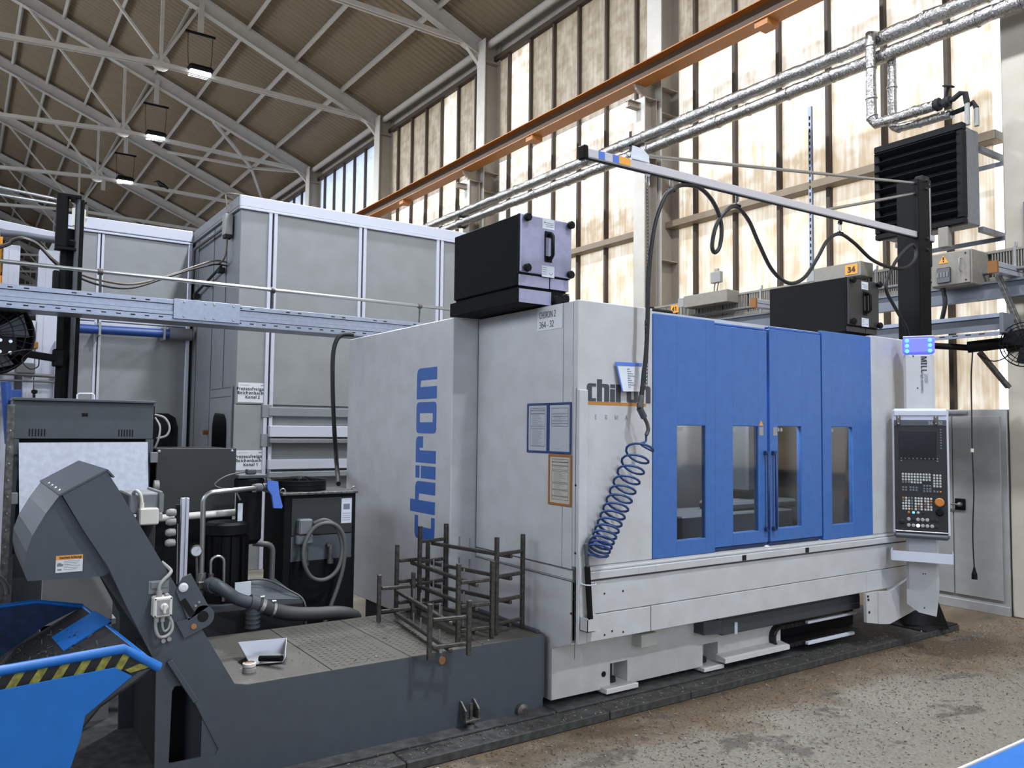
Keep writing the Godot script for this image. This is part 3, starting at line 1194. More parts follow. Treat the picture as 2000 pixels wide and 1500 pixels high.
# ---------------------------------------------------------------- the panelled enclosures at the back
func build_booths() -> void:
	var t := thing("tall_enclosure", "tall light grey panelled enclosure with white trim behind the machine", "enclosure", V(4.4, 0, -11.5))
	var x0 := 2.762
	var x1 := 6.3
	var zf := -10.0
	var s := mb()
	bo(s, V(x0 + 0.02, 0, zf - 0.02), V(x1, 4.44, zf - 3.2))
	bo(s, V(x0 + 0.02, 4.44, zf - 0.02), V(x1, 4.58, zf - 3.2))
	part("core", s, M["booth_side"], t)
	s = mb()
	bo(s, V(x0 - 0.01, 4.46, zf - 0.02), V(x1, 4.60, zf + 0.03), 0.008)
	part("front_fascia", s, M["white_trim"], t)
	s = mb()
	bo(s, V(x0 - 0.012, 4.425, zf - 0.02), V(x1, 4.455, zf + 0.045), 0.004)
	part("front_ledge", s, M["white_trim"], t)
	s = mb()
	bo(s, V(x0 - 0.012, 4.47, zf), V(x0 + 0.02, 4.60, zf - 3.2), 0.006)
	bo(s, V(x0 - 0.02, 4.43, zf), V(x0 + 0.02, 4.46, zf - 3.2), 0.004)
	part("side_fascia", s, M["booth_side"], t)
	var cuts := [x0, 3.166, 4.378, 5.566, x1]
	for k in 4:
		s = mb()
		bo(s, V(cuts[k] + 0.012, 2.02, zf - 0.02), V(cuts[k + 1] - 0.012, 4.42, zf + 0.012), 0.004)
		part("panel", s, M["booth_panel"], t)
		if k == 0:
			s = mb()
			bo(s, V(cuts[k] + 0.0, 0.0, zf - 0.02), V(cuts[k + 1] - 0.012, 2.01, zf + 0.012), 0.004)
			part("panel", s, M["booth_panel"], t)
		elif k == 1:
			s = mb()
			bo(s, V(cuts[k] + 0.012, 0, zf - 0.02), V(4.6, 2.01, zf - 0.01))
			part("recessed_panel", s, M["booth_side"], t)
	for x in [3.166, 4.378, 5.566]:
		for e in [-0.034, 0.034]:
			s = mb()
			bo(s, V(x + e - 0.022, 2.0 if x > 3.2 else 0.0, zf), V(x + e + 0.022, 4.43, zf + 0.04), 0.004)
			part("trim_strip", s, M["white_trim"], t)
	# shelf rails under the front panels
	for e in [[1.88, 1.99, 0.06, "booth_side"], [1.62, 1.76, 0.12, "white_trim"], [1.545, 1.60, 0.14, "mid_grey"], [1.22, 1.34, 0.10, "white_trim"], [1.12, 1.19, 0.13, "booth_side"]]:
		s = mb()
		bo(s, V(3.17, e[0], zf - 0.02), V(4.7, e[1], zf + e[2]), 0.006)
		part("shelf_rail", s, M[e[3]], t)
	for y in [1.86, 1.50]:
		s = mb()
		bo(s, V(3.09, y, zf), V(3.21, y + 0.16, zf + 0.05), 0.004)
		part("hinge_block", s, M["booth_side"], t)
	# side towards the left: seams, a door with a dark window
	s = mb()
	for z in [-10.62, -11.25, -12.1]:
		bo(s, V(x0 + 0.014, 0, z - 0.006), V(x0 + 0.0195, 4.42, z + 0.006))
	part("seam", s, M["seam"], t)
	s = mb()
	bo(s, V(x0 - 0.01, 0.1, -11.14), V(x0 + 0.02, 2.24, -10.10), 0.006)
	var d := part("door", s, M["booth_side"], t)
	s = mb()
	var pts := []
	for e in [[-10.40, 1.90], [-10.30, 1.83], [-10.27, 1.7], [-10.27, 0.6], [-10.95, 0.6], [-10.95, 1.75], [-10.90, 1.86], [-10.82, 1.92]]:
		pts.append(P(e[0], e[1]))
	prism(s, "x", pts, x0 - 0.011, x0 - 0.016)
	part("window", s, M["glass_dark"], d)
	s = mb()
	bo(s, V(x0 - 0.014, 2.11, -11.1), V(x0 - 0.01, 2.12, -10.13))
	bo(s, V(x0 - 0.014, 2.22, -11.1), V(x0 - 0.01, 2.23, -10.13))
	part("groove", s, M["seam"], d)
	s = mb()
	cyl(s, V(x0 - 0.05, 1.66, -11.28), V(x0 + 0.015, 1.66, -11.28), 0.03, 8)
	part("emergency_button", s, M["old_orange"], t)
	# conduit and cable box on that side
	var c := thing("conduit_run", "grey conduits with clips and a small box on the side of the tall enclosure", "conduit", V(x0 - 0.05, 3.8, -10.9))
	s = mb()
	tube(s, [V(x0 - 0.04, 4.30, -10.36), V(x0 - 0.04, 4.30, -12.15), V(x0 - 0.04, 4.12, -12.2), V(x0 - 0.04, 3.8, -12.22)], 0.022, 8)
	part("upper_conduit", s, M["cable_grey"], c)
	s = mb()
	bo(s, V(x0 - 0.10, 4.16, -10.44), V(x0, 4.42, -10.30), 0.008)
	part("box", s, M["plastic_grey"], c)
	s = mb()
	bo(s, V(x0 - 0.09, 4.12, -10.43), V(x0, 4.16, -10.31))
	part("gland", s, M["soot"], c)
	s = mb()
	tube(s, spline([V(x0 - 0.05, 4.42, -10.36), V(x0 - 0.06, 4.6, -10.42), V(x0 - 0.04, 4.72, -10.5), V(x0 + 0.06, 4.68, -10.3), V(x0 + 0.2, 4.61, -10.1)]), 0.012, 6)
	tube(s, spline([V(x0 - 0.05, 4.12, -10.37), V(x0 - 0.06, 3.95, -10.36), V(x0 - 0.07, 3.86, -10.42), V(x0 - 0.08, 3.83, -10.62)]), 0.012, 6)
	part("feed_cable", s, M["wood_cable"], c)
	s = mb()
	tube(s, [V(x0 - 0.05, 3.80, -10.62), V(x0 - 0.05, 3.62, -12.0)], 0.018, 8)
	part("lower_conduit", s, M["soot"], c)
	for z in [-10.65, -11.3, -11.95]:
		s = mb()
		bo(s, V(x0 - 0.08, 3.72 - (z + 10.65) * -0.13, z - 0.05), V(x0, 3.79 - (z + 10.65) * -0.13, z + 0.05), 0.006)
		part("clip", s, M["soot"], c)
	# lower enclosure to the left
	var l := thing("low_enclosure", "lower light grey panelled enclosure with white top trim, behind the black post", "enclosure", V(1.9, 0, -13.2))
	zf = -12.36
	s = mb()
	bo(s, V(1.05, 0, zf - 0.02), V(2.735, 4.45, zf - 2.2))
	part("core", s, M["booth_side"], l)
	s = mb()
	bo(s, V(1.03, 4.44, zf - 0.03), V(2.738, 4.60, zf + 0.03), 0.008)
	part("fascia", s, M["white_trim"], l)
	s = mb()
	bo(s, V(1.03, 4.395, zf - 0.02), V(2.738, 4.425, zf + 0.045), 0.004)
	part("ledge", s, M["white_trim"], l)
	for e in [[1.06, 1.505], [1.56, 2.74]]:
		for y in [[3.24, 4.39], [0.05, 3.10]]:
			s = mb()
			bo(s, V(e[0], y[0], zf - 0.02), V(e[1], y[1], zf + 0.012), 0.004)
			part("panel", s, M["booth_panel"], l)
		s = mb()
		bo(s, V(e[0], 3.11, zf - 0.02), V(e[1], 3.16, zf + 0.03), 0.006)
		bo(s, V(e[0], 3.175, zf - 0.02), V(e[1], 3.225, zf + 0.02), 0.006)
		part("rail", s, M["white_trim"], l)
	for e in [-0.026, 0.026]:
		s = mb()
		bo(s, V(1.532 + e - 0.017, 0.05, zf), V(1.532 + e + 0.017, 4.39, zf + 0.03), 0.004)
		part("trim_strip", s, M["white_trim"], l)
	s = mb()
	bo(s, V(2.68, 0.05, zf), V(2.735, 4.39, zf + 0.05), 0.006)
	part("corner_post", s, M["aluminium"], l)
	s = mb()
	pts = []
	for e in [[1.9, 0.5], [2.62, 0.5], [2.62, 1.72], [2.58, 1.86], [2.48, 1.92], [1.9, 1.92]]:
		pts.append(P(e[0], e[1]))
	prism(s, "z", pts, zf + 0.012, zf + 0.02)
	part("dark_window", s, M["glass_dark"], l)
	# blue pipe along its front
	s = mb()
	tube(s, [V(0.55, 3.02, zf + 0.2), V(2.55, 3.05, zf + 0.2)], 0.062, 12)
	var bp := single("blue_pipe", s, M["pipe_blue"], "horizontal blue pipe in front of the lower enclosure, below the cable tray", "pipe")
	s = mb()
	cyl(s, V(2.42, 3.05, zf + 0.2), V(2.72, 3.055, zf + 0.2), 0.085, 12)
	part("coupling", s, M["mid_grey"], bp)
	for x in [1.53, 2.35]:
		s = mb()
		bo(s, V(x - 0.014, 2.95, zf + 0.01), V(x + 0.014, 3.14, zf + 0.27), 0.004)
		part("hanger", s, M["plastic_grey"], bp)
	# two printed notices on the tall enclosure
	for k in 2:
		var y: float = [2.162, 1.334][k]
		var n := thing("paper_notice", "white printed notice ending in Kanal %s, %s of the pair on the tall enclosure" % [["2", "1"][k], ["upper", "lower"][k]], "notice", V(2.975, y, -9.985), "printed notices")
		s = mb()
		bo(s, V(2.797, y - 0.121, -9.986), V(3.153, y + 0.121, -9.984))
		var sh := part("sheet", s, M["sheet_white"], n)
		for e in [["Prozessfreigabe", 0.045], ["Reichenbacher", -0.005], ["Kanal %s" % ["2", "1"][k], -0.055]]:
			words("lettering", e[0], V(2.975, y + e[1], -9.982), Vector3.RIGHT, Vector3.UP, 0.052, M["ink"], sh, true)
		s = mb()
		bo(s, V(3.07, y + 0.088, -9.9835), V(3.13, y + 0.098, -9.9825))
		bo(s, V(2.82, y + 0.09, -9.9835), V(2.93, y + 0.093, -9.9825))
		part("print", s, M["ink_grey"], sh)


# ---------------------------------------------------------------- the machining centre
func letter(ch: String) -> Array:      # outlines of the rounded square letters of the maker's name; x along the text, y from the line, x-height 1, stem 0.30
	match ch:
		"c": return [0.56, [P(0.14, 0), P(0.56, 0), P(0.56, 0.17), P(0.30, 0.17), P(0.30, 0.83), P(0.56, 0.83), P(0.56, 1), P(0.14, 1), P(0.04, 0.95), P(0, 0.86), P(0, 0.14), P(0.04, 0.05)]]
		"h": return [0.76, [P(0, 0), P(0.30, 0), P(0.30, 0.83), P(0.46, 0.80), P(0.46, 0), P(0.76, 0), P(0.76, 0.86), P(0.72, 0.96), P(0.62, 1), P(0.30, 1), P(0.30, 1.25), P(0, 1.25)]]
		"i": return [0.30, [P(0, 0), P(0.30, 0), P(0.30, 0.72), P(0, 0.72)], [P(0, 0.80), P(0.30, 0.80), P(0.30, 1), P(0, 1)]]
		"r": return [0.64, [P(0, 0), P(0.30, 0), P(0.30, 0.80), P(0.36, 0.83), P(0.36, 0.64), P(0.64, 0.64), P(0.64, 0.88), P(0.60, 0.97), P(0.52, 1), P(0, 1)]]
		"o": return [0.76, [P(0.10, 0), P(0.38, 0), P(0.38, 0.17), P(0.27, 0.17), P(0.27, 0.83), P(0.38, 0.83), P(0.38, 1), P(0.10, 1), P(0.02, 0.96), P(0, 0.88), P(0, 0.12), P(0.02, 0.04)], [P(0.38, 0), P(0.66, 0), P(0.74, 0.04), P(0.76, 0.12), P(0.76, 0.88), P(0.74, 0.96), P(0.66, 1), P(0.38, 1), P(0.38, 0.83), P(0.49, 0.83), P(0.49, 0.17), P(0.38, 0.17)]]
	return [0.76, [P(0, 0), P(0.30, 0), P(0.30, 0.83), P(0.46, 0.80), P(0.46, 0), P(0.76, 0), P(0.76, 0.86), P(0.72, 0.96), P(0.62, 1), P(0, 1)]]


func name_plate(at: Vector3, right: Vector3, up: Vector3, xh: float, stretch: float, m, parent) -> void:
	var n := right.cross(up)
	var pos := 0.0
	for ch in "chiron":
		var l := letter(ch)
		var s := mb()
		for k in range(1, l.size()):
			var poly := PackedVector2Array(l[k])
			var idx := Geometry2D.triangulate_polygon(poly)
			for i in range(0, idx.size(), 3):
				var q := []
				for e in 3:
					var p: Vector2 = poly[idx[i + e]]
					q.append(at + right * ((pos + p.x) * xh * stretch) + up * (p.y * xh) + n * 0.002)
				tri(s, q[0], q[1], q[2], n)
			for i in poly.size():
				var a := poly[i]
				var b := poly[(i + 1) % poly.size()]
				var pa: Vector3 = at + right * ((pos + a.x) * xh * stretch) + up * (a.y * xh)
				var pb: Vector3 = at + right * ((pos + b.x) * xh * stretch) + up * (b.y * xh)
				var mid: Vector3 = at + right * ((pos + l[0] * 0.5) * xh * stretch) + up * (xh * 0.5)
				quad(s, pa, pb, pb + n * 0.002, pa + n * 0.002, (pa + pb) * 0.5 - mid)
		part("letter", s, m, parent)
		pos += l[0] + 0.075


func build_machine() -> void:
	var t := thing("machining_centre", "big white machining centre with tall blue doors filling the middle of the photo", "machine tool", V(4.8, 0.05, -5.2))
	var W: Material = M["white_paint"]
	var G: Material = M["white_paint"]
	# the block at the back left
	var s := mb()
	bo(s, V(2.842, 0.33, -4.885), V(6.5, 2.53, -6.715), 0.006)
	var block := part("rear_block", s, G, t)
	name_plate(V(2.842, 0.935, -5.105), V(0, 1, 0), V(0, 0, -1), 0.305, 0.995, M["blue_letter"], block)
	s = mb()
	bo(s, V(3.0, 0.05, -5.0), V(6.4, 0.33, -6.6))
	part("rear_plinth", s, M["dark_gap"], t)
	# the cabin: its left wall, the top, the inside
	s = mb()
	bo(s, V(3.05, 0.92, -3.80), V(3.12, 2.53, -4.88))
	bo(s, V(3.12, 2.47, -3.80), V(6.70, 2.53, -4.88))
	bo(s, V(6.10, 0.92, -3.80), V(6.70, 2.47, -4.88))
	bo(s, V(3.12, 0.92, -4.84), V(6.10, 2.47, -4.88))
	bo(s, V(3.058, 0.845, -3.80), V(6.70, 0.92, -4.88))
	prism(s, "x", [P(-3.80, 0.845), P(-4.90, 0.845), P(-4.90, 0.10), P(-3.992, 0.10), P(-3.992, 0.415), P(-3.80, 0.48)], 3.05, 3.30)
	var cab := part("left_wall", s, G, t)
	s = mb()
	bo(s, V(3.046, 0.858, -3.79), V(3.056, 0.908, -4.87), 0.003)
	part("bumper_rail", s, W, cab)
	s = mb()
	bo(s, V(3.0485, 0.845, -3.775), V(3.0525, 0.85, -4.88))
	bo(s, V(3.0485, 0.915, -3.775), V(3.0525, 0.921, -4.88))
	bo(s, V(3.0485, 0.845, -3.772), V(3.0525, 0.921, -3.778))
	bo(s, V(3.0487, 0.92, -3.892), V(3.0505, 2.53, -3.8945))
	bo(s, V(3.0485, 0.4, -3.765), V(3.0505, 2.0, -3.768))
	bo(s, V(3.0487, 0.92, -4.876), V(3.0515, 2.53, -4.882))
	part("seam", s, M["seam"], cab)
	for e in [[0.784, -3.768], [0.752, -3.768], [1.42, -3.765], [1.02, -3.764], [0.66, -3.80]]:
		s = mb()
		cyl(s, V(3.052, e[0], e[1]), V(3.046, e[0], e[1]), 0.007, 8)
		part("bolt", s, M["soot"], cab)
	# front: white panel on the left with the grey name
	s = mb()
	bo(s, V(3.05, 0.935, -3.80), V(3.664, 2.535, -3.75), 0.005)
	var fp := part("front_panel", s, W, t)
	name_plate(V(3.118, 1.925, -3.7485), V(1, 0, 0), V(0, 1, 0), 0.108, 1.17, M["grey_letter"], fp)
	for e in [[1.904, 0.013, "orange_stripe"], [1.9185, 0.0035, "orange_stripe"]]:
		s = mb()
		bo(s, V(3.122, e[0], -3.75), V(3.605, e[0] + e[1], -3.748))
		part("stripe", s, M[e[2]], fp)
	for k in 4:
		words("lettering", "ERMA"[k], V(3.189 + 0.0825 * k, 1.829, -3.7485), Vector3.RIGHT, Vector3.UP, 0.036, M["soft_letter"], fp)
	s = mb()
	bo(s, V(3.05, 0.49, -3.76), V(3.116, 1.992, -3.733), 0.004)
	part("corner_plate", s, W, t)
	# the band under the doors
	s = mb()
	bo(s, V(3.12, 0.86, -3.80), V(6.72, 0.905, -3.722), 0.004)
	bo(s, V(3.12, 0.905, -3.80), V(6.72, 0.925, -3.738), 0.006)
	bo(s, V(3.118, 0.925, -3.80), V(6.72, 0.934, -3.747))
	var band := part("door_sill", s, W, t)
	s = mb()
	bo(s, V(3.12, 0.846, -3.80), V(6.72, 0.86, -3.752))
	part("groove", s, M["seam"], band)
	for x in [4.51, 5.213]:
		s = mb()
		bo(s, V(x - 0.021, 0.863, -3.73), V(x + 0.021, 0.9, -3.7205))
		part("plug", s, M["dark_gap"], band)
	for e in [[3.52, 3.66], [3.665, 3.72]]:
		s = mb()
		bo(s, V(e[0], 0.862, -3.73), V(e[1], 0.903, -3.7195), 0.002)
		part("cover_strip", s, W, band)
	# skirt panels
	s = mb()
	bo(s, V(3.12, 0.652, -3.80), V(6.72, 0.846, -3.744), 0.003)
	var sk := part("upper_skirt", s, W, t)
	for e in [[3.26, 0.765], [3.41, 0.765]]:
		s = mb()
		cyl(s, V(e[0], e[1], -3.745), V(e[0], e[1], -3.741), 0.006, 8)
		part("bolt", s, M["soot"], sk)
	for e in [[3.12, 3.642], [3.648, 6.0], [6.004, 6.72]]:
		s = mb()
		var lo := 0.492
		bo(s, V(e[0], lo, -3.80), V(e[1], 0.648, -3.741), 0.003)
		var lp := part("lower_skirt", s, W, t)
		if e[0] < 3.2:
			for q in [[3.26, 0.52], [3.41, 0.518], [3.32, 0.535]]:
				s = mb()
				cyl(s, V(q[0], q[1], -3.742), V(q[0], q[1], -3.738), 0.006, 8)
				part("bolt", s, M["soot"], lp)
	s = mb()
	bo(s, V(3.06, 0.50, -3.86), V(6.6, 0.84, -3.80))
	prism(s, "x", [P(-3.75, 0.492), P(-3.75, 0.50), P(-3.99, 0.43), P(-3.99, 0.41)], 3.055, 6.7)
	part("underside", s, M["base_paint"], t)
	# machine base with the pockets for its feet
	s = mb()
	var xs := [3.052, 3.525, 3.675, 4.388, 4.545, 5.25]
	for k in xs.size() - 1:
		var pocket := k == 1 or k == 3
		bo(s, V(xs[k], 0.25 if pocket else 0.10, -4.9), V(xs[k + 1], 0.44, -3.99))
		if pocket:
			bo(s, V(xs[k], 0.10, -4.9), V(xs[k + 1], 0.25, -4.12))
	bo(s, V(3.052, 0.10, -4.005), V(3.3, 0.44, -3.985), 0.004)
	var base := part("base", s, M["base_paint"], t)
	s = mb()
	cyl(s, V(3.47, 0.192, -3.995), V(3.47, 0.192, -3.986), 0.018, 12)
	part("hole", s, M["dark_gap"], base)
	s = mb()
	bo(s, V(3.715, 0.34, -4.0), V(3.863, 0.425, -3.90), 0.004)
	part("cover_box", s, M["base_paint"], base)
	for e in [[3.446, 3.72, 0.082, 0.114, -3.93], [4.34, 4.545, 0.078, 0.105, -3.93]]:
		s = mb()
		bo(s, V(e[0], e[2], -4.1), V(e[1], e[3], e[4]), 0.003)
		bo(s, V(e[0] + 0.03, 0.066, -4.1), V(e[1] - 0.04, e[2], -4.0))
		part("foot_plate", s, M["base_paint"], base)
	for x in [3.58, 4.44]:
		s = mb()
		lathe(s, V(x, 0.112, -4.06), Vector3.UP, [P(0, 0), P(0.045, 0), P(0.04, 0.03), P(0.018, 0.035), P(0.018, 0.12), P(0, 0.12)], 10)
		part("levelling_screw", s, M["soot"], base)
	s = mb()
	prism(s, "x", [P(-3.99, 0.165), P(-3.90, 0.15), P(-3.90, 0.118), P(-3.99, 0.12)], 4.52, 5.24)
	part("ledge", s, M["base_paint"], base)
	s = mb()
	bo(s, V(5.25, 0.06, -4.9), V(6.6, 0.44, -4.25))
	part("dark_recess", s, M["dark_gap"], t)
	# the slide, cable chain and bright rails under the right half
	s = mb()
	bo(s, V(4.44, 0.33, -3.86), V(6.1, 0.442, -3.99), 0.008)
	prism(s, "y", [P(4.30, -3.99), P(4.30, -3.9), P(4.44, -3.86), P(4.44, -3.99)], 0.345, 0.44)
	bo(s, V(4.42, 0.44, -3.87), V(6.1, 0.452, -3.995))
	var tr := part("coolant_trough", s, M["dark_grey"], t)
	s = mb()
	bo(s, V(4.565, 0.325, -3.862), V(4.595, 0.41, -3.85), 0.003)
	part("bracket", s, M["sticker"], tr)
	s = mb()
	for k in 7:
		var a := deg_to_rad(90.0 + 30.0 * k)
		bxb(s, Basis(V(0, 0, 1), a), V(5.20 + 0.075 * cos(a), 0.2 + 0.075 * sin(a), -4.0), V(0.03, 0.045, 0.12), 0.006)
	for k in 16:
		bo(s, V(5.21 + 0.05 * k, 0.257, -4.06), V(5.255 + 0.05 * k, 0.29, -3.94), 0.004)
		bo(s, V(5.21 + 0.05 * k, 0.11, -4.06), V(5.255 + 0.05 * k, 0.143, -3.94), 0.004)
	var ch := part("cable_chain", s, M["black_rubber"], t)
	ch.set_meta("kind", "stuff")
	for e in [[5.47, 6.12, 0.275, 0.295], [5.47, 6.08, 0.115, 0.138]]:
		s = mb()
		bo(s, V(e[0], e[2], -3.93), V(e[1], e[3], -3.90), 0.003)
		part("bright_rail", s, M["sticker"], t)
	s = mb()
	bo(s, V(3.96, 2.53, -4.05), V(4.17, 2.605, -4.3), 0.012)
	lathe(s, V(4.0, 2.60, -4.12), Vector3.UP, [P(0.03, 0), P(0.03, 0.02), P(0, 0.025)], 10)
	part("roof_unit", s, M["black"], t)
	# right front column
	s = mb()
	bo(s, V(6.112, 0.934, -3.80), V(6.72, 2.548, -3.75), 0.006)
	part("right_panel", s, W, t)
	s = mb()
	bo(s, V(6.135, 2.30, -3.752), V(6.16, 2.52, -3.7495))
	# the carrier arm of the control console
	s = mb()
	prism(s, "z", [P(6.10, 0.487), P(6.27, 0.475), P(6.70, 0.60), P(6.70, 0.297), P(6.25, 0.218), P(6.10, 0.237)], -3.74, -3.70)
	prism(s, "z", [P(5.948, 0.486), P(6.10, 0.486), P(6.10, 0.237), P(5.955, 0.262)], -3.74, -3.715)
	var arm := part("console_arm", s, W, t)
	s = mb()
	for e in [[5.97, 0.465], [5.975, 0.438], [5.985, 0.34]]:
		cyl(s, V(e[0], e[1], -3.716), V(e[0], e[1], -3.708), 0.009, 8)
	var bt := part("bolts", s, M["soot"], arm)
	bt.set_meta("kind", "stuff")
	# blue panels and doors: [x0, x1, y0, y1, front z, window]
	var sheets := [
		["fixed_panel", 3.665, 4.245, 0.936, 2.508, -3.745, [3.883, 4.152, 1.04, 1.787]],
		["sliding_door", 4.247, 4.805, 0.965, 2.480, -3.752, [4.438, 4.706, 1.052, 1.789]],
		["sliding_door", 4.836, 5.446, 0.965, 2.50, -3.752, [4.926, 5.199, 1.056, 1.793]],
		["fixed_panel", 5.455, 6.108, 0.936, 2.535, -3.745, [5.567, 5.842, 1.045, 1.795]],
	]
	for k in 4:
		var d: Array = sheets[k]
		var w: Array = d[6]
		var zf: float = d[5]
		var zb := zf - (0.04 if k in [0, 3] else 0.045)
		s = mb()
		bo(s, V(d[1], d[2 + 1], zb), V(w[0], d[4], zf), 0.004)
		bo(s, V(w[1], d[3], zb), V(d[2], d[4], zf), 0.004)
		bo(s, V(w[0] - 0.006, d[3], zb), V(w[1] + 0.006, w[2], zf), 0.004)
		bo(s, V(w[0] - 0.006, w[3], zb), V(w[1] + 0.006, d[4], zf), 0.004)
		if k in [1, 2]:
			bo(s, V(d[1], d[4] - 0.02, zb - 0.04), V(d[2], d[4], zb))
		var door := part(d[0], s, M["blue_door"], t)
		s = mb()
		bo(s, V(w[0] - 0.004, w[2] - 0.004, zf - 0.02), V(w[1] + 0.004, w[3] + 0.004, zf - 0.012))
		part("window", s, M["door_glass"], door)
		s = mb()
		bo(s, V(w[0] - 0.003, w[2] - 0.003, zf - 0.012), V(w[0], w[3], zf - 0.004))
		bo(s, V(w[0], w[2] - 0.003, zf - 0.012), V(w[1], w[2], zf - 0.004))
		part("gasket", s, M["soot"], door)
		for e in ([0.018, 0.052] if k in [0, 2] else [0.02]):
			s = mb()
			cyl(s, V(w[0] + e, w[3] - 0.025, zf - 0.013), V(w[0] + e, w[3] - 0.025, zf - 0.011), 0.014, 14)
			part("round_sticker", s, M["plastic_grey"], door)
		if k in [1, 2]:
			var hx: float = d[2] - 0.028 if k == 1 else d[1] + 0.026
			s = mb()
			tube(s, [V(hx, 1.60, zf), V(hx, 1.60, zf + 0.03), V(hx, 1.06, zf + 0.03), V(hx, 1.06, zf)], 0.009, 8)
			bo(s, V(hx - 0.016, 1.585, zf), V(hx + 0.016, 1.615, zf + 0.03), 0.004)
			bo(s, V(hx - 0.016, 1.045, zf), V(hx + 0.016, 1.075, zf + 0.03), 0.004)
			part("handle", s, M["blue_dark"], door)
			s = mb()
			bo(s, V(d[1] + 0.004, 0.938, zb), V(d[2] - 0.004, 0.965, zf - 0.012), 0.006)
			part("foot_strip", s, M["blue_dark"], door)
			s = mb()
			var lx: float = w[1] + 0.03 if k == 1 else w[0] - 0.035
			bo(s, V(lx - 0.022, 1.725, zf), V(lx + 0.022, 1.785, zf + 0.002))
			part("warning_label", s, M["plastic_grey"], door)
			if k == 1:
				s = mb()
				prism(s, "z", [P(lx - 0.022, 1.795), P(lx + 0.022, 1.795), P(lx, 1.832)], zf, zf + 0.002)
				part("warning_triangle", s, M["label_orange"], door)
	s = mb()
	bo(s, V(4.25, 2.40, -3.83), V(5.45, 2.47, -3.80))
	part("door_header", s, M["blue_dark"], t)
	# the work space behind the doors, lit by its own lamp
	s = mb()
	bo(s, V(3.70, 0.93, -4.78), V(6.08, 2.46, -4.83))
	bo(s, V(6.04, 0.93, -3.82), V(6.09, 2.46, -4.78))
	bo(s, V(3.68, 0.93, -3.82), V(3.72, 2.46, -4.78))
	bo(s, V(3.70, 0.93, -3.82), V(6.08, 0.95, -4.78))
	var room := part("work_space", s, mat("liner", Color(0.36, 0.36, 0.365), 0.34, 0.6), t)
	s = mb()
	bo(s, V(5.40, 1.25, -4.42), V(5.82, 2.46, -4.78), 0.02)
	lathe(s, V(5.61, 1.25, -4.6), Vector3.DOWN, [P(0.13, 0), P(0.11, 0.06), P(0.06, 0.08), P(0.05, 0.2), P(0, 0.2)], 14)
	part("spindle_head", s, M["dark_grey"], room)
	s = mb()
	bo(s, V(4.4, 0.95, -4.2), V(5.7, 1.12, -4.7), 0.01)
	bo(s, V(5.0, 1.12, -4.3), V(5.9, 1.19, -4.6), 0.02)
	part("work_table", s, M["dark_grey"], room)
	s = mb()
	bo(s, V(4.7, 2.40, -4.30), V(5.2, 2.46, -4.18), 0.01)
	part("lamp_case", s, M["mid_grey"], room)
	s = mb()
	bo(s, V(4.72, 2.39, -4.28), V(5.18, 2.40, -4.20))
	part("lamp_tube", s, M["key_lit_white"], room)
	var wl := AreaLight3D.new()
	wl.name = "work_light"
	wl.area_size = Vector2(0.46, 0.1)
	wl.area_normalize_energy = false
	wl.light_energy = 210.0
	wl.light_color = Color(0.92, 0.96, 1.0)
	wl.shadow_enabled = true
	wl.area_range = 20.0
	add_child(wl, true)
	wl.look_at_from_position(V(4.95, 2.38, -4.24), V(5.0, 1.5, -4.6), Vector3.RIGHT)
	s = mb()
	bo(s, V(4.25, 2.485, -3.80), V(4.80, 2.50, -3.765), 0.004)
	bo(s, V(4.84, 2.503, -3.80), V(5.45, 2.52, -3.765), 0.004)
	part("door_track", s, M["blue_door"], t)


func doc_image(w: int, h: int, bg: Color, rows: Array, seed_: int) -> Image:
	# a printed form: frames with lines of small print; rows hold [top, bottom, filled, heavy]
	var im := Image.create(w, h, false, Image.FORMAT_RGB8)
	im.fill(bg)
	var r := RandomNumberGenerator.new()
	r.seed = seed_
	var ink := Color(0.22, 0.23, 0.25)
	var x0 := int(w * 0.1)
	var x1 := int(w * 0.9)
	for q in rows:
		var a := int(h * q[0])
		var b := int(h * q[1])
		if q[3]:
			im.fill_rect(Rect2i(x0, a, x1 - x0, 2), ink)
			im.fill_rect(Rect2i(x0, b, x1 - x0, 2), ink)
			im.fill_rect(Rect2i(x0, a, 2, b - a), ink)
			im.fill_rect(Rect2i(x1, a, 2, b - a + 2), ink)
		if q[2]:
			var y := a + 5
			while y < b - 3:
				im.fill_rect(Rect2i(x0 + int(w * 0.1), y, int((x1 - x0) * r.randf_range(0.35, 0.78)), 2), Color(0.5, 0.52, 0.54))
				y += 5
	return im


func framed(called, label, lo: Vector2, hi: Vector2, x: float, frame: Material, im: Image, key: String, group) -> Node3D:
	var t := thing(called, label, "document frame", V(x, (lo.y + hi.y) * 0.5, (lo.x + hi.x) * 0.5), group)
	var s := mb()
	var e := 0.014
	bo(s, V(x, lo.y, lo.x), V(x - 0.008, hi.y, lo.x + e), 0.002)
	bo(s, V(x, lo.y, hi.x - e), V(x - 0.008, hi.y, hi.x), 0.002)
	bo(s, V(x, lo.y, lo.x + e), V(x - 0.008, lo.y + e, hi.x - e), 0.002)
	bo(s, V(x, hi.y - e, lo.x + e), V(x - 0.008, hi.y, hi.x - e), 0.002)
	part("frame", s, frame, t)
	s = mb()
	quad_uv(s, V(x - 0.003, hi.y - e, lo.x + e), V(x - 0.003, hi.y - e, hi.x - e), V(x - 0.003, lo.y + e, hi.x - e), V(x - 0.003, lo.y + e, lo.x + e), Vector3.LEFT)
	part("printed_sheet", s, paper(key, im), t)
	return t


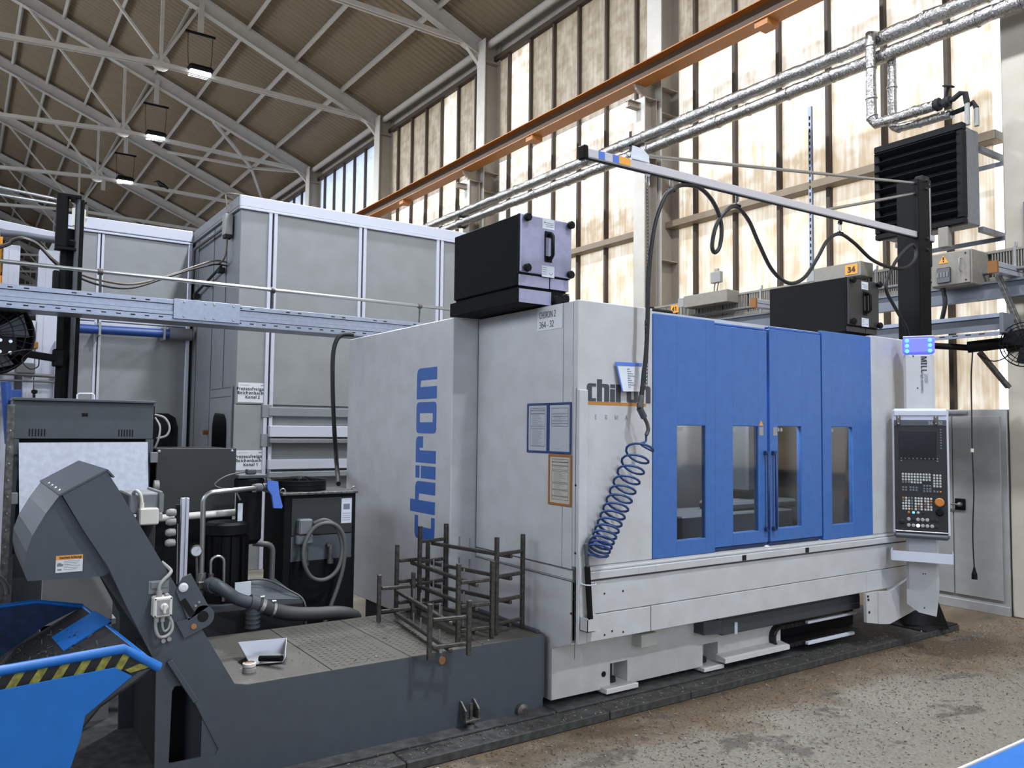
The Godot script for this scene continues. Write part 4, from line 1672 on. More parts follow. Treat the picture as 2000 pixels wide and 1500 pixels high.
func build_machine_extras() -> void:
	# document frames on the left wall
	var form := [[0.06, 0.10, false, true], [0.12, 0.17, false, true], [0.19, 0.46, true, true], [0.5, 0.9, true, true]]
	framed("document_frame", "blue framed form full of small print, left of the blue pair", P(-4.262, 1.602), P(-4.038, 1.917), 3.049, M["frame_blue"], doc_image(160, 224, Color(0.66, 0.68, 0.70), form, 1), "form_left", "blue document frames")
	framed("document_frame", "blue framed form with ruled boxes above an empty half, right of the blue pair", P(-4.036, 1.602), P(-3.806, 1.917), 3.049, M["frame_blue"], doc_image(160, 224, Color(0.66, 0.68, 0.70), [[0.07, 0.19, false, true], [0.19, 0.25, true, true], [0.25, 0.34, true, true], [0.34, 0.40, true, true], [0.40, 0.46, true, true], [0.92, 0.97, true, false]], 2), "form_right", "blue document frames")
	framed("document_frame", "orange framed form below the right blue frame", P(-4.030, 1.288), P(-3.802, 1.598), 3.049, M["frame_orange"], doc_image(160, 224, Color(0.70, 0.68, 0.62), [[0.05, 0.11, true, true], [0.12, 0.18, false, true], [0.2, 0.28, true, true], [0.31, 0.55, true, true], [0.58, 0.70, true, true], [0.72, 0.84, true, true], [0.86, 0.92, false, true]], 3), "form_orange", "")
	# clear sheet with the machine's number
	var n := thing("number_sheet", "pale sheet lettered CHIRON 2 364 - 32 high on the left wall", "sign", V(3.049, 2.455, -4.035))
	var s := mb()
	bo(s, V(3.0492, 2.378, -4.166), V(3.047, 2.53, -3.905))
	var sh := part("sheet", s, M["sheet_white"], n)
	words("lettering", "CHIRON 2", V(3.0465, 2.475, -4.055), V(0, 0, 1), Vector3.UP, 0.055, M["ink"], sh, false, 0.17)
	words("lettering", "364 - 32", V(3.0465, 2.413, -4.065), V(0, 0, 1), Vector3.UP, 0.055, M["ink"], sh, false, 0.15)
	# plastic pocket on the front panel, hanging behind the chain
	var k := thing("sheet_pocket", "clear plastic pocket with a blue top edge over the grey lettering", "document pocket", V(3.44, 2.08, -3.735))
	s = mb()
	plate(s, V(3.335, 2.165, -3.735), V(3.545, 2.168, -3.73), V(3.525, 1.995, -3.715), V(3.37, 1.99, -3.715), 0.003)
	part("sheet", s, M["sticker"], k)
	s = mb()
	plate(s, V(3.332, 2.172, -3.733), V(3.548, 2.175, -3.728), V(3.546, 2.155, -3.726), V(3.334, 2.152, -3.731), 0.006)
	plate(s, V(3.332, 2.165, -3.733), V(3.342, 2.165, -3.732), V(3.376, 1.99, -3.712), V(3.368, 1.99, -3.712), 0.005)
	part("blue_edge", s, M["valve_blue"], k)
	s = mb()
	for e in 9:
		bo(s, V(3.425, 2.13 - 0.014 * e, -3.729 + 0.0015 * e), V(3.425 + 0.02 + 0.012 * ((e * 5) % 4), 2.134 - 0.014 * e, -3.7265 + 0.0015 * e))
	var pr := part("print", s, M["ink_grey"], k)
	pr.set_meta("kind", "stuff")
	# holster on the corner with the black gun in it
	var h := thing("gun_holster", "bent white sheet metal holster on the front left corner of the machine", "holster", V(3.1, 0.66, -3.70))
	s = mb()
	plate(s, V(3.05, 1.005, -3.731), V(3.10, 1.005, -3.731), V(3.13, 0.655, -3.731), V(3.06, 0.655, -3.731), 0.004)
	bo(s, V(3.06, 0.575, -3.73), V(3.165, 0.665, -3.727))
	bo(s, V(3.06, 0.575, -3.73), V(3.064, 0.655, -3.66))
	bo(s, V(3.06, 0.575, -3.664), V(3.115, 0.648, -3.66))
	bo(s, V(3.111, 0.578, -3.73), V(3.165, 0.66, -3.69))
	bo(s, V(3.06, 0.575, -3.73), V(3.16, 0.579, -3.66))
	part("pocket", s, M["white_paint"], h)
	s = mb()
	tube(s, arc(V(3.1, 0.845, -3.70), Vector3.RIGHT, V(0, 0, 1), 0.042, 0, 360, 12), 0.004, 5)
	part("ring", s, M["sticker"], h)
	var gun := thing("blow_gun", "black compressed air gun standing in the white holster", "air gun", V(3.1, 0.60, -3.695))
	s = mb()
	bar(s, V(3.112, 0.60, -3.695), V(3.088, 0.95, -3.70), 0.032, 0.028, 0.006)
	part("barrel", s, M["black"], gun)
	s = mb()
	bar(s, V(3.09, 0.94, -3.70), V(3.075, 1.085, -3.70), 0.022, 0.022, 0.006)
	tube(s, spline([V(3.082, 1.05, -3.70), V(3.09, 1.10, -3.70), V(3.12, 1.12, -3.695), V(3.14, 1.115, -3.69)], 4), 0.012, 8)
	part("grip", s, M["dark_grey"], gun)
	# coiled blue air hose
	var a0: Vector3 = V(3.46, 1.653, -3.64)
	var a1: Vector3 = V(3.145, 1.032, -3.67)
	var pts := []
	var dirv := (a1 - a0).normalized()
	var turns := 14.0
	for i in int(turns * 14) + 1:
		var f := i / (turns * 14.0)
		var ff := 0.4 * f + 0.6 * (1.0 - pow(1.0 - f, 2.0))
		var c := a0.lerp(a1, ff)
		var th := TAU * turns * f + 0.3
		var u := V(0.86, -0.46, 0.22).normalized()
		var w := V(0.10, 0.22, 0.95).normalized()
		var rr := lerpf(0.082, 0.066, f)
		pts.append(c + u * (rr * cos(th)) + w * (rr * 0.62 * sin(th)) - dirv * (0.012 * sin(th)))
	var lead := spline([V(3.522, 1.728, -3.66), V(3.518, 1.684, -3.66), V(3.479, 1.665, -3.66), pts[0]], 5)
	var tail := spline([pts[-1], V(3.169, 0.999, -3.68), V(3.114, 1.016, -3.68), V(3.082, 1.018, -3.68)], 5)
	s = mb()
	tube(s, lead.slice(0, -1) + pts + tail.slice(1), 0.0075, 7)
	single("coiled_hose", s, M["hose_blue"], "coiled blue air hose stretched down the white front panel", "hose")


func build_console() -> void:
	# turned to face the viewer: in its own axes x runs along its face, z towards the viewer
	var t := thing("control_console", "control console with dark screen and keypads on a white pillar, right of the machine", "control console", V(6.385, 0.30, -3.50), "", deg_to_rad(-62.0))
	t.set_meta("own_axes", true)
	var o := -0.30
	var s := mb()
	bo(s, V(-0.115, o + 0.98, -0.16), V(0.112, o + 2.405, -0.06), 0.02)
	bo(s, V(-0.115, o + 0.48, -0.15), V(0.118, o + 1.0, -0.05), 0.02)
	prism(s, "z", [P(-0.115, o + 0.5), P(0.118, o + 0.5), P(0.108, o + 0.40), P(0.095, o + 0.30), P(-0.03, o + 0.32), P(-0.115, o + 0.38)], -0.15, -0.05)
	var pil := part("pillar", s, M["white_paint"], t)
	words("lettering", "MILL", V(0.035, o + 2.315, -0.058), Vector3.DOWN, Vector3.RIGHT, 0.058, M["ink"], pil, true)
	words("lettering", "2000", V(0.05, o + 2.20, -0.058), Vector3.DOWN, Vector3.RIGHT, 0.034, M["soft_letter"], pil)
	words("lettering", "high dynamics", V(0.022, o + 2.165, -0.058), Vector3.DOWN, Vector3.RIGHT, 0.026, M["ink_grey"], pil)
	for e in [[-0.04, 2.39 - 0.006], [-0.012, 2.122], [0.0, 0.92], [-0.025, 0.92], [0.005, 0.63], [0.02, 0.63], [0.01, 0.36]]:
		s = mb()
		cyl(s, V(e[0], o + e[1], -0.062 if e[1] > 1.0 else -0.052), V(e[0], o + e[1], -0.056 if e[1] > 1.0 else -0.047), 0.005, 8)
		part("screw", s, M["soot"], pil)
	# signal light on top
	s = mb()
	bo(s, V(-0.12, o + 2.405, -0.165), V(0.117, o + 2.535, -0.055), 0.012)
	var sl := part("signal_light", s, M["beacon_glow"], t, "glowing blue violet signal light with bright dots")
	s = mb()
	bo(s, V(-0.118, o + 2.535, -0.16), V(0.115, o + 2.55, -0.06), 0.006)
	part("cap", s, M["white_paint"], sl)
	for y in [2.425, 2.468, 2.51]:
		for x in [-0.085, 0.082]:
			s = mb()
			lathe(s, V(x, o + y, -0.056), V(0, 0, 1), [P(0.016, 0), P(0.012, 0.006), P(0, 0.008)], 8)
			part("led", s, M["beacon_led"], sl)
	# console body, leaning back a little
	var bs := Basis(V(1, 0, 0), deg_to_rad(-3.0))
	var c := V(0, o + 1.445, 0.0)
	s = mb()
	bxb(s, bs, c + bs * V(0, 0.0, -0.02), V(0.405, 1.0, 0.10), 0.012)
	bxb(s, bs, c + bs * V(0, 0.47, 0.012), V(0.408, 0.075, 0.05), 0.02)
	var hs := part("housing", s, M["white_trim"], t)
	s = mb()
	bxb(s, bs, c + bs * V(0, -0.035, 0.033), V(0.375, 0.90, 0.012), 0.004)
	var fr := part("front_plate", s, M["panel_black"], t)
	s = mb()
	bxb(s, bs, c + bs * V(0, 0.39, 0.041), V(0.372, 0.046, 0.006), 0.002)
	var band := part("number_band", s, M["dark_grey"], fr)
	for e in [["36", 0.075], ["32", 0.142]]:
		var wd := words("lettering", e[0], c + bs * V(e[1], 0.39, 0.045), bs.x, bs.y, 0.034, M["plastic_grey"], band, true)
	s = mb()
	bxb(s, bs, c + bs * V(-0.02, 0.21, 0.041), V(0.27, 0.22, 0.006), 0.004)
	part("screen", s, M["screen"], fr)
	for x in [-0.155, 0.115]:
		s = mb()
		bxb(s, bs, c + bs * V(x, 0.41, 0.05), V(0.032, 0.075, 0.012), 0.006)
		var cl := part("clip", s, M["steel_dull"], t)
		s = mb()
		for y in [0.435, 0.385]:
			lathe(s, c + bs * V(x, y, 0.055), bs.z, [P(0.006, 0), P(0.004, 0.004), P(0, 0.004)], 8)
			part("rivet", s, M["bright_steel"], cl)
			s = mb()
	var key := func(x: float, y: float, m: String, w := 0.0155, h := 0.0165) -> void:
		if not keys.has(m):
			keys[m] = mb()
		bxb(keys[m], bs, c + bs * V(x, y, 0.0415), V(w, h, 0.008), 0.003)
	keys = {}
	for k in 8:
		key.call(0.147, 0.335 - 0.021 * k, "key_grey", 0.012, 0.013)
	for k in 10:
		key.call(-0.138 + 0.0287 * k, 0.105, "key_grey", 0.014, 0.012)
	for x in [-0.138, 0.12]:
		key.call(x, 0.085, "key_grey", 0.014, 0.012)
	for j in 4:
		for i in 10:
			if j < 3 or i < 7:
				key.call(-0.128 + 0.0212 * i, -0.022 - 0.0215 * j, "key_white" if (j < 3 or i > 2) else "key_grey")
	for j in 5:
		for i in 3:
			key.call(0.095 + 0.0215 * i, -0.026 - 0.0215 * j, "key_white")
	for j in 2:
		for i in 5:
			key.call(-0.128 + 0.021 * i + (0.012 if i > 1 else 0.0), -0.128 - 0.021 * j, "key_grey")
	for j in 3:
		for i in 3:
			key.call(0.023 + 0.0212 * i, -0.112 - 0.021 * j, "key_grey")
	key.call(0.095, -0.154, "key_grey")
	key.call(0.1165, -0.154, "key_grey")
	key.call(0.138, -0.154, "key_orange")
	for j in 5:
		for i in 10:
			var odd := (i * 7 + j * 3) % 11
			key.call(-0.128 + 0.0208 * i + 0.006 * floorf(i / 3.5), -0.212 - 0.0215 * j, "key_orange" if odd == 0 else ("key_grey" if odd == 3 or i == 3 else "key_white"))
	for m in keys:
		var kp := part("keypad", keys[m], M[m], fr)
		kp.set_meta("kind", "stuff")
	for e in [[-0.088, "key_orange"], [-0.055, "key_lit"], [-0.022, "key_white"], [0.012, "soot"]]:
		s = mb()
		bxb(s, bs, c + bs * V(e[0], -0.325, 0.0425), V(0.02, 0.018, 0.01), 0.004)
		part("function_key", s, M[e[1]], fr)
	s = mb()
	lathe(s, c + bs * V(0.13, -0.235, 0.039), bs.z, [P(0.026, 0), P(0.026, 0.012), P(0.034, 0.018), P(0.034, 0.03), P(0.028, 0.034), P(0, 0.034)], 18)
	part("override_knob", s, M["knob_orange"], fr, "round orange push knob")
	s = mb()
	lathe(s, c + bs * V(0.13, -0.315, 0.039), bs.z, [P(0.03, 0), P(0.028, 0.012), P(0.018, 0.02), P(0, 0.02)], 16)
	part("dial", s, M["black"], fr)
	for r in 2:
		for k in 7:
			s = mb()
			var lit := r == 1 and k == 2
			var dk: bool = (r == 0 and k in [1, 5, 6]) or (r == 1 and k == 6)
			lathe(s, c + bs * V(-0.09 + 0.033 * k, -0.378 - 0.048 * r, 0.039), bs.z, [P(0.014, 0), P(0.014, 0.006), P(0.010, 0.009), P(0, 0.009)], 14)
			part("push_button", s, M["key_lit_white" if lit else ("soot" if dk else "plastic_grey")], fr)
	s = mb()
	lathe(s, c + bs * V(-0.137, -0.40, 0.039), bs.z, [P(0.02, 0), P(0.02, 0.008), P(0.012, 0.018), P(0, 0.018)], 14)
	part("key_switch", s, M["soot"], fr)
	s = mb()
	bxb(s, bs, c + bs * V(0, -0.475, 0.02), V(0.385, 0.012, 0.045), 0.004)
	part("bright_strip", s, M["bright_steel"], hs)
	s = mb()
	bxb(s, bs, c + bs * V(0, -0.508, 0.01), V(0.395, 0.045, 0.08), 0.018)
	part("grip_bar", s, M["dark_grey"], hs)
	# shelf under it
	s = mb()
	bo(s, V(-0.215, o + 0.745, -0.05), V(0.215, o + 0.75, 0.13))
	bo(s, V(-0.215, o + 0.745, 0.126), V(0.215, o + 0.822, 0.132))
	bo(s, V(-0.219, o + 0.745, -0.05), V(-0.213, o + 0.822, 0.132))
	bo(s, V(0.213, o + 0.745, -0.05), V(0.219, o + 0.822, 0.132))
	part("shelf", s, M["white_trim"], t)


var keys := {}


func build_boom() -> void:
	# the black post with its swinging boom
	var p := thing("boom_post", "tall black steel post with a swing bracket, behind the signal light", "post", V(7.17, 0.05, -3.95))
	var s := mb()
	bo(s, V(7.06, 0.06, -4.05), V(7.25, 4.05, -4.03))
	bo(s, V(7.06, 0.06, -3.87), V(7.25, 4.05, -3.85))
	bo(s, V(7.145, 0.06, -4.04), V(7.165, 4.05, -3.86))
	bo(s, V(7.055, 0.06, -4.05), V(7.065, 4.05, -3.85))
	part("shaft", s, M["black"], p)
	s = mb()
	for e in [V(-1, 0, 0), V(1, 0, 0)]:
		prism(s, "z", [P(7.155 + e.x * 0.05, 0.36), P(7.155 + e.x * 0.09, 0.36), P(7.155 + e.x * 0.24, 0.07), P(7.155 + e.x * 0.05, 0.07)], -3.96, -3.94)
	prism(s, "x", [P(-3.86, 0.36), P(-3.83, 0.36), P(-3.72, 0.07), P(-3.86, 0.07)], 7.145, 7.165)
	lathe(s, V(7.155, 0.06, -3.95), Vector3.UP, [P(0.26, 0), P(0.25, 0.02), P(0.13, 0.31), P(0, 0.31)], 4)
	part("foot", s, M["black"], p)
	s = mb()
	bo(s, V(6.9, 0.052, -4.2), V(7.42, 0.066, -3.757))
	part("foot_plate", s, M["soot"], p)
	# swing bracket: two arms, the pin and the boom
	var b := thing("swing_boom", "long bare aluminium swing boom with two thin tie rods over the machine", "boom", V(7.3, 3.5, -3.92))
	s = mb()
	bo(s, V(7.25, 3.30, -3.99), V(7.38, 3.58, -3.91), 0.01)
	bo(s, V(7.25, 3.96, -3.99), V(7.38, 4.14, -3.91), 0.01)
	bo(s, V(7.385, 3.30, -3.98), V(7.42, 4.12, -3.92), 0.006)
	for e in [[3.52, 7.2], [3.42, 7.2], [4.06, 7.2], [3.98, 7.2]]:
		cyl(s, V(e[1], e[0], -3.85), V(e[1], e[0], -3.832), 0.014, 8)
	part("bracket", s, M["soot"], b)
	s = mb()
	cyl(s, V(7.33, 3.55, -3.90), V(7.33, 4.02, -3.90), 0.017, 10)
	part("pivot_tube", s, M["steel"], b)
	var e0: Vector3 = V(7.401, 3.558, -3.905)
	var e1: Vector3 = V(2.987, 3.381, -3.62)
	s = mb()
	bar(s, e0, e1, 0.042, 0.058, 0.006)
	part("rail", s, M["aluminium"], b)
	s = mb()
	var bd := (e1 - e0).normalized()
	bar(s, e0 + V(0, -0.031, 0), e1 + V(0, -0.031, 0), 0.022, 0.006)
	part("slot", s, M["dark_gap"], b)
	s = mb()
	bar(s, e1 - bd * 0.004, e1 + bd * 0.035, 0.06, 0.085, 0.008)
	part("end_cap", s, M["black"], b)
	for e in [[0.09, 0.14, "valve_blue"], [0.21, 0.26, "valve_blue"], [0.26, 0.36, "label_yellow"]]:
		s = mb()
		bar(s, e1 - bd * e[0] + V(0, 0.002, 0), e1 - bd * e[1] + V(0, 0.002, 0), 0.047, 0.045)
		part("sticker", s, M[e[2]], b)
	var q0: Vector3 = e1 - bd * 0.46 + V(0, 0.075, 0)
	s = mb()
	bar(s, q0 + bd * 0.08 + V(0, -0.04, 0), q0 - bd * 0.07 + V(0, -0.04, 0), 0.05, 0.012)
	prism(s, "z", [P(q0.x - 0.08, q0.y - 0.035), P(q0.x + 0.07, q0.y - 0.06), P(q0.x + 0.07, q0.y + 0.0), P(q0.x + 0.02, q0.y + 0.035), P(q0.x - 0.07, q0.y + 0.04)], q0.z + 0.012, q0.z + 0.018)
	part("rod_bracket", s, M["sticker"], b)
	s = mb()
	cyl(s, q0 + V(0.03, 0, 0), V(7.33, 4.06, -3.90), 0.0125, 8)
	part("tie_rod", s, M["steel"], b)
	var q1: Vector3 = V(5.601, 3.513, -3.8)
	s = mb()
	cyl(s, q1, V(7.33, 4.0, -3.90), 0.0125, 8)
	part("tie_rod", s, M["steel"], b)
	s = mb()
	bar(s, q1 + bd * 0.07 + V(0, -0.018, 0), q1 - bd * 0.07 + V(0, -0.018, 0), 0.03, 0.035, 0.006)
	part("rod_bracket", s, M["bright_steel"], b)
	# cable trolleys
	for e in [[V(3.75, 3.306, -3.67), -3.67], [V(4.464, 3.339, -3.73), -3.73], [V(5.82, 3.364, -3.82), -3.82]]:
		var at: Vector3 = e[0]
		var tr := thing("cable_trolley", "", "cable trolley", at, "cable trolleys under the boom")
		tr.set_meta("label", "small black cable trolley under the boom, %s" % ("nearest its tip above the hanging hose" if at.x < 4.3 else ("above the far black filter box" if at.x > 5.3 else "between the other two")))
		s = mb()
		bx(s, at + V(0, 0.085, 0), V(0.03, 0.03, 0.03), 0.005)
		bx(s, at + V(0, 0.0, 0), V(0.06, 0.018, 0.03), 0.005)
		part("block", s, M["black"], tr)
		s = mb()
		tube(s, [at + V(-0.012, 0.08, 0), at + V(-0.016, 0.03, 0), at + V(0, 0.0, 0), at + V(0.016, 0.03, 0), at + V(0.012, 0.08, 0)], 0.004, 5)
		part("shackle", s, M["steel"], tr)
	# festooned black hose
	var h := [V(3.473, 1.949, -3.65), V(3.489, 2.086, -3.65), V(3.511, 2.231, -3.65), V(3.523, 2.456, -3.65), V(3.527, 2.65, -3.65), V(3.549, 2.88, -3.65), V(3.593, 3.082, -3.65), V(3.67, 3.244, -3.65), V(3.734, 3.302, -3.65), V(3.873, 3.368, -3.68), V(4.034, 3.373, -3.68), V(4.169, 3.292, -3.68), V(4.24, 3.155, -3.68), V(4.224, 3.012, -3.68), V(4.173, 2.959, -3.68), V(4.148, 3.008, -3.68), V(4.189, 3.147, -3.68), V(4.288, 3.262, -3.68), V(4.453, 3.33, -3.73), V(4.608, 3.263, -3.75), V(4.719, 3.112, -3.75), V(4.867, 2.936, -3.75), V(5.056, 2.859, -3.75), V(5.27, 2.925, -3.77), V(5.467, 3.104, -3.79), V(5.602, 3.265, -3.79), V(5.813, 3.355, -3.82), V(6.041, 3.32, -3.84), V(6.29, 3.215, -3.84), V(6.543, 3.181, -3.84), V(6.791, 3.201, -3.83), V(6.951, 3.299, -3.83), V(6.988, 3.389, -3.84), V(6.931, 3.427, -3.84), V(6.813, 3.365, -3.84), V(6.664, 3.246, -3.84), V(6.524, 3.072, -3.84), V(6.514, 2.961, -3.84), V(6.636, 2.84, -3.84), V(6.809, 2.676, -3.84), V(6.89, 2.557, -3.86)]
	s = mb()
	tube(s, spline(h, 7), 0.0145, 9)
	single("festoon_hose", s, M["black_rubber"], "black hose looped along the boom and hanging down to the machine front", "hose")
	# chain with its hook
	var top: Vector3 = V(3.526, 3.374, -3.655)
	var c := thing("hanging_chain", "thin steel chain hanging from the boom tip past the pale front panel", "chain", top)
	s = mb()
	prism(s, "z", [P(top.x - 0.045, top.y + 0.05), P(top.x + 0.04, top.y + 0.04), P(top.x + 0.015, top.y - 0.02), P(top.x - 0.015, top.y - 0.02)], top.z - 0.003, top.z + 0.003)
	part("hanger_plate", s, M["sticker"], c)
	s = mb()
	tube(s, [top, top + V(0.012, -0.035, 0), top + V(0.014, -0.075, 0), top + V(0, -0.09, 0), top + V(-0.014, -0.075, 0), top + V(-0.012, -0.035, 0)], 0.0035, 6, true)
	part("snap_hook", s, M["steel"], c)
	s = mb()
	var y := top.y - 0.095
	var n := 0
	while y > 2.02:
		var dx := 0.004 * sin(y * 9.0)
		chain_link(s, V(top.x + dx - (top.y - y) * 0.004, y, top.z), n % 2 == 0)
		if y < 2.42:
			chain_link(s, V(top.x + dx - 0.018 - (top.y - y) * 0.004, y + 0.006, top.z + 0.006), n % 2 == 1)
		y -= 0.0215
		n += 1
	var lk := part("links", s, M["dark_grey"], c)
	lk.set_meta("kind", "stuff")
	# the fittings at the lower end of the hose
	var f := thing("hose_coupling", "dark metal quick coupling between the black hose and the blue coil", "coupling", V(3.486, 1.88, -3.65))
	s = mb()
	cyl(s, V(3.473, 1.968, -3.65), V(3.464, 1.911, -3.65), 0.017, 10)
	cyl(s, V(3.464, 1.917, -3.65), V(3.46, 1.889, -3.65), 0.022, 10)
	part("nipple", s, M["steel_dull"], f)
	s = mb()
	cyl(s, V(3.456, 1.888, -3.65), V(3.495, 1.832, -3.65), 0.021, 10)
	part("sleeve", s, M["dark_grey"], f)
	s = mb()
	tube(s, spline([V(3.495, 1.832, -3.65), V(3.521, 1.792, -3.65), V(3.529, 1.754, -3.65), V(3.512, 1.722, -3.65)], 5), 0.012, 8)
	part("spring_guard", s, M["steel_dull"], f)


func chain_link(s: SurfaceTool, c: Vector3, flat: bool) -> void:
	var u := Vector3.RIGHT if flat else Vector3.BACK
	tube(s, [c + u * 0.0075 + V(0, 0.009, 0), c + V(0, 0.015, 0), c - u * 0.0075 + V(0, 0.009, 0), c - u * 0.0075 - V(0, 0.009, 0), c - V(0, 0.015, 0), c + u * 0.0075 - V(0, 0.009, 0)], 0.0024, 4, true)


func build_mist_units() -> void:
	mist(V(2.85, 2.54, -4.10), 0.41, 0.80, 0.565, "box_front_sheen", "near black oil mist filter box with a handle and reflected sky tinted into its front, overhanging the corner", true)
	mist(V(5.93, 2.548, -3.84), 0.44, 0.76, 0.475, "box_front_dark", "far black oil mist filter box on the machine behind the blue doors", false)


func mist(at: Vector3, w: float, d: float, h: float, front: String, label, near: bool) -> void:
	var t := thing("oil_mist_filter", label, "filter unit", at, "oil mist filters on top of the machine")
	var x0 := at.x
	var x1 := at.x + w
	var zf := at.z
	var zb := at.z - d
	var s := mb()
	if near:
		bo(s, V(x0, at.y, zb - 0.05), V(x1, at.y + 0.095, zf), 0.004)
		bo(s, V(x0 + 0.02, at.y + 0.095, zb), V(x1 - 0.02, at.y + 0.11, zf - 0.02))
	else:
		bo(s, V(x0 + 0.03, at.y, zb + 0.05), V(x1 - 0.06, at.y + 0.03, zf - 0.03))
	var y0 := at.y + (0.11 if near else 0.03)
	var bp := part("base_box", s, M["box_black"], t)
	if near:
		s = mb()
		bo(s, V(x0 + 0.005, at.y + 0.004, zf), V(x0 + 0.255, at.y + 0.09, zf + 0.003))
		bo(s, V(x0 + 0.36, at.y + 0.035, zf), V(x1 - 0.004, at.y + 0.09, zf + 0.003))
		part("front_plate", s, M[front], bp)
		s = mb()
		cyl(s, V(x0 + 0.285, at.y + 0.04, zf - 0.03), V(x0 + 0.285, at.y + 0.035, zf + 0.05), 0.03, 10)
		cyl(s, V(x0 + 0.34, at.y + 0.055, zf - 0.03), V(x0 + 0.34, at.y + 0.05, zf + 0.05), 0.03, 10)
		part("gland", s, M["black"], bp)
	s = mb()
	bo(s, V(x0, y0, zb), V(x1, at.y + h, zf - 0.012), 0.006)
	part("body", s, M["box_black"], t)
	var yl := y0 + (0.085 if near else 0.055)
	s = mb()
	bo(s, V(x0 + 0.008, y0, zf - 0.012), V(x0 + w * 0.60, yl - 0.012, zf - 0.004), 0.002)
	bo(s, V(x0 + w * 0.62, y0 - 0.0, zf - 0.012), V(x1 - 0.006, yl - 0.012, zf - 0.004), 0.002)
	part("lower_plate", s, M[front], t)
	s = mb()
	bo(s, V(x0 + 0.008, yl, zf - 0.014), V(x1 + 0.004, at.y + h - 0.004, zf + 0.012), 0.005)
	var door := part("door", s, M[front], t)
	s = mb()
	bo(s, V(x0 + 0.0, yl - 0.008, zf - 0.013), V(x1 + 0.002, at.y + h - 0.0, zf - 0.003))
	part("gasket", s, M["black"], door)
	var top := at.y + h - 0.004
	for e in [[x0 + 0.045, yl + 0.025], [x1 - 0.02, yl + 0.02], [x0 + 0.045, top - 0.02], [x1 - 0.02, top - 0.02]]:
		s = mb()
		lathe(s, V(e[0], e[1], zf + 0.012), V(0, 0, 1), [P(0.014, 0), P(0.014, 0.008), P(0.027, 0.014), P(0.027, 0.032), P(0.02, 0.038), P(0, 0.038)], 8)
		part("knob", s, M["black"], door)
	var cx := x0 + w * 0.54
	var cy := yl + (top - yl) * 0.5
	s = mb()
	tube(s, [V(cx, cy + 0.075, zf + 0.012), V(cx, cy + 0.075, zf + 0.05), V(cx, cy + 0.06, zf + 0.062), V(cx, cy - 0.06, zf + 0.062), V(cx, cy - 0.075, zf + 0.05), V(cx, cy - 0.075, zf + 0.012)], 0.012, 8)
	bo(s, V(cx - 0.03, cy + 0.06, zf + 0.012), V(cx + 0.03, cy + 0.10, zf + 0.018), 0.004)
	bo(s, V(cx - 0.03, cy - 0.10, zf + 0.012), V(cx + 0.03, cy - 0.06, zf + 0.018), 0.004)
	for e in [-1.0, 1.0]:
		bo(s, V(cx + e * 0.03, cy - 0.08, zf + 0.012), V(cx + e * 0.024, cy + 0.08, zf + 0.02))
	part("handle", s, M["black"], door)
	for e in [[0.147, 0.032, 0.048, false], [-0.16, 0.036, 0.05, true]]:
		s = mb()
		bo(s, V(cx - e[2], cy + e[0] - e[1], zf + 0.012), V(cx + e[2], cy + e[0] + e[1], zf + 0.0135))
		var lb := part("label_plate", s, M["sticker"], door)
		s = mb()
		if e[3]:
			tube(s, arc(V(cx + 0.022, cy + e[0] - 0.006, zf + 0.0135), Vector3.RIGHT, Vector3.UP, 0.013, 180, 360, 8), 0.002, 5)
			for r in 4:
				bo(s, V(cx - 0.044, cy + e[0] + 0.022 - 0.014 * r, zf + 0.0135), V(cx - 0.012, cy + e[0] + 0.025 - 0.014 * r, zf + 0.0142))
		else:
			prism(s, "z", [P(cx - 0.04, cy + e[0] + 0.012), P(cx - 0.02, cy + e[0] + 0.012), P(cx - 0.028, cy + e[0] + 0.002)], zf + 0.0135, zf + 0.0142)
			for r in 3:
				bo(s, V(cx - 0.02, cy + e[0] + 0.006 - 0.012 * r, zf + 0.0135), V(cx + 0.04, cy + e[0] + 0.009 - 0.012 * r, zf + 0.0142))
		var pr := part("print", s, M["ink_grey"], lb)
		pr.set_meta("kind", "stuff")


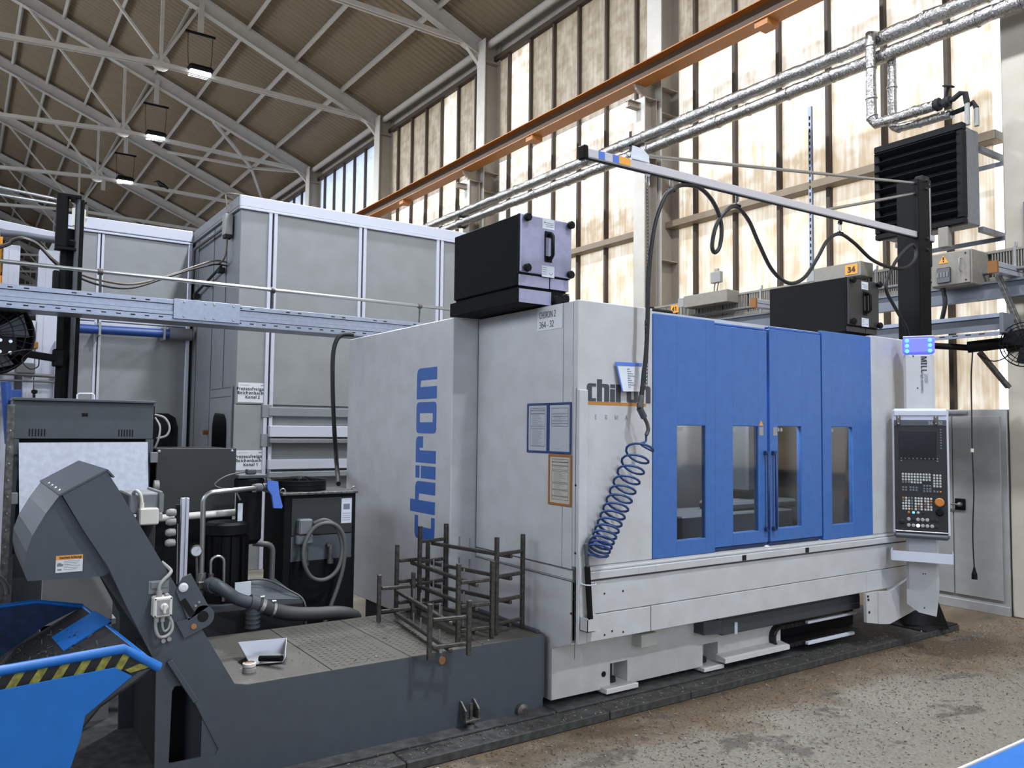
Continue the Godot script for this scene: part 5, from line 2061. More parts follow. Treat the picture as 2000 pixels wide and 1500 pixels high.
func build_right_side() -> void:
	# wall cabinet
	var t := thing("wall_cabinet", "tall dented grey steel cabinet with a black door handle, under the windows at the right", "cabinet", V(8.6, 0, -4.4))
	var s := mb()
	bo(s, V(8.42, 0, -5.0), V(8.9, 2.0, -3.755), 0.006)
	part("case", s, M["cabinet_grey"], t)
	s = mb()
	bo(s, V(8.405, 0.0, -5.0), V(8.42, 0.09, -3.755), 0.003)
	part("plinth", s, M["cabinet_grey"], t)
	s = mb()
	bo(s, V(8.405, 0.14, -4.27), V(8.42, 1.93, -3.815), 0.003)
	var d := part("door", s, M["cabinet_grey"], t)
	s = mb()
	bo(s, V(8.405, 0.14, -4.96), V(8.42, 1.93, -4.283), 0.003)
	part("door", s, M["cabinet_grey"], t)
	s = mb()
	bo(s, V(8.395, 0.985, -4.255), V(8.406, 1.10, -4.15), 0.004)
	var pl := part("lock_plate", s, M["black"], d)
	s = mb()
	lathe(s, V(8.396, 1.04, -4.2), V(-1, 0, 0), [P(0.025, 0), P(0.022, 0.02), P(0.012, 0.024), P(0, 0.024)], 12)
	bo(s, V(8.365, 1.033, -4.37), V(8.378, 1.048, -4.19), 0.003)
	part("lever", s, M["steel"], pl)
	s = mb()
	bo(s, V(8.42, 1.955, -4.62), V(8.40, 1.985, -4.12), 0.002)
	part("label_strip", s, M["mid_grey"], t)
	# hanging cord with its plug
	var c := thing("pull_cord", "black cable with a plug hanging in front of the grey cabinet", "cable", V(8.0, 0.45, -3.88))
	s = mb()
	tube(s, spline([V(7.86, 2.56, -3.79), V(7.86, 2.475, -3.795), V(7.86, 2.272, -3.809), V(7.86, 1.983, -3.81), V(7.86, 1.598, -3.813), V(7.86, 1.216, -3.806), V(7.86, 0.835, -3.823), V(7.86, 0.504, -3.816)]), 0.006, 6)
	part("cord", s, M["black_rubber"], c)
	s = mb()
	lathe(s, V(7.86, 0.514, -3.816), Vector3.DOWN, [P(0.008, 0), P(0.014, 0.03), P(0.024, 0.06), P(0.026, 0.11), P(0, 0.11)], 10)
	part("plug", s, M["black"], c)
	s = mb()
	cyl(s, V(7.86, 1.617, -3.812), V(7.86, 1.584, -3.813), 0.014, 8)
	part("tie", s, M["plastic_white"], c)
	# wall fan on its black arm
	var f := thing("wall_fan", "black wall fan on a horizontal black arm at the right edge of the photo", "fan", V(7.9, 2.55, -3.5))
	s = mb()
	cyl(s, V(7.55, 2.60, -4.15), V(7.85, 2.565, -3.80), 0.03, 10)
	cyl(s, V(7.83, 2.57, -3.82), V(7.95, 2.60, -3.50), 0.055, 10)
	cyl(s, V(7.95, 2.60, -3.52), V(7.96, 2.62, -3.36), 0.10, 12)
	part("arm", s, M["black"], f)
	s = mb()
	var fc := V(7.86, 2.56, -3.33)
	var fu := V(0.35, 0.0, 0.94).normalized()
	for r in [[0.20, 0.0], [0.20, 0.07], [0.14, 0.095], [0.08, 0.105], [0.17, 0.085]]:
		tube(s, arc(fc + V(-0.9, -0.1, 0.35).normalized() * r[1], fu, V(-0.1, 0.99, 0.03), r[0], 0, 360, 28), 0.004, 5)
	for k in 20:
		var a := TAU * k / 20.0
		var rim := fc + fu * (0.20 * cos(a)) + V(0, 0.20 * sin(a), 0)
		var n := V(-0.9, -0.1, 0.35).normalized()
		tube(s, [rim, rim + n * 0.07, fc + (rim - fc) * 0.7 + n * 0.095, fc + n * 0.105], 0.003, 4)
	var cage := part("cage", s, M["black"], f)
	cage.set_meta("kind", "stuff")
	for k in 3:
		s = mb()
		var a := TAU * k / 3.0 + 0.4
		var u := fu * cos(a) + Vector3.UP * sin(a)
		var v := fu * -sin(a) + Vector3.UP * cos(a)
		plate(s, fc + u * 0.03 + v * 0.03, fc + u * 0.17 + v * 0.09, fc + u * 0.17 - v * 0.05 + V(-0.04, 0, 0.01), fc + u * 0.03 - v * 0.03 + V(-0.02, 0, 0), 0.005)
		part("blade", s, M["soot"], f)
	# the two slanting struts
	for e in [[V(8.0, 3.24, -3.62), V(8.0, 2.62, -3.40), "bare metal strut slanting down to the wall fan under the bracket arm"], [V(8.0, 2.53, -3.80), V(8.25, 2.20, -3.66), "dark metal strut under the wall fan arm, above the grey cabinet"]]:
		s = mb()
		bar(s, e[0], e[1], 0.04, 0.035, 0.004)
		bar(s, e[0] + V(-0.004, 0, 0.02), e[1] + V(-0.004, 0, 0.02), 0.012, 0.037)
		single("strut", s, M["steel_dull"], e[2], "strut")
	s = mb()
	tube(s, spline([V(8.0, 2.5, -3.79), V(8.02, 2.44, -3.68), V(8.02, 2.48, -3.56), V(7.96, 2.58, -3.5)]), 0.006, 6)
	single("fan_cable", s, M["black_rubber"], "thin black cable drooping below the wall fan arm", "cable")


# ---------------------------------------------------------------- chip conveyor, skip and coolant plant
func build_conveyor() -> void:
	var t := thing("chip_conveyor", "dark grey chip conveyor with a flat tank and a raised discharge head", "conveyor", V(1.9, 0.0, -4.5))
	var C: Material = M["conveyor_grey"]
	# tank
	var s := mb()
	prism(s, "z", [P(1.145, 0.498), P(3.005, 0.498), P(3.005, 0.14), P(2.985, 0.095), P(2.94, 0.07), P(2.86, 0.06), P(1.0, 0.06), P(1.0, 0.52)], -4.0, -4.012)
	bo(s, V(1.0, 0.06, -4.012), V(2.835, 0.49, -4.99))
	bo(s, V(2.835, 0.06, -4.012), V(3.003, 0.49, -4.87))
	part("tank", s, C, t)
	for e in [[1.15, 1.636], [1.640, 2.092], [2.096, 2.56], [2.564, 3.0]]:
		s = mb()
		bo(s, V(e[0], 0.49, -4.002), V(minf(e[1], 2.835), 0.502, -5.0), 0.002)
		if e[1] > 2.9:
			bo(s, V(2.835, 0.49, -4.002), V(e[1], 0.502, -4.87))
		var pl := part("cover_plate", s, M["tread"], t)
		if e[0] < 2.5 and e[0] > 1.2:
			s = mb()
			for i in int((e[1] - e[0]) / 0.042) - 1:
				for j in 22:
					var a := deg_to_rad(35.0 if (i + j) % 2 == 0 else -35.0)
					bxb(s, Basis(Vector3.UP, a), V(e[0] + 0.04 + 0.042 * i, 0.5028, -4.05 - 0.042 * j), V(0.024, 0.0026, 0.006), 0.001)
			var st := part("tread_bars", s, M["tread"], pl)
			st.set_meta("kind", "stuff")
	s = mb()
	bo(s, V(2.56, 0.502, -4.97), V(2.835, 0.52, -5.0), 0.003)
	bo(s, V(2.975, 0.502, -4.04), V(3.0, 0.52, -4.86), 0.003)
	part("edge_strip", s, M["dark_grey"], t)
	# incline: side plates, cover and underside
	var side := [P(0.385, 1.443), P(0.556, 1.542), P(0.60, 1.47), P(1.145, 0.515), P(1.145, 0.46), P(1.20, 0.06), P(0.80, 0.06), P(0.785, 0.70), P(0.655, 0.96), P(0.575, 1.12), P(0.47, 1.29)]
	# the triangular opening at its foot is left free by building the plate from three pieces
	s = mb()
	prism(s, "z", [P(0.385, 1.443), P(0.556, 1.542), P(0.60, 1.47), P(1.145, 0.515), P(0.942, 0.505), P(0.915, 0.545), P(0.875, 0.55), P(0.862, 0.53), P(0.79, 0.66), P(0.655, 0.94), P(0.575, 1.12), P(0.47, 1.29)], -3.995, -4.012)
	prism(s, "z", [P(0.79, 0.66), P(0.862, 0.53), P(0.858, 0.22), P(0.858, 0.06), P(0.80, 0.06)], -3.995, -4.012)
	prism(s, "z", [P(1.145, 0.515), P(1.22, 0.498), P(1.22, 0.06), P(1.0, 0.06), P(1.065, 0.20), P(1.078, 0.225), P(0.942, 0.505)], -3.995, -4.012)
	prism(s, "z", [P(0.858, 0.06), P(0.858, 0.205), P(0.875, 0.2), P(1.065, 0.2), P(1.0, 0.06)], -3.995, -4.012)
	var plate_near := part("side_plate", s, C, t)
	s = mb()
	bo(s, V(0.87, 0.02, -4.35), V(1.14, 0.55, -4.98))
	part("foot_shade_block", s, M["dark_gap"], t)  # near-black block added behind the opening in place of its shade
	s = mb()
	prism(s, "z", [P(0.40, 1.44), P(0.55, 1.53), P(0.60, 1.46), P(1.14, 0.5), P(0.95, 0.48), P(0.66, 0.95), P(0.48, 1.28)], -4.012, -4.99)
	part("incline_body", s, M["dark_grey"], t)
	s = mb()
	prism(s, "z", [P(0.385, 1.443), P(0.556, 1.542), P(1.145, 0.515), P(1.145, 0.06), P(0.80, 0.06), P(0.785, 0.70), P(0.575, 1.12)], -4.985, -5.0)
	part("rear_side_plate", s, C, t)
	s = mb()
	plate(s, V(0.373, 1.442, -3.99), V(0.556, 1.548, -3.99), V(0.556, 1.548, -5.005), V(0.373, 1.442, -5.005), 0.008)
	plate(s, V(0.556, 1.548, -3.99), V(0.585, 1.515, -3.99), V(0.585, 1.515, -5.005), V(0.556, 1.548, -5.005), 0.008)
	var capp := part("head_cover", s, C, t)
	for k in 4:
		s = mb()
		lathe(s, V(0.385, 1.452, -4.14 - 0.17 * k), V(-0.5, 0.86, 0), [P(0.011, 0), P(0.009, 0.006), P(0, 0.007)], 8)
		part("rivet", s, M["bright_steel"], capp)
	# discharge chute with its curved outer wall
	s = mb()
	prism(s, "z", [P(0.385, 1.438), P(0.335, 1.36), P(0.29, 1.27), P(0.27, 1.20), P(0.268, 1.14), P(0.28, 1.08), P(0.565, 1.075), P(0.60, 1.10), P(0.47, 1.29)], -4.03, -4.045)
	var fr := part("chute_front", s, C, t)
	s = mb()
	var curve := [P(0.385, 1.438), P(0.335, 1.36), P(0.29, 1.27), P(0.27, 1.20), P(0.268, 1.14), P(0.28, 1.08)]
	for k in curve.size() - 1:
		plate(s, V(curve[k].x - 0.004, curve[k].y, -4.03), V(curve[k + 1].x - 0.004, curve[k + 1].y, -4.03), V(curve[k + 1].x - 0.004, curve[k + 1].y, -4.99), V(curve[k].x - 0.004, curve[k].y, -4.99), 0.008)
	part("chute_wall", s, C, t)
	s = mb()
	prism(s, "z", [P(0.385, 1.438), P(0.29, 1.27), P(0.268, 1.14), P(0.28, 1.08), P(0.565, 1.075), P(0.47, 1.29)], -4.98, -4.99)
	part("chute_rear", s, C, t)
	s = mb()
	bo(s, V(0.374, 1.105, -4.03), V(0.478, 1.178, -4.027))
	var lb := part("warning_label", s, M["sheet_white"], fr)
	s = mb()
	bo(s, V(0.374, 1.16, -4.0275), V(0.478, 1.178, -4.0262))
	part("orange_band", s, M["label_orange"], lb)
	words("lettering", "Caution! Achtung!", V(0.43, 1.169, -4.0255), Vector3.RIGHT, Vector3.UP, 0.014, M["ink"], lb, true, 0.085)
	s = mb()
	bo(s, V(0.381, 1.142, -4.0275), V(0.395, 1.147, -4.0262))
	bo(s, V(0.379, 1.132, -4.0275), V(0.402, 1.142, -4.0262))
	bo(s, V(0.381, 1.115, -4.0275), V(0.397, 1.121, -4.0262))
	for k in 6:
		bo(s, V(0.405, 1.152 - 0.007 * k, -4.0275), V(0.468 - 0.006 * (k % 3), 1.1535 - 0.007 * k, -4.0262))
	var pr := part("print", s, M["ink_grey"], lb)
	pr.set_meta("kind", "stuff")
	# flange, stiffener and lifting eye on the plate
	s = mb()
	bar(s, V(0.842, 0.672, -3.985), V(0.965, 0.468, -3.985), 0.025, 0.032, 0.003, V(0, 0, 1))
	part("stiffener", s, C, plate_near)
	s = mb()
	var eye := V(0.985, 0.855, -3.985)
	var ring_o := []
	for k in 13:
		var a := deg_to_rad(-62.0 + 15.0 * k)
		ring_o.append(P(eye.x + 0.052 * cos(a), eye.y + 0.052 * sin(a)))
	ring_o.append_array([P(0.93, 0.855), P(0.865, 0.845), P(0.905, 0.765)])
	var hole := []
	for k in 12:
		var a := TAU * k / 12.0
		hole.append(P(eye.x + 0.026 * cos(a), eye.y + 0.026 * sin(a)))
	prism(s, "z", ring_o, -3.982, -3.994)
	part("lifting_eye", s, C, plate_near)
	s = mb()
	prism(s, "z", hole, -3.981, -3.9815)
	part("eye_hole", s, M["dark_gap"], plate_near)
	s = mb()
	cyl(s, V(0.945, 0.815, -3.981), V(0.945, 0.815, -3.977), 0.013, 12)
	part("copper_plug", s, M["copper"], plate_near)
	s = mb()
	prism(s, "z", [P(0.862, 0.985), P(0.89, 1.045), P(0.925, 1.06), P(1.01, 0.90), P(0.92, 0.845)], -3.982, -3.994)
	var bp := part("sensor_plate", s, C, plate_near)
	s = mb()
	bxb(s, Basis(V(0, 0, 1), deg_to_rad(-58.0)), V(0.915, 0.905, -3.981), V(0.09, 0.028, 0.003))
	part("slot", s, M["dark_gap"], bp)
	s = mb()
	lathe(s, V(0.893, 1.0, -3.982), V(0, 0, 1), [P(0.021, 0), P(0.021, 0.006), P(0.012, 0.01), P(0, 0.01)], 16)
	part("sensor", s, M["sheet_white"], bp)
	for e in [[0.95, 0.91], [0.965, 0.925]]:
		s = mb()
		cyl(s, V(e[0], e[1], -3.982), V(e[0], e[1], -3.976), 0.006, 8)
		part("bolt", s, M["bright_steel"], bp)
	for e in [[0.815, 0.765], [0.84, 0.77]]:
		s = mb()
		cyl(s, V(e[0], e[1], -3.994), V(e[0], e[1], -3.982), 0.010, 8)
		part("bolt", s, M["bright_steel"], plate_near)
	# levelling foot brackets on the tank's front
	s = mb()
	for e in [2.405, 2.49]:
		prism(s, "x", [P(-4.0, 0.21), P(-3.985, 0.21), P(-3.93, 0.17), P(-3.93, 0.115), P(-4.0, 0.115)], e, e + 0.01)
	bo(s, V(2.405, 0.105, -4.0), V(2.50, 0.118, -3.925), 0.002)
	cyl(s, V(2.455, 0.068, -3.955), V(2.455, 0.20, -3.955), 0.011, 8)
	lathe(s, V(2.455, 0.066, -3.955), Vector3.UP, [P(0, 0), P(0.028, 0), P(0.022, 0.02), P(0.01, 0.024), P(0, 0.024)], 12)
	part("levelling_foot", s, M["steel_dull"], t)
	s = mb()
	lathe(s, V(2.83, 0.085, -4.0), V(0, 0, 1), [P(0.04, 0), P(0.04, 0.03), P(0.02, 0.04), P(0, 0.04)], 12)
	part("drain_plug", s, M["steel_dull"], t)
	s = mb()
	for e in [0.87, 0.98]:
		bo(s, V(e, 0.0, -4.0), V(e + 0.02, 0.15, -3.97))
	part("stand_leg", s, M["dark_grey"], t)
	# drive motor with its terminal box
	s = mb()
	bo(s, V(0.675, 1.33, -4.45), V(0.83, 1.425, -4.15), 0.006)
	var gm := part("gear_housing", s, M["mid_grey"], t)
	s = mb()
	bo(s, V(0.805, 1.30, -4.44), V(0.82, 1.435, -4.13), 0.003)
	part("flange", s, M["mid_grey"], gm)
	s = mb()
	bo(s, V(0.715, 1.282, -4.19), V(0.80, 1.36, -4.10), 0.006)
	var tb := part("terminal_box", s, M["plastic_white"], t)
	s = mb()
	bo(s, V(0.80, 1.295, -4.17), V(0.82, 1.335, -4.12), 0.004)
	part("gland", s, M["plastic_grey"], tb)
	s = mb()
	cyl(s, V(0.728, 1.36, -4.13), V(0.728, 1.385, -4.13), 0.011, 8)
	tube(s, spline([V(0.728, 1.38, -4.13), V(0.722, 1.42, -4.13), V(0.705, 1.44, -4.14), V(0.695, 1.42, -4.18)], 4), 0.008, 7)
	part("cable", s, M["plastic_white"], tb)
	s = mb()
	cyl(s, V(0.77, 1.30, -4.28), V(0.77, 1.0, -4.28), 0.05, 12)
	part("motor", s, M["soot"], t)
	# repair switch on the plate
	var sw := thing("repair_switch", "grey rotary repair switch box with looped cables on the conveyor plate", "switch", V(0.80, 0.94, -3.96))
	s = mb()
	bo(s, V(0.754, 1.005, -3.994), V(0.83, 1.035, -3.985), 0.002)
	bo(s, V(0.744, 0.98, -3.995), V(0.832, 1.04, -3.99), 0.002)
	part("back_plate", s, M["mid_grey"], sw)
	s = mb()
	bo(s, V(0.757, 0.885, -3.99), V(0.837, 0.975, -3.925), 0.006)
	var case := part("case", s, M["plastic_white"], sw)
	s = mb()
	bo(s, V(0.772, 0.897, -3.925), V(0.824, 0.965, -3.921), 0.002)
	part("face_plate", s, M["plastic_grey"], case)
	s = mb()
	lathe(s, V(0.80, 0.932, -3.921), V(0, 0, 1), [P(0.017, 0), P(0.017, 0.008), P(0.013, 0.012), P(0, 0.012)], 14)
	bo(s, V(0.795, 0.905, -3.921), V(0.805, 0.945, -3.90), 0.002)
	part("rotary_knob", s, M["plastic_white"], case)
	for e in [[0.764, 0.892], [0.83, 0.892], [0.764, 0.968], [0.83, 0.968]]:
		s = mb()
		cyl(s, V(e[0], e[1], -3.925), V(e[0], e[1], -3.922), 0.0035, 6)
		part("screw", s, M["soot"], case)
	s = mb()
	tube(s, spline([V(0.775, 0.885, -3.95), V(0.772, 0.84, -3.945), V(0.785, 0.80, -3.94), V(0.815, 0.795, -3.94), V(0.84, 0.815, -3.945), V(0.842, 0.85, -3.95), V(0.825, 0.885, -3.95)], 5), 0.0075, 8)
	part("cable_loop", s, M["plastic_grey"], sw)
	s = mb()
	tube(s, spline([V(0.80, 0.885, -3.945), V(0.80, 0.845, -3.945), V(0.81, 0.818, -3.945), V(0.828, 0.83, -3.948), V(0.834, 0.86, -3.95)], 5), 0.0055, 8)
	part("cable_loop", s, M["plastic_grey"], sw)
	s = mb()
	tube(s, spline([V(0.783, 0.975, -3.95), V(0.783, 1.02, -3.95), V(0.80, 1.045, -3.955), V(0.83, 1.07, -3.97), V(0.835, 1.085, -3.99), V(0.80, 1.12, -4.01)], 5), 0.0085, 8)
	part("cable", s, M["plastic_grey"], sw)
	s = mb()
	cyl(s, V(0.783, 0.973, -3.95), V(0.783, 1.0, -3.95), 0.013, 8)
	bo(s, V(0.808, 0.973, -3.97), V(0.826, 0.985, -3.94), 0.003)
	for e in [0.775, 0.80]:
		cyl(s, V(e, 0.888, -3.948), V(e, 0.862, -3.947), 0.011, 8)
	var gl := part("glands", s, M["plastic_grey"], sw)
	gl.set_meta("kind", "stuff")


func build_skip() -> void:
	# turned a little; in its own axes x runs along its front rim towards the pouring lip, z to the viewer
	var t := thing("tipping_skip", "blue tipping skip with yellow and black stripes under the conveyor head", "skip", V(0.558, 0.0, -3.40), "", deg_to_rad(11.0))
	t.set_meta("own_axes", true)
	var B: Material = M["skip_blue"]
	var I: Material = M["skip_inside"]
	var L := -1.5
	var D := -1.12
	var s := mb()
	prism(s, "z", [P(L, 0.90), P(0.0, 0.90), P(0.125, 0.81), P(0.05, 0.80), P(-0.16, 0.66), P(-0.30, 0.38), P(L, 0.30)], 0.0, -0.008)
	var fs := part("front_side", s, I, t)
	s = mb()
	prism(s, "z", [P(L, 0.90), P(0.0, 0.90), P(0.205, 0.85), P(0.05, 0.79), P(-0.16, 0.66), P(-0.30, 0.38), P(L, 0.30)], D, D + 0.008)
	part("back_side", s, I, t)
	s = mb()
	var prof := [P(0.125, 0.81), P(-0.08, 0.70), P(-0.36, 0.40), P(-0.5, 0.34), P(L, 0.34)]
	for k in prof.size() - 1:
		var far := V(prof[k].x + (0.08 if k == 0 else 0.0), prof[k].y + (0.037 if k == 0 else 0.0), D + 0.004)
		plate(s, V(prof[k].x, prof[k].y, -0.004), V(prof[k + 1].x, prof[k + 1].y, -0.004), V(prof[k + 1].x, prof[k + 1].y, D + 0.004), far, 0.008)
	part("trough", s, M["skip_dirt"], t)
	s = mb()
	plate(s, V(0.195, 0.852, -0.70), V(0.203, 0.856, -0.94), V(0.02, 0.762, -0.94), V(0.0, 0.752, -0.70), 0.006)
	part("lip_plate", s, B, t)
	s = mb()
	tube(s, [V(L, 0.90, 0.004), V(-0.005, 0.90, 0.004), V(0.13, 0.805, 0.004)], 0.019, 8)
	var rim := part("front_rim", s, B, t)
	s = mb()
	tube(s, [V(L, 0.90, D), V(0.0, 0.90, D), V(0.205, 0.85, D)], 0.012, 8)
	part("back_rim", s, B, t)
	s = mb()
	tube(s, [V(0.127, 0.806, 0.0), V(0.207, 0.845, D)], 0.010, 8)
	part("lip_rim", s, B, t)
	# striped band below the rim
	s = mb()
	prism(s, "z", [P(L, 0.885), P(-0.002, 0.885), P(0.10, 0.815), P(0.03, 0.80), P(-0.02, 0.83), P(L, 0.82)], 0.004, 0.009)
	var band := part("hazard_band", s, M["hazard_black"], t)
	s = mb()
	var x := -0.62
	while x < -0.02:
		prism(s, "z", [P(x, 0.825), P(x + 0.032, 0.825), P(x + 0.068, 0.884), P(x + 0.036, 0.884)], 0.009, 0.0105)
		var q := part("hazard_stripe", s, M["hazard_yellow"], band)
		s = mb()
		x += 0.072
	prism(s, "z", [P(0.0, 0.822), P(0.02, 0.807), P(0.095, 0.815), P(0.055, 0.835)], 0.009, 0.0105)
	part("hazard_stripe", s, M["hazard_yellow"], band)
	# rocker plate in front
	s = mb()
	prism(s, "z", [P(L, 0.838), P(-0.045, 0.845), P(0.015, 0.803), P(-0.145, 0.695), P(-0.158, 0.62), P(-0.185, 0.53), P(-0.225, 0.42), P(-0.29, 0.31), P(-0.38, 0.22), P(-0.52, 0.14), P(-0.75, 0.10), P(L, 0.10)], 0.03, 0.042)
	part("rocker_plate", s, B, t)
	s = mb()
	bo(s, V(L, 0.04, 0.0), V(-0.25, 0.12, 0.08), 0.01)
	bo(s, V(L, 0.04, D), V(-0.25, 0.12, D - 0.08), 0.01)
	bo(s, V(L + 0.1, 0.0, -0.9), V(-0.35, 0.06, -0.2), 0.01)
	part("base_frame", s, M["soot"], t)
	# swarf in it
	s = mb()
	var r := RandomNumberGenerator.new()
	r.seed = 5
	for k in 420:
		var px := r.randf_range(-0.30, 0.10)
		var pz := r.randf_range(D + 0.06, -0.05)
		var py := 0.70 + (px + 0.08) * 0.52 if px > -0.08 else 0.70 + (px + 0.08) * 1.07
		if px > -0.0 and pz < -0.4 and r.randf() < 0.7:
			continue
		bxb(s, Basis.from_euler(V(r.randf() * 6, r.randf() * 6, r.randf() * 6)), V(px, py + 0.012, pz), V(r.randf_range(0.01, 0.03), 0.002, 0.006))
	var sw := part("swarf", s, M["steel_dull"], t)
	sw.set_meta("kind", "stuff")


func build_pumps() -> void:
	# pump motor on the coolant plant
	var p := thing("pump_motor", "big black upright pump motor behind the grey pipes", "pump", V(1.48, 0.70, -5.45))
	var s := mb()
	lathe(s, V(1.48, 0.62, -5.45), Vector3.UP, [P(0, 0), P(0.15, 0), P(0.15, 0.05), P(0.125, 0.07), P(0.125, 0.42), P(0.14, 0.43), P(0.14, 0.49), P(0.12, 0.505), P(0, 0.505)], 20)
	part("motor", s, M["black"], p)
	for k in 12:
		s = mb()
		var a := TAU * k / 12.0
		bxb(s, Basis(Vector3.UP, -a), V(1.48 + 0.135 * cos(a), 0.87, -5.45 + 0.135 * sin(a)), V(0.02, 0.34, 0.005))
		part("cooling_fin", s, M["black"], p)
	s = mb()
	bo(s, V(1.50, 0.66, -5.30), V(1.60, 0.75, -5.285))
	part("rating_plate", s, M["sticker"], p)
	s = mb()
	lathe(s, V(1.46, 0.58, -5.45), Vector3.UP, [P(0, 0), P(0.2, 0), P(0.2, 0.04), P(0, 0.04)], 20)
	part("flange", s, M["dark_grey"], p)
	# filter canister
	var f := thing("filter_canister", "black filter canister with a blue lever valve beside it", "filter", V(1.65, 0.95, -5.55))
	s = mb()
	lathe(s, V(1.65, 0.95, -5.55), Vector3.UP, [P(0, 0), P(0.06, 0.01), P(0.085, 0.04), P(0.085, 0.36), P(0.10, 0.37), P(0.10, 0.44), P(0.085, 0.45), P(0, 0.45)], 18)
	part("bowl", s, M["black"], f)
	s = mb()
	bo(s, V(1.55, 1.40, -5.63), V(1.74, 1.425, -5.46), 0.004)
	bo(s, V(1.62, 1.425, -5.56), V(1.68, 1.46, -5.50), 0.006)
	part("head", s, M["dark_grey"], f)
	s = mb()
	bo(s, V(1.545, 1.05, -5.44), V(1.575, 1.24, -5.43))
	part("scale_strip", s, M["sticker"], f)
	s = mb()
	tube(s, spline([V(1.60, 1.44, -5.52), V(1.48, 1.42, -5.48), V(1.40, 1.37, -5.46), V(1.44, 1.34, -5.45), V(1.52, 1.33, -5.45), V(1.56, 1.26, -5.44)], 5), 0.006, 6)
	part("sensor_cable", s, M["cable_grey"], f)
	s = mb()
	cyl(s, V(1.70, 1.345, -5.42), V(1.76, 1.345, -5.42), 0.025, 10)
	lathe(s, V(1.745, 1.375, -5.42), Vector3.UP, [P(0.014, 0), P(0.014, 0.018), P(0, 0.02)], 8)
	var vb := part("valve_body", s, M["steel_dull"], f)
	s = mb()
	prism(s, "z", [P(1.72, 1.39), P(1.79, 1.38), P(1.80, 1.30), P(1.825, 1.215), P(1.82, 1.20), P(1.765, 1.205), P(1.75, 1.29), P(1.72, 1.335)], -5.40, -5.375)
	part("lever", s, M["valve_blue"], vb)
	# grey pipework
	var w := thing("coolant_pipework", "bare grey pipe bends with a small pressure gauge in front of the pump", "pipe", V(1.33, 0.56, -5.3))
	s = mb()
	tube(s, [V(1.68, 1.345, -5.38), V(1.58, 1.343, -5.32)] + arc(V(1.355, 1.265, -5.3), Vector3.RIGHT, Vector3.UP, 0.064, 90, 180, 6) + [V(1.293, 1.0, -5.3), V(1.295, 0.80, -5.3)], 0.0165, 12)
	part("riser", s, M["steel"], w)
	s = mb()
	cyl(s, V(1.62, 1.343, -5.345), V(1.67, 1.345, -5.375), 0.03, 6)
	cyl(s, V(1.295, 0.83, -5.3), V(1.295, 0.78, -5.3), 0.028, 6)
	part("union_nut", s, M["steel"], w)
	s = mb()
	tube(s, [V(1.35, 0.79, -5.3), V(1.348, 0.88, -5.3)] + arc(V(1.389, 0.885, -5.3), Vector3.RIGHT, Vector3.UP, 0.041, 180, 0, 8) + [V(1.431, 0.80, -5.3), V(1.432, 0.64, -5.3)], 0.010, 10)
	part("u_pipe", s, M["steel"], w)
	s = mb()
	cyl(s, V(1.35, 0.82, -5.3), V(1.35, 0.78, -5.3), 0.02, 6)
	bx(s, V(1.30, 0.755, -5.3), V(0.07, 0.06, 0.06), 0.01)
	cyl(s, V(1.27, 0.755, -5.3), V(1.41, 0.755, -5.3), 0.022, 10)
	cyl(s, V(1.25, 0.755, -5.28), V(1.22, 0.755, -5.27), 0.03, 8)
	cyl(s, V(1.295, 0.755, -5.3), V(1.295, 0.56, -5.3), 0.02, 10)
	part("manifold", s, M["steel_dull"], w)
	s = mb()
	lathe(s, V(1.26, 0.97, -5.30), V(-0.2, 0, 1), [P(0.037, -0.015), P(0.037, 0.012), P(0.031, 0.014)], 18)
	cyl(s, V(1.262, 0.935, -5.3), V(1.27, 0.78, -5.3), 0.009, 8)
	var g := part("gauge", s, M["steel_dull"], w)
	s = mb()
	lathe(s, V(1.257, 0.97, -5.289), V(-0.2, 0, 1), [P(0.031, 0), P(0, 0.001)], 18)
	part("dial", s, M["sheet_white"], g)
	s = mb()
	bar(s, V(1.255, 0.968, -5.286), V(1.272, 0.985, -5.283), 0.003, 0.001)
	part("needle", s, M["ink"], g)
	# thick rubber suction hose with its fittings
	var h := thing("suction_hose", "thick grey hose with clamps sagging from the pipe elbow to the tank cover", "hose", V(1.6, 0.6, -5.1))
	s = mb()
	tube(s, spline([V(1.33, 0.765, -5.2), V(1.345, 0.775, -5.12), V(1.40, 0.735, -5.09), V(1.45, 0.695, -5.09), V(1.50, 0.672, -5.09), V(1.535, 0.66, -5.09)], 5), 0.038, 12)
	cyl(s, V(1.535, 0.66, -5.09), V(1.585, 0.645, -5.09), 0.05, 14)
	cyl(s, V(1.33, 0.765, -5.22), V(1.34, 0.77, -5.15), 0.048, 14)
	tube(s, [V(1.552, 0.64, -5.09), V(1.557, 0.56, -5.09), V(1.56, 0.50, -5.09)], 0.038, 12)
	for k in 4:
		cyl(s, V(1.558, 0.60 - 0.028 * k, -5.09), V(1.558, 0.588 - 0.028 * k, -5.09), 0.046, 12)
	part("elbow", s, M["dark_grey"], h)
	s = mb()
	tube(s, spline([V(1.585, 0.645, -5.09), V(1.68, 0.60, -5.09), V(1.80, 0.562, -5.08), V(1.95, 0.545, -5.07), V(2.10, 0.54, -5.05), V(2.20, 0.52, -5.04), V(2.25, 0.49, -5.03)], 6), [0.045, 0.045, 0.045, 0.045, 0.045, 0.045, 0.045, 0.045, 0.045, 0.045, 0.045, 0.045, 0.045, 0.045, 0.044, 0.044, 0.044, 0.044, 0.044, 0.043, 0.043, 0.043, 0.042, 0.042, 0.041, 0.04, 0.04, 0.039, 0.038, 0.036, 0.034, 0.032, 0.03, 0.027, 0.024, 0.02, 0.015], 14)
	part("rubber_hose", s, M["hose_grey"], h)
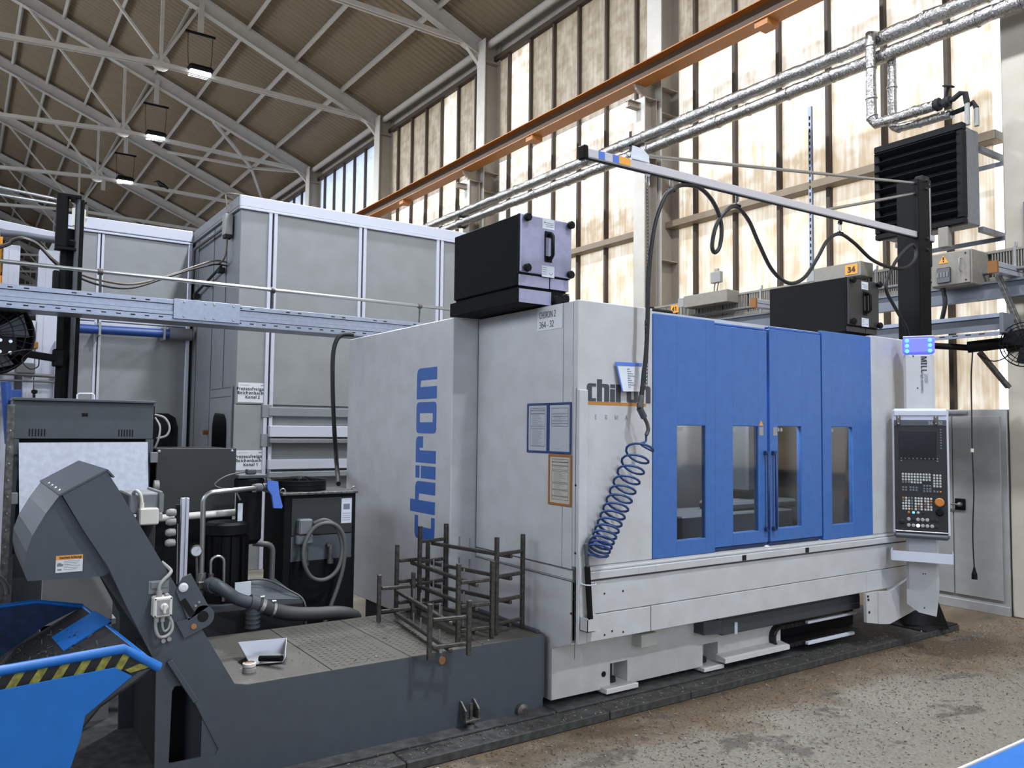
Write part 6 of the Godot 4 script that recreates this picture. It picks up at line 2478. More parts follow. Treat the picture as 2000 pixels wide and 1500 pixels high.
	for e in [[V(1.60, 0.637, -5.09), V(1.622, 0.627, -5.09)], [V(1.675, 0.602, -5.09), V(1.69, 0.597, -5.09)]]:
		s = mb()
		cyl(s, e[0], e[1], 0.048, 14)
		bx(s, e[0] + V(0.01, 0.05, 0.01), V(0.03, 0.014, 0.02), 0.003)
		part("hose_clamp", s, M["bright_steel"], h)
	# low housing with a sloping lid
	var b := thing("pump_housing", "low dark housing with a flat grey lid below the suction hose", "housing", V(1.7, 0.07, -5.5))
	s = mb()
	bo(s, V(1.20, 0.07, -5.75), V(1.92, 0.60, -5.20), 0.006)
	part("body", s, M["soot"], b)
	s = mb()
	plate(s, V(1.56, 0.645, -5.22), V(1.92, 0.61, -5.22), V(1.86, 0.69, -5.60), V(1.58, 0.72, -5.60), 0.012)
	plate(s, V(1.56, 0.645, -5.215), V(1.92, 0.61, -5.215), V(1.92, 0.40, -5.205), V(1.56, 0.40, -5.205), 0.01)
	part("lid", s, M["dark_grey"], b)
	s = mb()
	tube(s, spline([V(1.60, 0.70, -5.5), V(1.66, 0.73, -5.45), V(1.76, 0.72, -5.42), V(1.85, 0.67, -5.30), V(1.93, 0.60, -5.21), V(1.94, 0.42, -5.2)], 5), 0.007, 6)
	part("cable", s, M["cable_grey"], b)
	# chiller
	var c := thing("chiller", "dark grey chiller cabinet with a black fan on top and a coiled hose", "chiller", V(2.18, 0.07, -5.8))
	s = mb()
	bo(s, V(1.91, 0.07, -6.02), V(2.45, 1.27, -5.60), 0.006)
	var cb := part("cabinet", s, M["box_black"], c)
	s = mb()
	bo(s, V(1.89, 1.265, -6.03), V(2.46, 1.285, -5.58), 0.004)
	part("lid", s, M["steel_dull"], c)
	for e in [1.905, 2.44]:
		s = mb()
		tube(s, arc(V(e, 1.295, -5.62), Vector3.RIGHT, Vector3.UP, 0.018, 0, 360, 10), 0.006, 6, true)
		part("lifting_ring", s, M["steel"], c)
	s = mb()
	for k in 3:
		tube(s, arc(V(2.1, 1.30 + 0.028 * k, -5.82), Vector3.RIGHT, V(0, 0, 1), 0.185, 0, 360, 24), 0.007, 6, true)
	for k in 16:
		var a := TAU * k / 16.0
		tube(s, [V(2.1 + 0.185 * cos(a), 1.365, -5.82 + 0.185 * sin(a)), V(2.1 + 0.05 * cos(a), 1.38, -5.82 + 0.05 * sin(a))], 0.004, 4)
	lathe(s, V(2.1, 1.285, -5.82), Vector3.UP, [P(0.19, 0), P(0.19, 0.07), P(0.175, 0.07), P(0.17, 0.01)], 24)
	lathe(s, V(2.1, 1.285, -5.82), Vector3.UP, [P(0.06, 0), P(0.06, 0.085), P(0.03, 0.10), P(0, 0.10)], 14)
	var fan := part("fan", s, M["black"], c)
	s = mb()
	bo(s, V(1.965, 0.98, -5.60), V(2.42, 1.24, -5.594), 0.002)
	part("upper_panel", s, M["cabinet_dark"], cb)
	s = mb()
	bo(s, V(1.965, 0.80, -5.60), V(2.42, 0.975, -5.596))
	part("recess", s, mat("recess_grey", Color(0.30, 0.32, 0.345), 0.5), cb)
	s = mb()
	bo(s, V(1.965, 0.10, -5.60), V(2.42, 0.795, -5.594), 0.002)
	part("lower_panel", s, M["box_black"], cb)
	s = mb()
	bo(s, V(2.335, 1.05, -5.594), V(2.415, 1.23, -5.592))
	var st := part("rating_label", s, M["sticker"], cb)
	s = mb()
	bo(s, V(2.35, 1.15, -5.592), V(2.40, 1.19, -5.5913))
	for k in 4:
		bo(s, V(2.345, 1.12 - 0.016 * k, -5.592), V(2.405, 1.123 - 0.016 * k, -5.5913))
	var pr := part("print", s, M["ink_grey"], st)
	pr.set_meta("kind", "stuff")
	s = mb()
	bo(s, V(2.0, 0.99, -5.60), V(2.10, 1.10, -5.53), 0.01)
	bo(s, V(1.99, 0.92, -5.60), V(2.11, 0.99, -5.545), 0.01)
	part("connector", s, M["mid_grey"], c)
	s = mb()
	var lp := [V(2.10, 1.07, -5.52), V(2.18, 1.09, -5.5), V(2.26, 1.03, -5.49), V(2.30, 0.90, -5.48), V(2.27, 0.75, -5.47), V(2.18, 0.68, -5.47), V(2.08, 0.70, -5.47), V(2.02, 0.80, -5.47), V(2.02, 0.92, -5.48), V(2.08, 1.03, -5.49), V(2.16, 1.07, -5.48), V(2.25, 1.05, -5.47), V(2.31, 0.95, -5.47), V(2.31, 0.78, -5.47), V(2.27, 0.62, -5.47), V(2.20, 0.45, -5.46), V(2.14, 0.30, -5.45)]
	tube(s, spline(lp, 5), 0.015, 8)
	part("hose", s, M["cable_grey"], c)
	for e in [2.06, 2.24]:
		s = mb()
		cyl(s, V(e, 0.90, -5.59), V(e, 0.90, -5.55), 0.022, 8)
		cyl(s, V(e, 0.90, -5.555), V(e, 0.80, -5.55), 0.018, 8)
		cyl(s, V(e, 0.80, -5.55), V(e, 0.775, -5.55), 0.024, 8)
		part("coupling", s, M["steel_dull"], c)
	# white return pipes by the chiller
	s = mb()
	tube(s, [V(1.70, 0.95, -5.6), V(1.78, 0.94, -5.58)] + arc(V(1.78, 0.89, -5.58), Vector3.RIGHT, Vector3.UP, 0.05, 90, 0, 5) + [V(1.83, 0.55, -5.58)], 0.02, 10)
	single("return_pipe", s, M["cable_grey"], "bent grey return pipe between the pump and the chiller", "pipe")
	# cabinet plate and white tube behind
	var k := thing("control_cabinet", "flat dark grey electrical cabinet between the filter unit and the pump", "electrical cabinet", V(1.35, 0.07, -6.0))
	s = mb()
	bo(s, V(1.11, 0.0, -6.4), V(1.62, 1.59, -5.83), 0.006)
	part("body", s, M["box_black"], k)
	s = mb()
	bo(s, V(1.105, 1.15, -5.83), V(1.63, 1.595, -5.81), 0.004)
	var kp := part("front_plate", s, M["cabinet_dark"], k)
	for e in [1.12, 1.60]:
		s = mb()
		lathe(s, V(e, 1.575, -5.81), V(0, 0, 1), [P(0.011, 0), P(0.009, 0.006), P(0, 0.008)], 10)
		part("screw", s, M["bright_steel"], kp)
	s = mb()
	cyl(s, V(0.98, 1.135, -5.70), V(1.62, 1.155, -5.70), 0.024, 12)
	single("white_tube", s, M["plastic_white"], "horizontal whitish tube below the flat dark cabinet", "pipe")
	# aluminium upright with plugs
	var u := thing("valve_upright", "bare aluminium upright with four pale plugs on its left side", "upright", V(1.16, 0.07, -5.2))
	s = mb()
	bo(s, V(1.137, 0.07, -5.22), V(1.155, 1.31, -5.18), 0.002)
	bo(s, V(1.163, 0.07, -5.22), V(1.181, 1.31, -5.18), 0.002)
	bo(s, V(1.15, 0.07, -5.22), V(1.17, 1.31, -5.19))
	part("profile", s, M["aluminium"], u)
	s = mb()
	bo(s, V(1.105, 0.75, -5.21), V(1.13, 1.27, -5.18))
	part("valve_block", s, M["black"], u)
	for y in [1.225, 1.172, 1.107, 1.045]:
		s = mb()
		lathe(s, V(1.105, y, -5.19), V(-1, 0, 0.1), [P(0.022, 0), P(0.024, 0.035), P(0.016, 0.052), P(0, 0.055)], 12)
		part("plug", s, M["plastic_grey"], u)
	s = mb()
	cyl(s, V(1.115, 1.16, -5.17), V(1.122, 0.80, -5.17), 0.004, 6)
	part("rod", s, M["steel"], u)


func build_left_side() -> void:
	# band filter
	var t := thing("band_filter", "dark grey band filter with a white fleece sheet hanging at its front", "filter", V(0.68, 0.07, -6.2))
	var C: Material = M["dark_grey"]
	var s := mb()
	bo(s, V(0.275, 1.655, -5.85), V(1.085, 1.895, -6.5), 0.004)
	bo(s, V(0.275, 0.07, -5.90), V(0.315, 1.655, -6.5))
	bo(s, V(1.045, 0.07, -5.90), V(1.085, 1.655, -6.5))
	bo(s, V(0.315, 0.07, -6.0), V(1.045, 1.655, -6.5))
	bo(s, V(0.275, 1.56, -5.9), V(0.315, 1.655, -5.83))
	bo(s, V(1.04, 1.50, -5.9), V(1.085, 1.655, -5.83))
	var hd := part("hood", s, C, t)
	s = mb()
	bo(s, V(0.27, 1.893, -5.82), V(1.09, 1.912, -6.52), 0.004)
	part("lid", s, C, t)
	s = mb()
	bo(s, V(1.088, 1.60, -5.9), V(1.10, 1.88, -6.3))
	part("rear_flange", s, M["black"], t)
	s = mb()
	bo(s, V(0.30, 1.61, -5.88), V(1.045, 1.655, -5.99))
	part("slot", s, M["dark_gap"], hd)
	s = mb()
	bo(s, V(0.655, 1.80, -5.849), V(0.69, 1.822, -5.8485))
	part("lock_recess", s, M["dark_gap"], hd)
	for x in [0.365, 0.872]:
		for k in 6:
			s = mb()
			bo(s, V(x + 0.0165 * k, 1.672, -5.849), V(x + 0.0165 * k + 0.0075, 1.718, -5.8485))
			part("vent_slot", s, M["dark_gap"], hd)
	s = mb()
	tube(s, [V(0.63, 1.912, -5.9), V(0.63, 1.94, -5.9), V(0.64, 1.948, -5.9), V(0.715, 1.95, -5.9), V(0.726, 1.942, -5.9), V(0.728, 1.912, -5.9)], 0.006, 8)
	part("handle", s, M["sticker"], t)
	s = mb()
	plate(s, V(0.312, 1.633, -5.80), V(1.045, 1.637, -5.80), V(1.058, 1.12, -5.74), V(0.332, 1.12, -5.74), 0.004)
	part("fleece", s, M["felt"], t)
	s = mb()
	cyl(s, V(0.30, 1.05, -5.78), V(1.06, 1.05, -5.78), 0.09, 16)
	part("fleece_roll", s, M["soot"], t)
	for e in [[0.275, 1.31], [1.06, 1.55]]:
		s = mb()
		bo(s, V(e[0], e[1] - 0.05, -5.82), V(e[0] + 0.045, e[1] + 0.02, -5.76), 0.004)
		part("bracket", s, M["mid_grey"], t)
	s = mb()
	cyl(s, V(1.085, 1.35, -5.76), V(1.115, 1.35, -5.76), 0.035, 12)
	part("roll_knob", s, M["plastic_grey"], t)
	s = mb()
	tube(s, spline([V(1.10, 1.82, -5.9), V(1.16, 1.80, -5.88), V(1.19, 1.74, -5.86), V(1.17, 1.68, -5.85), V(1.11, 1.66, -5.86)], 5), 0.008, 7)
	tube(s, spline([V(1.10, 1.80, -5.88), V(1.125, 1.74, -5.84), V(1.115, 1.66, -5.82), V(1.10, 1.60, -5.84)], 5), 0.007, 7)
	part("cable", s, M["plastic_grey"], t)
	s = mb()
	bo(s, V(0.42, 0.0, -5.2), V(0.78, 1.08, -5.215), 0.003)
	bo(s, V(0.42, 0.60, -5.2), V(0.80, 0.63, -5.35))
	single("splash_sheet", s, M["plastic_grey"], "pale grey sheet metal panel standing behind the skip, under the conveyor head", "panel")
	# brown post beside it
	s = mb()
	bo(s, V(0.232, 0.07, -5.52), V(0.272, 1.86, -5.48), 0.004)
	var bp := single("filter_post", s, M["steel_dull"], "brownish steel post at the left edge beside the band filter", "post")
	s = mb()
	for k in 9:
		cyl(s, V(0.252, 0.95 + 0.095 * k, -5.48), V(0.252, 0.95 + 0.095 * k, -5.472), 0.005, 6)
	var bo_ := part("bolts", s, M["steel"], bp)
	bo_.set_meta("kind", "stuff")
	# hand wheel and hoses at the very edge
	s = mb()
	tube(s, arc(V(0.12, 0.86, -5.0), Vector3.RIGHT, Vector3.UP, 0.13, 0, 180, 14), 0.012, 8)
	single("hose_end", s, M["cable_grey"], "curved grey hose end above the back rim of the skip at the left edge", "hose")
	s = mb()
	tube(s, spline([V(0.13, 1.75, -5.5), V(0.17, 1.62, -5.5), V(0.19, 1.5, -5.5), V(0.17, 1.38, -5.5), V(0.14, 1.3, -5.5)], 5), 0.02, 8)
	single("brown_hose", s, M["old_orange"], "short brown hose at the left edge beside the brownish post", "hose")
	s = mb()
	cyl(s, V(0.285, 1.62, -6.2), V(0.245, 2.02, -6.2), 0.03, 10)
	single("blue_hose", s, M["pipe_blue"], "upright blue hose at the left edge beside the band filter", "hose")
	s = mb()
	bo(s, V(-0.2, 0.07, -5.9), V(0.22, 1.3, -6.3), 0.01)
	single("dark_casing", s, M["soot"], "dark machine casing at the left edge behind the skip", "casing")
	# galvanised cable tray and the rod over it
	var g := thing("cable_tray", "long bright galvanised cable tray crossing the left half, with a splice plate", "cable tray", V(1.5, 2.6, -7.05))
	s = mb()
	for e in [[2.745, 2.782, 0.0], [2.69, 2.743, -0.012], [2.655, 2.688, 0.0], [2.61, 2.653, -0.004]]:
		bo(s, V(-1.2, e[0], -7.06), V(3.9, e[1], -7.0 + e[2]), 0.002)
	bo(s, V(-1.2, 2.605, -7.30), V(3.9, 2.61, -7.0))
	part("channel", s, M["galvanised"], g)
	s = mb()
	for k in 46:
		var x := -1.0 + 0.105 * k
		bo(s, V(x, 2.628, -7.0035), V(x + 0.034, 2.637, -7.0025))
		if k % 4 < 2:
			bo(s, V(x, 2.757, -7.0), V(x + 0.034, 2.766, -6.999))
	var slots := part("slots", s, M["dark_gap"], g)
	slots.set_meta("kind", "stuff")
	s = mb()
	bo(s, V(1.42, 2.625, -7.0), V(1.955, 2.79, -6.985), 0.002)
	var sp := part("splice_plate", s, M["galvanised"], g)
	for x in [1.50, 1.67, 1.74, 1.90]:
		for y in [2.65, 2.768]:
			s = mb()
			lathe(s, V(x, y, -6.985), V(0, 0, 1), [P(0.012, 0), P(0.010, 0.006), P(0, 0.007)], 6)
			part("bolt", s, M["steel"], sp)
	s = mb()
	cyl(s, V(-1.2, 2.945, -7.0), V(4.1, 2.948, -7.0), 0.0165, 10)
	var rod := single("rail_rod", s, M["steel"], "long round steel rod running just above the galvanised cable tray", "rod")
	for x in [0.872, 2.236, 3.691]:
		s = mb()
		cyl(s, V(x - 0.018, 2.946, -7.0), V(x + 0.018, 2.946, -7.0), 0.026, 8)
		cyl(s, V(x, 2.945, -7.0), V(x + 0.01, 2.785, -7.03), 0.009, 6)
		part("clamp", s, M["steel_dull"], rod)
	s = mb()
	tube(s, spline([V(2.979, 2.604, -6.95), V(2.869, 2.595, -6.95), V(2.811, 2.525, -6.95), V(2.786, 2.374, -6.95), V(2.794, 2.048, -6.95), V(2.817, 1.723, -6.95), V(2.843, 1.446, -6.95), V(2.6, 1.285, -6.3)], 6), 0.02, 9)
	single("drop_hose", s, M["black_rubber"], "black hose dropping from the end of the cable tray behind the chiller", "hose")
	# black post and its boom
	var p := thing("boom_post", "black steel post on the left, crossed by the galvanised cable tray", "post", V(0.70, 0, -7.45))
	s = mb()
	for e in [0.63, 0.745]:
		bo(s, V(e, 0.0, -7.48), V(e + 0.045, 3.60, -7.42), 0.004)
	bo(s, V(0.66, 0.0, -7.47), V(0.76, 3.35, -7.45))
	part("shaft", s, M["box_black"], p)
	s = mb()
	cyl(s, V(0.738, 1.9, -7.40), V(0.738, 3.60, -7.40), 0.018, 10)
	part("conduit", s, M["dark_grey"], p)
	s = mb()
	bo(s, V(0.585, 3.18, -7.44), V(0.66, 3.60, -7.36), 0.006)
	bo(s, V(0.585, 3.16, -7.46), V(0.735, 3.18, -7.36))
	bo(s, V(0.585, 3.595, -7.46), V(0.76, 3.615, -7.36))
	for e in [3.21, 3.56]:
		cyl(s, V(0.70, e, -7.38), V(0.70, e + 0.03, -7.36), 0.018, 8)
	part("swing_bracket", s, M["box_black"], p)
	for y in [3.575, 3.535]:
		s = mb()
		cyl(s, V(-0.8, y + 0.06 if y > 3.55 else y, -7.3), V(0.585, y - 0.01, -7.39), 0.012, 8)
		var rd := single("tie_rod", s, M["bright_steel"], "%s of the two thin bright rods running left from the left black post" % ("upper" if y > 3.55 else "lower"), "rod", "tie rods of the left boom")
	s = mb()
	bo(s, V(0.58, 2.99, -7.45), V(0.63, 2.8, -7.4), 0.01)
	part("cable_bracket", s, M["black"], p)
	# drum fan on its arm
	var f := thing("drum_fan", "black wire guarded fan hanging under the cable tray at the left edge", "fan", V(0.2, 2.4, -7.2))
	var fc := V(0.16, 2.42, -7.25)
	s = mb()
	for r in [[0.30, 0.0], [0.30, 0.05], [0.24, 0.08], [0.16, 0.09], [0.08, 0.09]]:
		tube(s, arc(fc + V(0, 0, r[1]), Vector3.RIGHT, Vector3.UP, r[0], 0, 360, 32), 0.005, 5)
	for k in 32:
		var a := TAU * k / 32.0
		var u := V(cos(a), sin(a), 0)
		tube(s, [fc + u * 0.30, fc + u * 0.30 + V(0, 0, 0.05), fc + u * 0.16 + V(0, 0, 0.09), fc + V(0, 0, 0.09)], 0.003, 4)
	var cg := part("guard", s, M["soot"], f)
	cg.set_meta("kind", "stuff")
	s = mb()
	lathe(s, fc + V(0, 0, -0.12), V(0, 0, 1), [P(0.31, 0), P(0.31, 0.12), P(0.29, 0.12), P(0.29, 0.01), P(0, 0.0)], 28)
	part("drum", s, M["box_black"], f)
	for k in 4:
		s = mb()
		var a := TAU * k / 4.0 + 0.3
		var u := V(cos(a), sin(a), 0)
		var v := V(-sin(a), cos(a), 0)
		plate(s, fc + u * 0.05 + v * 0.03 + V(0, 0, 0.03), fc + u * 0.26 + v * 0.10 + V(0, 0, 0.03), fc + u * 0.26 - v * 0.08 - V(0, 0, 0.03), fc + u * 0.05 - v * 0.03, 0.004)
		part("blade", s, M["tray_grey"], f)
	s = mb()
	lathe(s, fc + V(-0.02, 0.06, 0.02), V(0, 0, 1), [P(0.085, 0), P(0.085, 0.02), P(0, 0.03)], 18)
	part("orange_hub", s, M["old_orange"], f)
	s = mb()
	bar(s, V(0.05, 2.33, -7.13), V(0.66, 2.27, -7.40), 0.05, 0.055, 0.006)
	bo(s, V(0.60, 2.21, -7.44), V(0.68, 2.35, -7.36), 0.01)
	bo(s, V(0.20, 2.26, -7.15), V(0.34, 2.40, -7.10), 0.008)
	part("arm", s, M["black"], f)
	for e in [[0.235, 2.37], [0.30, 2.365], [0.235, 2.285], [0.30, 2.28]]:
		s = mb()
		cyl(s, V(e[0], e[1], -7.10), V(e[0], e[1], -7.09), 0.013, 8)
		part("bolt", s, M["bright_steel"], f)
	s = mb()
	tube(s, spline([V(0.0, 2.42, -7.1), V(0.1, 2.30, -7.08), V(0.24, 2.26, -7.08), V(0.36, 2.30, -7.1), V(0.44, 2.31, -7.15), V(0.38, 2.24, -7.15), V(0.43, 2.17, -7.15), V(0.49, 2.19, -7.2), V(0.50, 2.25, -7.25)], 6), 0.005, 6)
	part("cable", s, M["black_rubber"], f)
	# bundle of cables swinging over to the tall enclosure
	s = mb()
	var c1 := spline([V(-0.3, 3.0, -7.6), V(0.223, 3.19, -7.7), V(0.309, 3.253, -7.7), V(0.38, 3.276, -7.7), V(0.497, 3.255, -7.8), V(0.634, 3.124, -7.8), V(0.831, 3.118, -8.2), V(1.118, 3.168, -8.8), V(1.475, 3.244, -9.3), V(1.9, 3.452, -9.8), V(2.346, 3.713, -10.3), V(2.631, 3.863, -10.6), V(2.778, 3.862, -10.6)], 6)
	tube(s, c1, 0.012, 7)
	var lc := single("cable_swag", s, M["wood_cable"], "brownish cables sagging from the left edge to the side of the tall enclosure", "cable")
	s = mb()
	var c2 := []
	for q in c1:
		c2.append(q + V(0.0, -0.035 + 0.02 * sin(q.x * 4.0), 0.03))
	tube(s, c2, 0.011, 7)
	part("second_cable", s, M["black_rubber"], lc)
	s = mb()
	tube(s, spline([V(0.224, 3.335, -7.9), V(0.37, 3.343, -7.9), V(0.539, 3.333, -7.9), V(0.666, 3.333, -7.9)], 5), 0.03, 8)
	single("grey_arm", s, M["tray_grey"], "slim grey arm pointing left from the left black post", "arm")
	# pale machine further back on the left
	var m := thing("far_machine", "pale machine with upright profiles and an orange motor box, far left behind the post", "machine", V(0.6, 0, -10.5))
	s = mb()
	bo(s, V(0.25, 0, -10.6), V(1.02, 2.55, -11.4), 0.01)
	bo(s, V(-0.6, 0, -10.7), V(0.25, 2.2, -11.4), 0.01)
	part("casing", s, M["booth_panel"], m)
	for e in [[0.42, 0.08, 3.75, -10.6], [0.78, 0.10, 3.72, -10.5], [0.96, 0.07, 3.95, -10.5], [0.62, 0.05, 2.9, -10.45], [0.30, 0.05, 2.7, -10.45], [0.90, 0.03, 2.7, -10.4]]:
		s = mb()
		bo(s, V(e[0] - e[1], 0.0, e[3] - 0.1), V(e[0] + e[1], e[2], e[3] + 0.05), 0.008)
		bo(s, V(e[0] - e[1] * 0.3, 1.0, e[3] + 0.05), V(e[0] + e[1] * 0.3, e[2] - 0.03, e[3] + 0.054))
		part("upright", s, M["white_trim"], m)
	s = mb()
	bo(s, V(-0.25, 3.40, -10.6), V(0.33, 3.86, -10.9), 0.02)
	bo(s, V(-0.25, 3.30, -10.58), V(0.36, 3.40, -10.9), 0.01)
	part("motor_box", s, M["label_orange"], m, "orange motor box")
	s = mb()
	cyl(s, V(0.2, 2.30, -10.35), V(0.98, 2.28, -10.35), 0.02, 8)
	cyl(s, V(0.35, 2.22, -10.35), V(0.9, 2.22, -10.35), 0.012, 8)
	bo(s, V(0.50, 2.30, -10.4), V(0.68, 2.42, -10.32), 0.01)
	bo(s, V(0.42, 2.36, -10.4), V(0.48, 2.48, -10.34), 0.01)
	part("pneumatic_line", s, M["cable_grey"], m)
	s = mb()
	bo(s, V(0.42, 1.95, -10.38), V(0.56, 2.12, -10.3), 0.01)
	part("blue_unit", s, M["pipe_blue"], m)
	s = mb()
	bo(s, V(0.62, 2.58, -10.42), V(0.70, 2.66, -10.34), 0.01)
	part("orange_sensor", s, M["old_orange"], m)
	s = mb()
	cyl(s, V(0.68, 1.7, -10.3), V(0.68, 2.07, -10.3), 0.012, 8)
	lathe(s, V(0.68, 2.07, -10.3), Vector3.UP, [P(0.0, 0), P(0.03, 0.02), P(0.03, 0.05), P(0, 0.06)], 10)
	part("lever", s, M["black"], m)
	s = mb()
	tube(s, [V(0.98, 3.62, -10.4), V(1.02, 3.95, -10.35), V(1.08, 4.12, -10.3)], 0.05, 8)
	cyl(s, V(1.04, 4.0, -10.3), V(1.04, 4.2, -10.3), 0.07, 10)
	part("exhaust_pipe", s, M["plastic_white"], m)
	s = mb()
	bar(s, V(-0.6, 4.02, -10.4), V(0.92, 3.86, -10.4), 0.06, 0.10, 0.008)
	part("boom", s, M["white_trim"], m)


func rack(label, at: Vector3, turn: float, length: float, levels: Array, h: float) -> void:
	var t := thing("bar_rack", label, "rack", at, "steel racks on the conveyor tank", deg_to_rad(turn))
	t.set_meta("own_axes", true)
	var m: Material = M["raw_steel"]
	for x in [-0.115, 0.115]:
		for z in [-0.5, 0.5]:
			var s := mb()
			bo(s, V(x - 0.0125, 0.0, z * length - 0.0125), V(x + 0.0125, h, z * length + 0.0125), 0.003)
			part("post", s, m, t)
	for y in levels:
		for z in [-0.5, 0.5]:
			var s := mb()
			bo(s, V(-0.10, y - 0.011, z * length - 0.010), V(0.10, y + 0.011, z * length + 0.010), 0.004)
			part("rung", s, m, t)
		var s := mb()
		bo(s, V(-0.011, y - 0.033, -0.52 * length), V(0.013, y - 0.011, 0.52 * length), 0.004)
		var rail := part("long_rail", s, m, t)
		for q in [-0.14, 0.0, 0.33]:
			s = mb()
			cyl(s, V(0.003, y - 0.014, q * length), V(0.003, y + 0.05, q * length), 0.006, 7)
			part("pin", s, M["steel"], rail)


func build_racks() -> void:
	rack("lowest steel rack with two levels, its legs over the front edge of the tank", V(2.324, 0.5045, -4.33), -8.5, 0.94, [0.065, 0.21], 0.30)
	rack("middle steel rack with three levels, between the lowest and the tallest one", V(2.585, 0.5045, -4.54), -2.5, 0.88, [0.065, 0.205, 0.345], 0.455)
	rack("tallest steel rack with four levels, next to the machine wall", V(2.785, 0.5045, -4.53), 11.0, 0.74, [0.06, 0.20, 0.345, 0.48], 0.585)


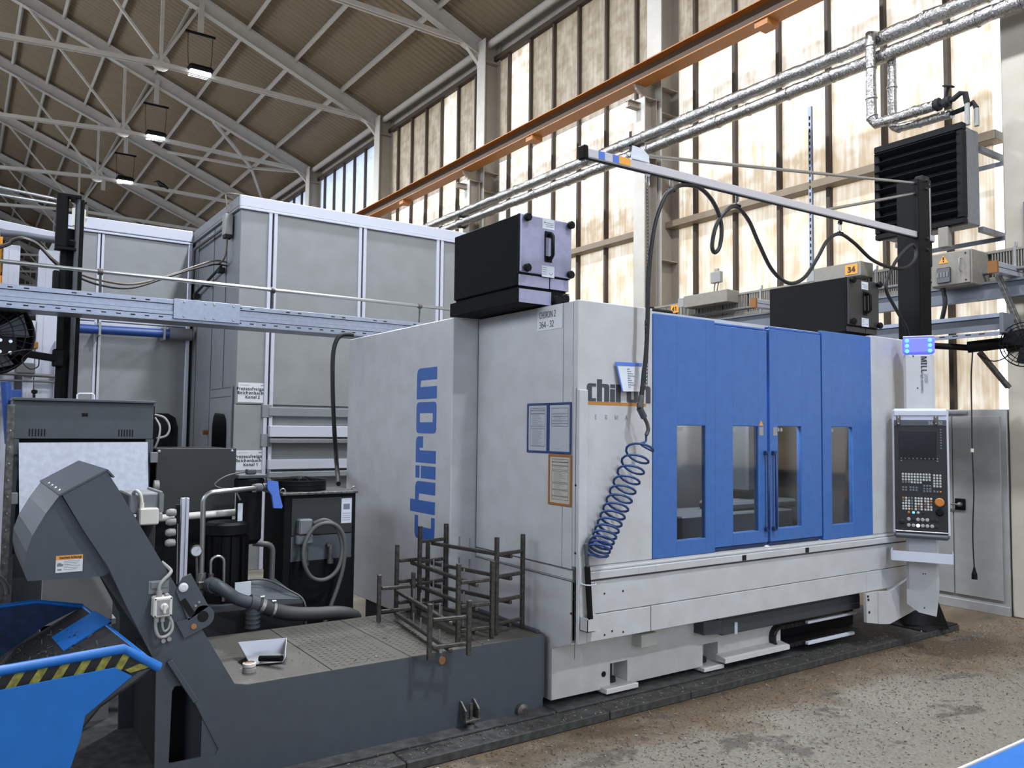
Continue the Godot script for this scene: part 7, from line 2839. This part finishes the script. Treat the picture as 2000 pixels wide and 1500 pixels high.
func build_floor_things() -> void:
	# shovel and jar on the tank
	var d := thing("dust_shovel", "bright sheet metal hand shovel lying on the tank cover, its tube handle to the viewer", "shovel", V(1.42, 0.503, -4.35))
	var s := mb()
	plate(s, V(1.30, 0.512, -4.28), V(1.46, 0.512, -4.24), V(1.53, 0.508, -4.42), V(1.33, 0.508, -4.46), 0.003)
	plate(s, V(1.295, 0.585, -4.48), V(1.545, 0.585, -4.43), V(1.53, 0.508, -4.42), V(1.33, 0.508, -4.46), 0.003)
	plate(s, V(1.295, 0.585, -4.48), V(1.33, 0.508, -4.46), V(1.30, 0.512, -4.28), V(1.29, 0.54, -4.28), 0.003)
	plate(s, V(1.545, 0.585, -4.43), V(1.53, 0.508, -4.42), V(1.46, 0.512, -4.24), V(1.475, 0.535, -4.24), 0.003)
	part("pan", s, M["bright_steel"], d)
	s = mb()
	cyl(s, V(1.36, 0.53, -4.30), V(1.44, 0.545, -4.19), 0.016, 12)
	part("handle", s, M["black"], d)
	var j := thing("salve_tin", "small round tin with an orange brown lid in front of the shovel", "tin", V(1.275, 0.502, -4.20))
	s = mb()
	lathe(s, V(1.275, 0.502, -4.20), Vector3.UP, [P(0, 0), P(0.034, 0), P(0.034, 0.018), P(0.031, 0.02), P(0.031, 0.03), P(0, 0.03)], 14)
	part("body", s, M["plastic_grey"], j)
	s = mb()
	lathe(s, V(1.275, 0.53, -4.20), Vector3.UP, [P(0.035, 0), P(0.035, 0.014), P(0.027, 0.018)], 8)
	part("rim", s, M["plastic_white"], j)
	s = mb()
	lathe(s, V(1.275, 0.545, -4.20), Vector3.UP, [P(0.028, 0), P(0, 0.001)], 14)
	part("lid", s, M["copper"], j)
	s = mb()
	cyl(s, V(2.27, 0.502, -3.985), V(2.27, 0.545, -3.985), 0.011, 8)
	tube(s, arc(V(2.27, 0.545, -3.985), V(0, 0, 1), Vector3.UP, 0.0005, 0, 180, 3), 0.011, 8)
	single("locating_pin", s, M["bright_steel"], "short bright pin at the tank edge between the legs of the lowest rack", "pin")
	s = mb()
	cyl(s, V(2.285, 0.455, -3.999), V(2.285, 0.455, -3.99), 0.021, 14)
	single("copper_cap", s, M["copper"], "small round orange cap on the tank front below the lowest rack", "cap")
	# blue top of a table at the lower right corner
	var b := thing("blue_table", "corner of a bright blue table top at the lower right corner of the photo", "table", V(2.6, 0, -0.7))
	s = mb()
	bo(s, V(1.75, 0.87, -1.08), V(3.4, 0.90, -0.2), 0.004)
	part("table_top", s, M["skip_blue"], b)
	s = mb()
	bo(s, V(1.75, 0.868, -1.087), V(3.4, 0.903, -1.08), 0.001)
	part("edge_strip", s, M["plastic_white"], b)
	for x in [1.80, 3.35]:
		for z in [-1.03, -0.25]:
			s = mb()
			bo(s, V(x - 0.03, 0, z - 0.03), V(x + 0.03, 0.87, z + 0.03))
			part("leg", s, M["mid_grey"], b)
	# crow on the tie of a far truss
	var c := thing("crow", "black crow perched on a roof tie right of the farthest lamp", "bird", V(5.33, 9.72, -28.9))
	s = mb()
	var body := [V(5.17, 9.93, -28.9), V(5.19, 9.96, -28.9), V(5.24, 9.955, -28.9), V(5.29, 9.90, -28.9), V(5.38, 9.84, -28.9), V(5.46, 9.80, -28.9), V(5.54, 9.755, -28.9), V(5.60, 9.70, -28.9)]
	tube(s, body, [0.008, 0.03, 0.055, 0.075, 0.095, 0.075, 0.045, 0.03], 10)
	cyl(s, V(5.18, 9.945, -28.9), V(5.10, 9.925, -28.9), 0.014, 6)
	var bd := part("body", s, M["crow"], c)
	for e in [-0.03, 0.03]:
		s = mb()
		tube(s, [V(5.37, 9.80, -28.9 + e), V(5.35, 9.755, -28.9 + e), V(5.33, 9.72, -28.9 + e), V(5.29, 9.72, -28.9 + e)], 0.008, 5)
		part("leg", s, M["crow"], c)
	for e in [-1.0, 1.0]:
		s = mb()
		tube(s, [V(5.27, 9.91, -28.9 + 0.05 * e), V(5.40, 9.83, -28.9 + 0.085 * e), V(5.52, 9.76, -28.9 + 0.06 * e), V(5.58, 9.72, -28.9 + 0.03 * e)], [0.02, 0.05, 0.04, 0.012], 8)
		part("wing", s, M["crow"], c)
	# swarf strewn over floor, slab and tank
	var chip := mb()
	for k in 3:
		var a := TAU * k / 8.0
		bxb(chip, Basis(V(1, 0, 0), a), V(0, 0.0015 + 0.0022 * sin(a), 0.003 * k), V(0.0035, 0.0008, 0.005))
	var mm := MultiMesh.new()
	mm.transform_format = MultiMesh.TRANSFORM_3D
	mm.use_colors = true
	mm.mesh = mesh_of(chip, mat("chips", Color.WHITE, 0.5, 0.3))
	M["chips"].vertex_color_use_as_albedo = true
	var r := RandomNumberGenerator.new()
	r.seed = 11
	var place := []
	for k in 11000:
		place.append(V(r.randf_range(1.6, 8.3), 0.001, -3.75 + absf(r.randfn(0.0, 0.9))))
	for k in 900:
		place.append(V(r.randf_range(0.9, 7.3), 0.0535, r.randf_range(-3.92, -3.76)))
	for k in 160:
		place.append(V(r.randf_range(1.2, 2.9), 0.504, r.randf_range(-4.95, -4.02)))
	mm.instance_count = place.size()
	for k in place.size():
		var sc := r.randf_range(0.4, 1.15)
		if r.randf() < 0.03:
			sc *= 1.6
		mm.set_instance_transform(k, Transform3D(Basis(Vector3.UP, r.randf() * TAU) * Basis(V(1, 0, 0), r.randf_range(-0.2, 0.2)) * Basis().scaled(V(sc, sc, sc * r.randf_range(1, 2.2))), place[k]))
		var v := r.randf()
		mm.set_instance_color(k, Color(0.12, 0.095, 0.07) if v < 0.35 else (Color(0.24, 0.21, 0.165) if v < 0.86 else Color(0.46, 0.45, 0.42)))
	var o := MultiMeshInstance3D.new()
	o.name = "metal_swarf"
	o.multimesh = mm
	add_child(o, true)
	tag(o, "fine metal swarf strewn over the floor in front of the machine", "swarf", "", "stuff")
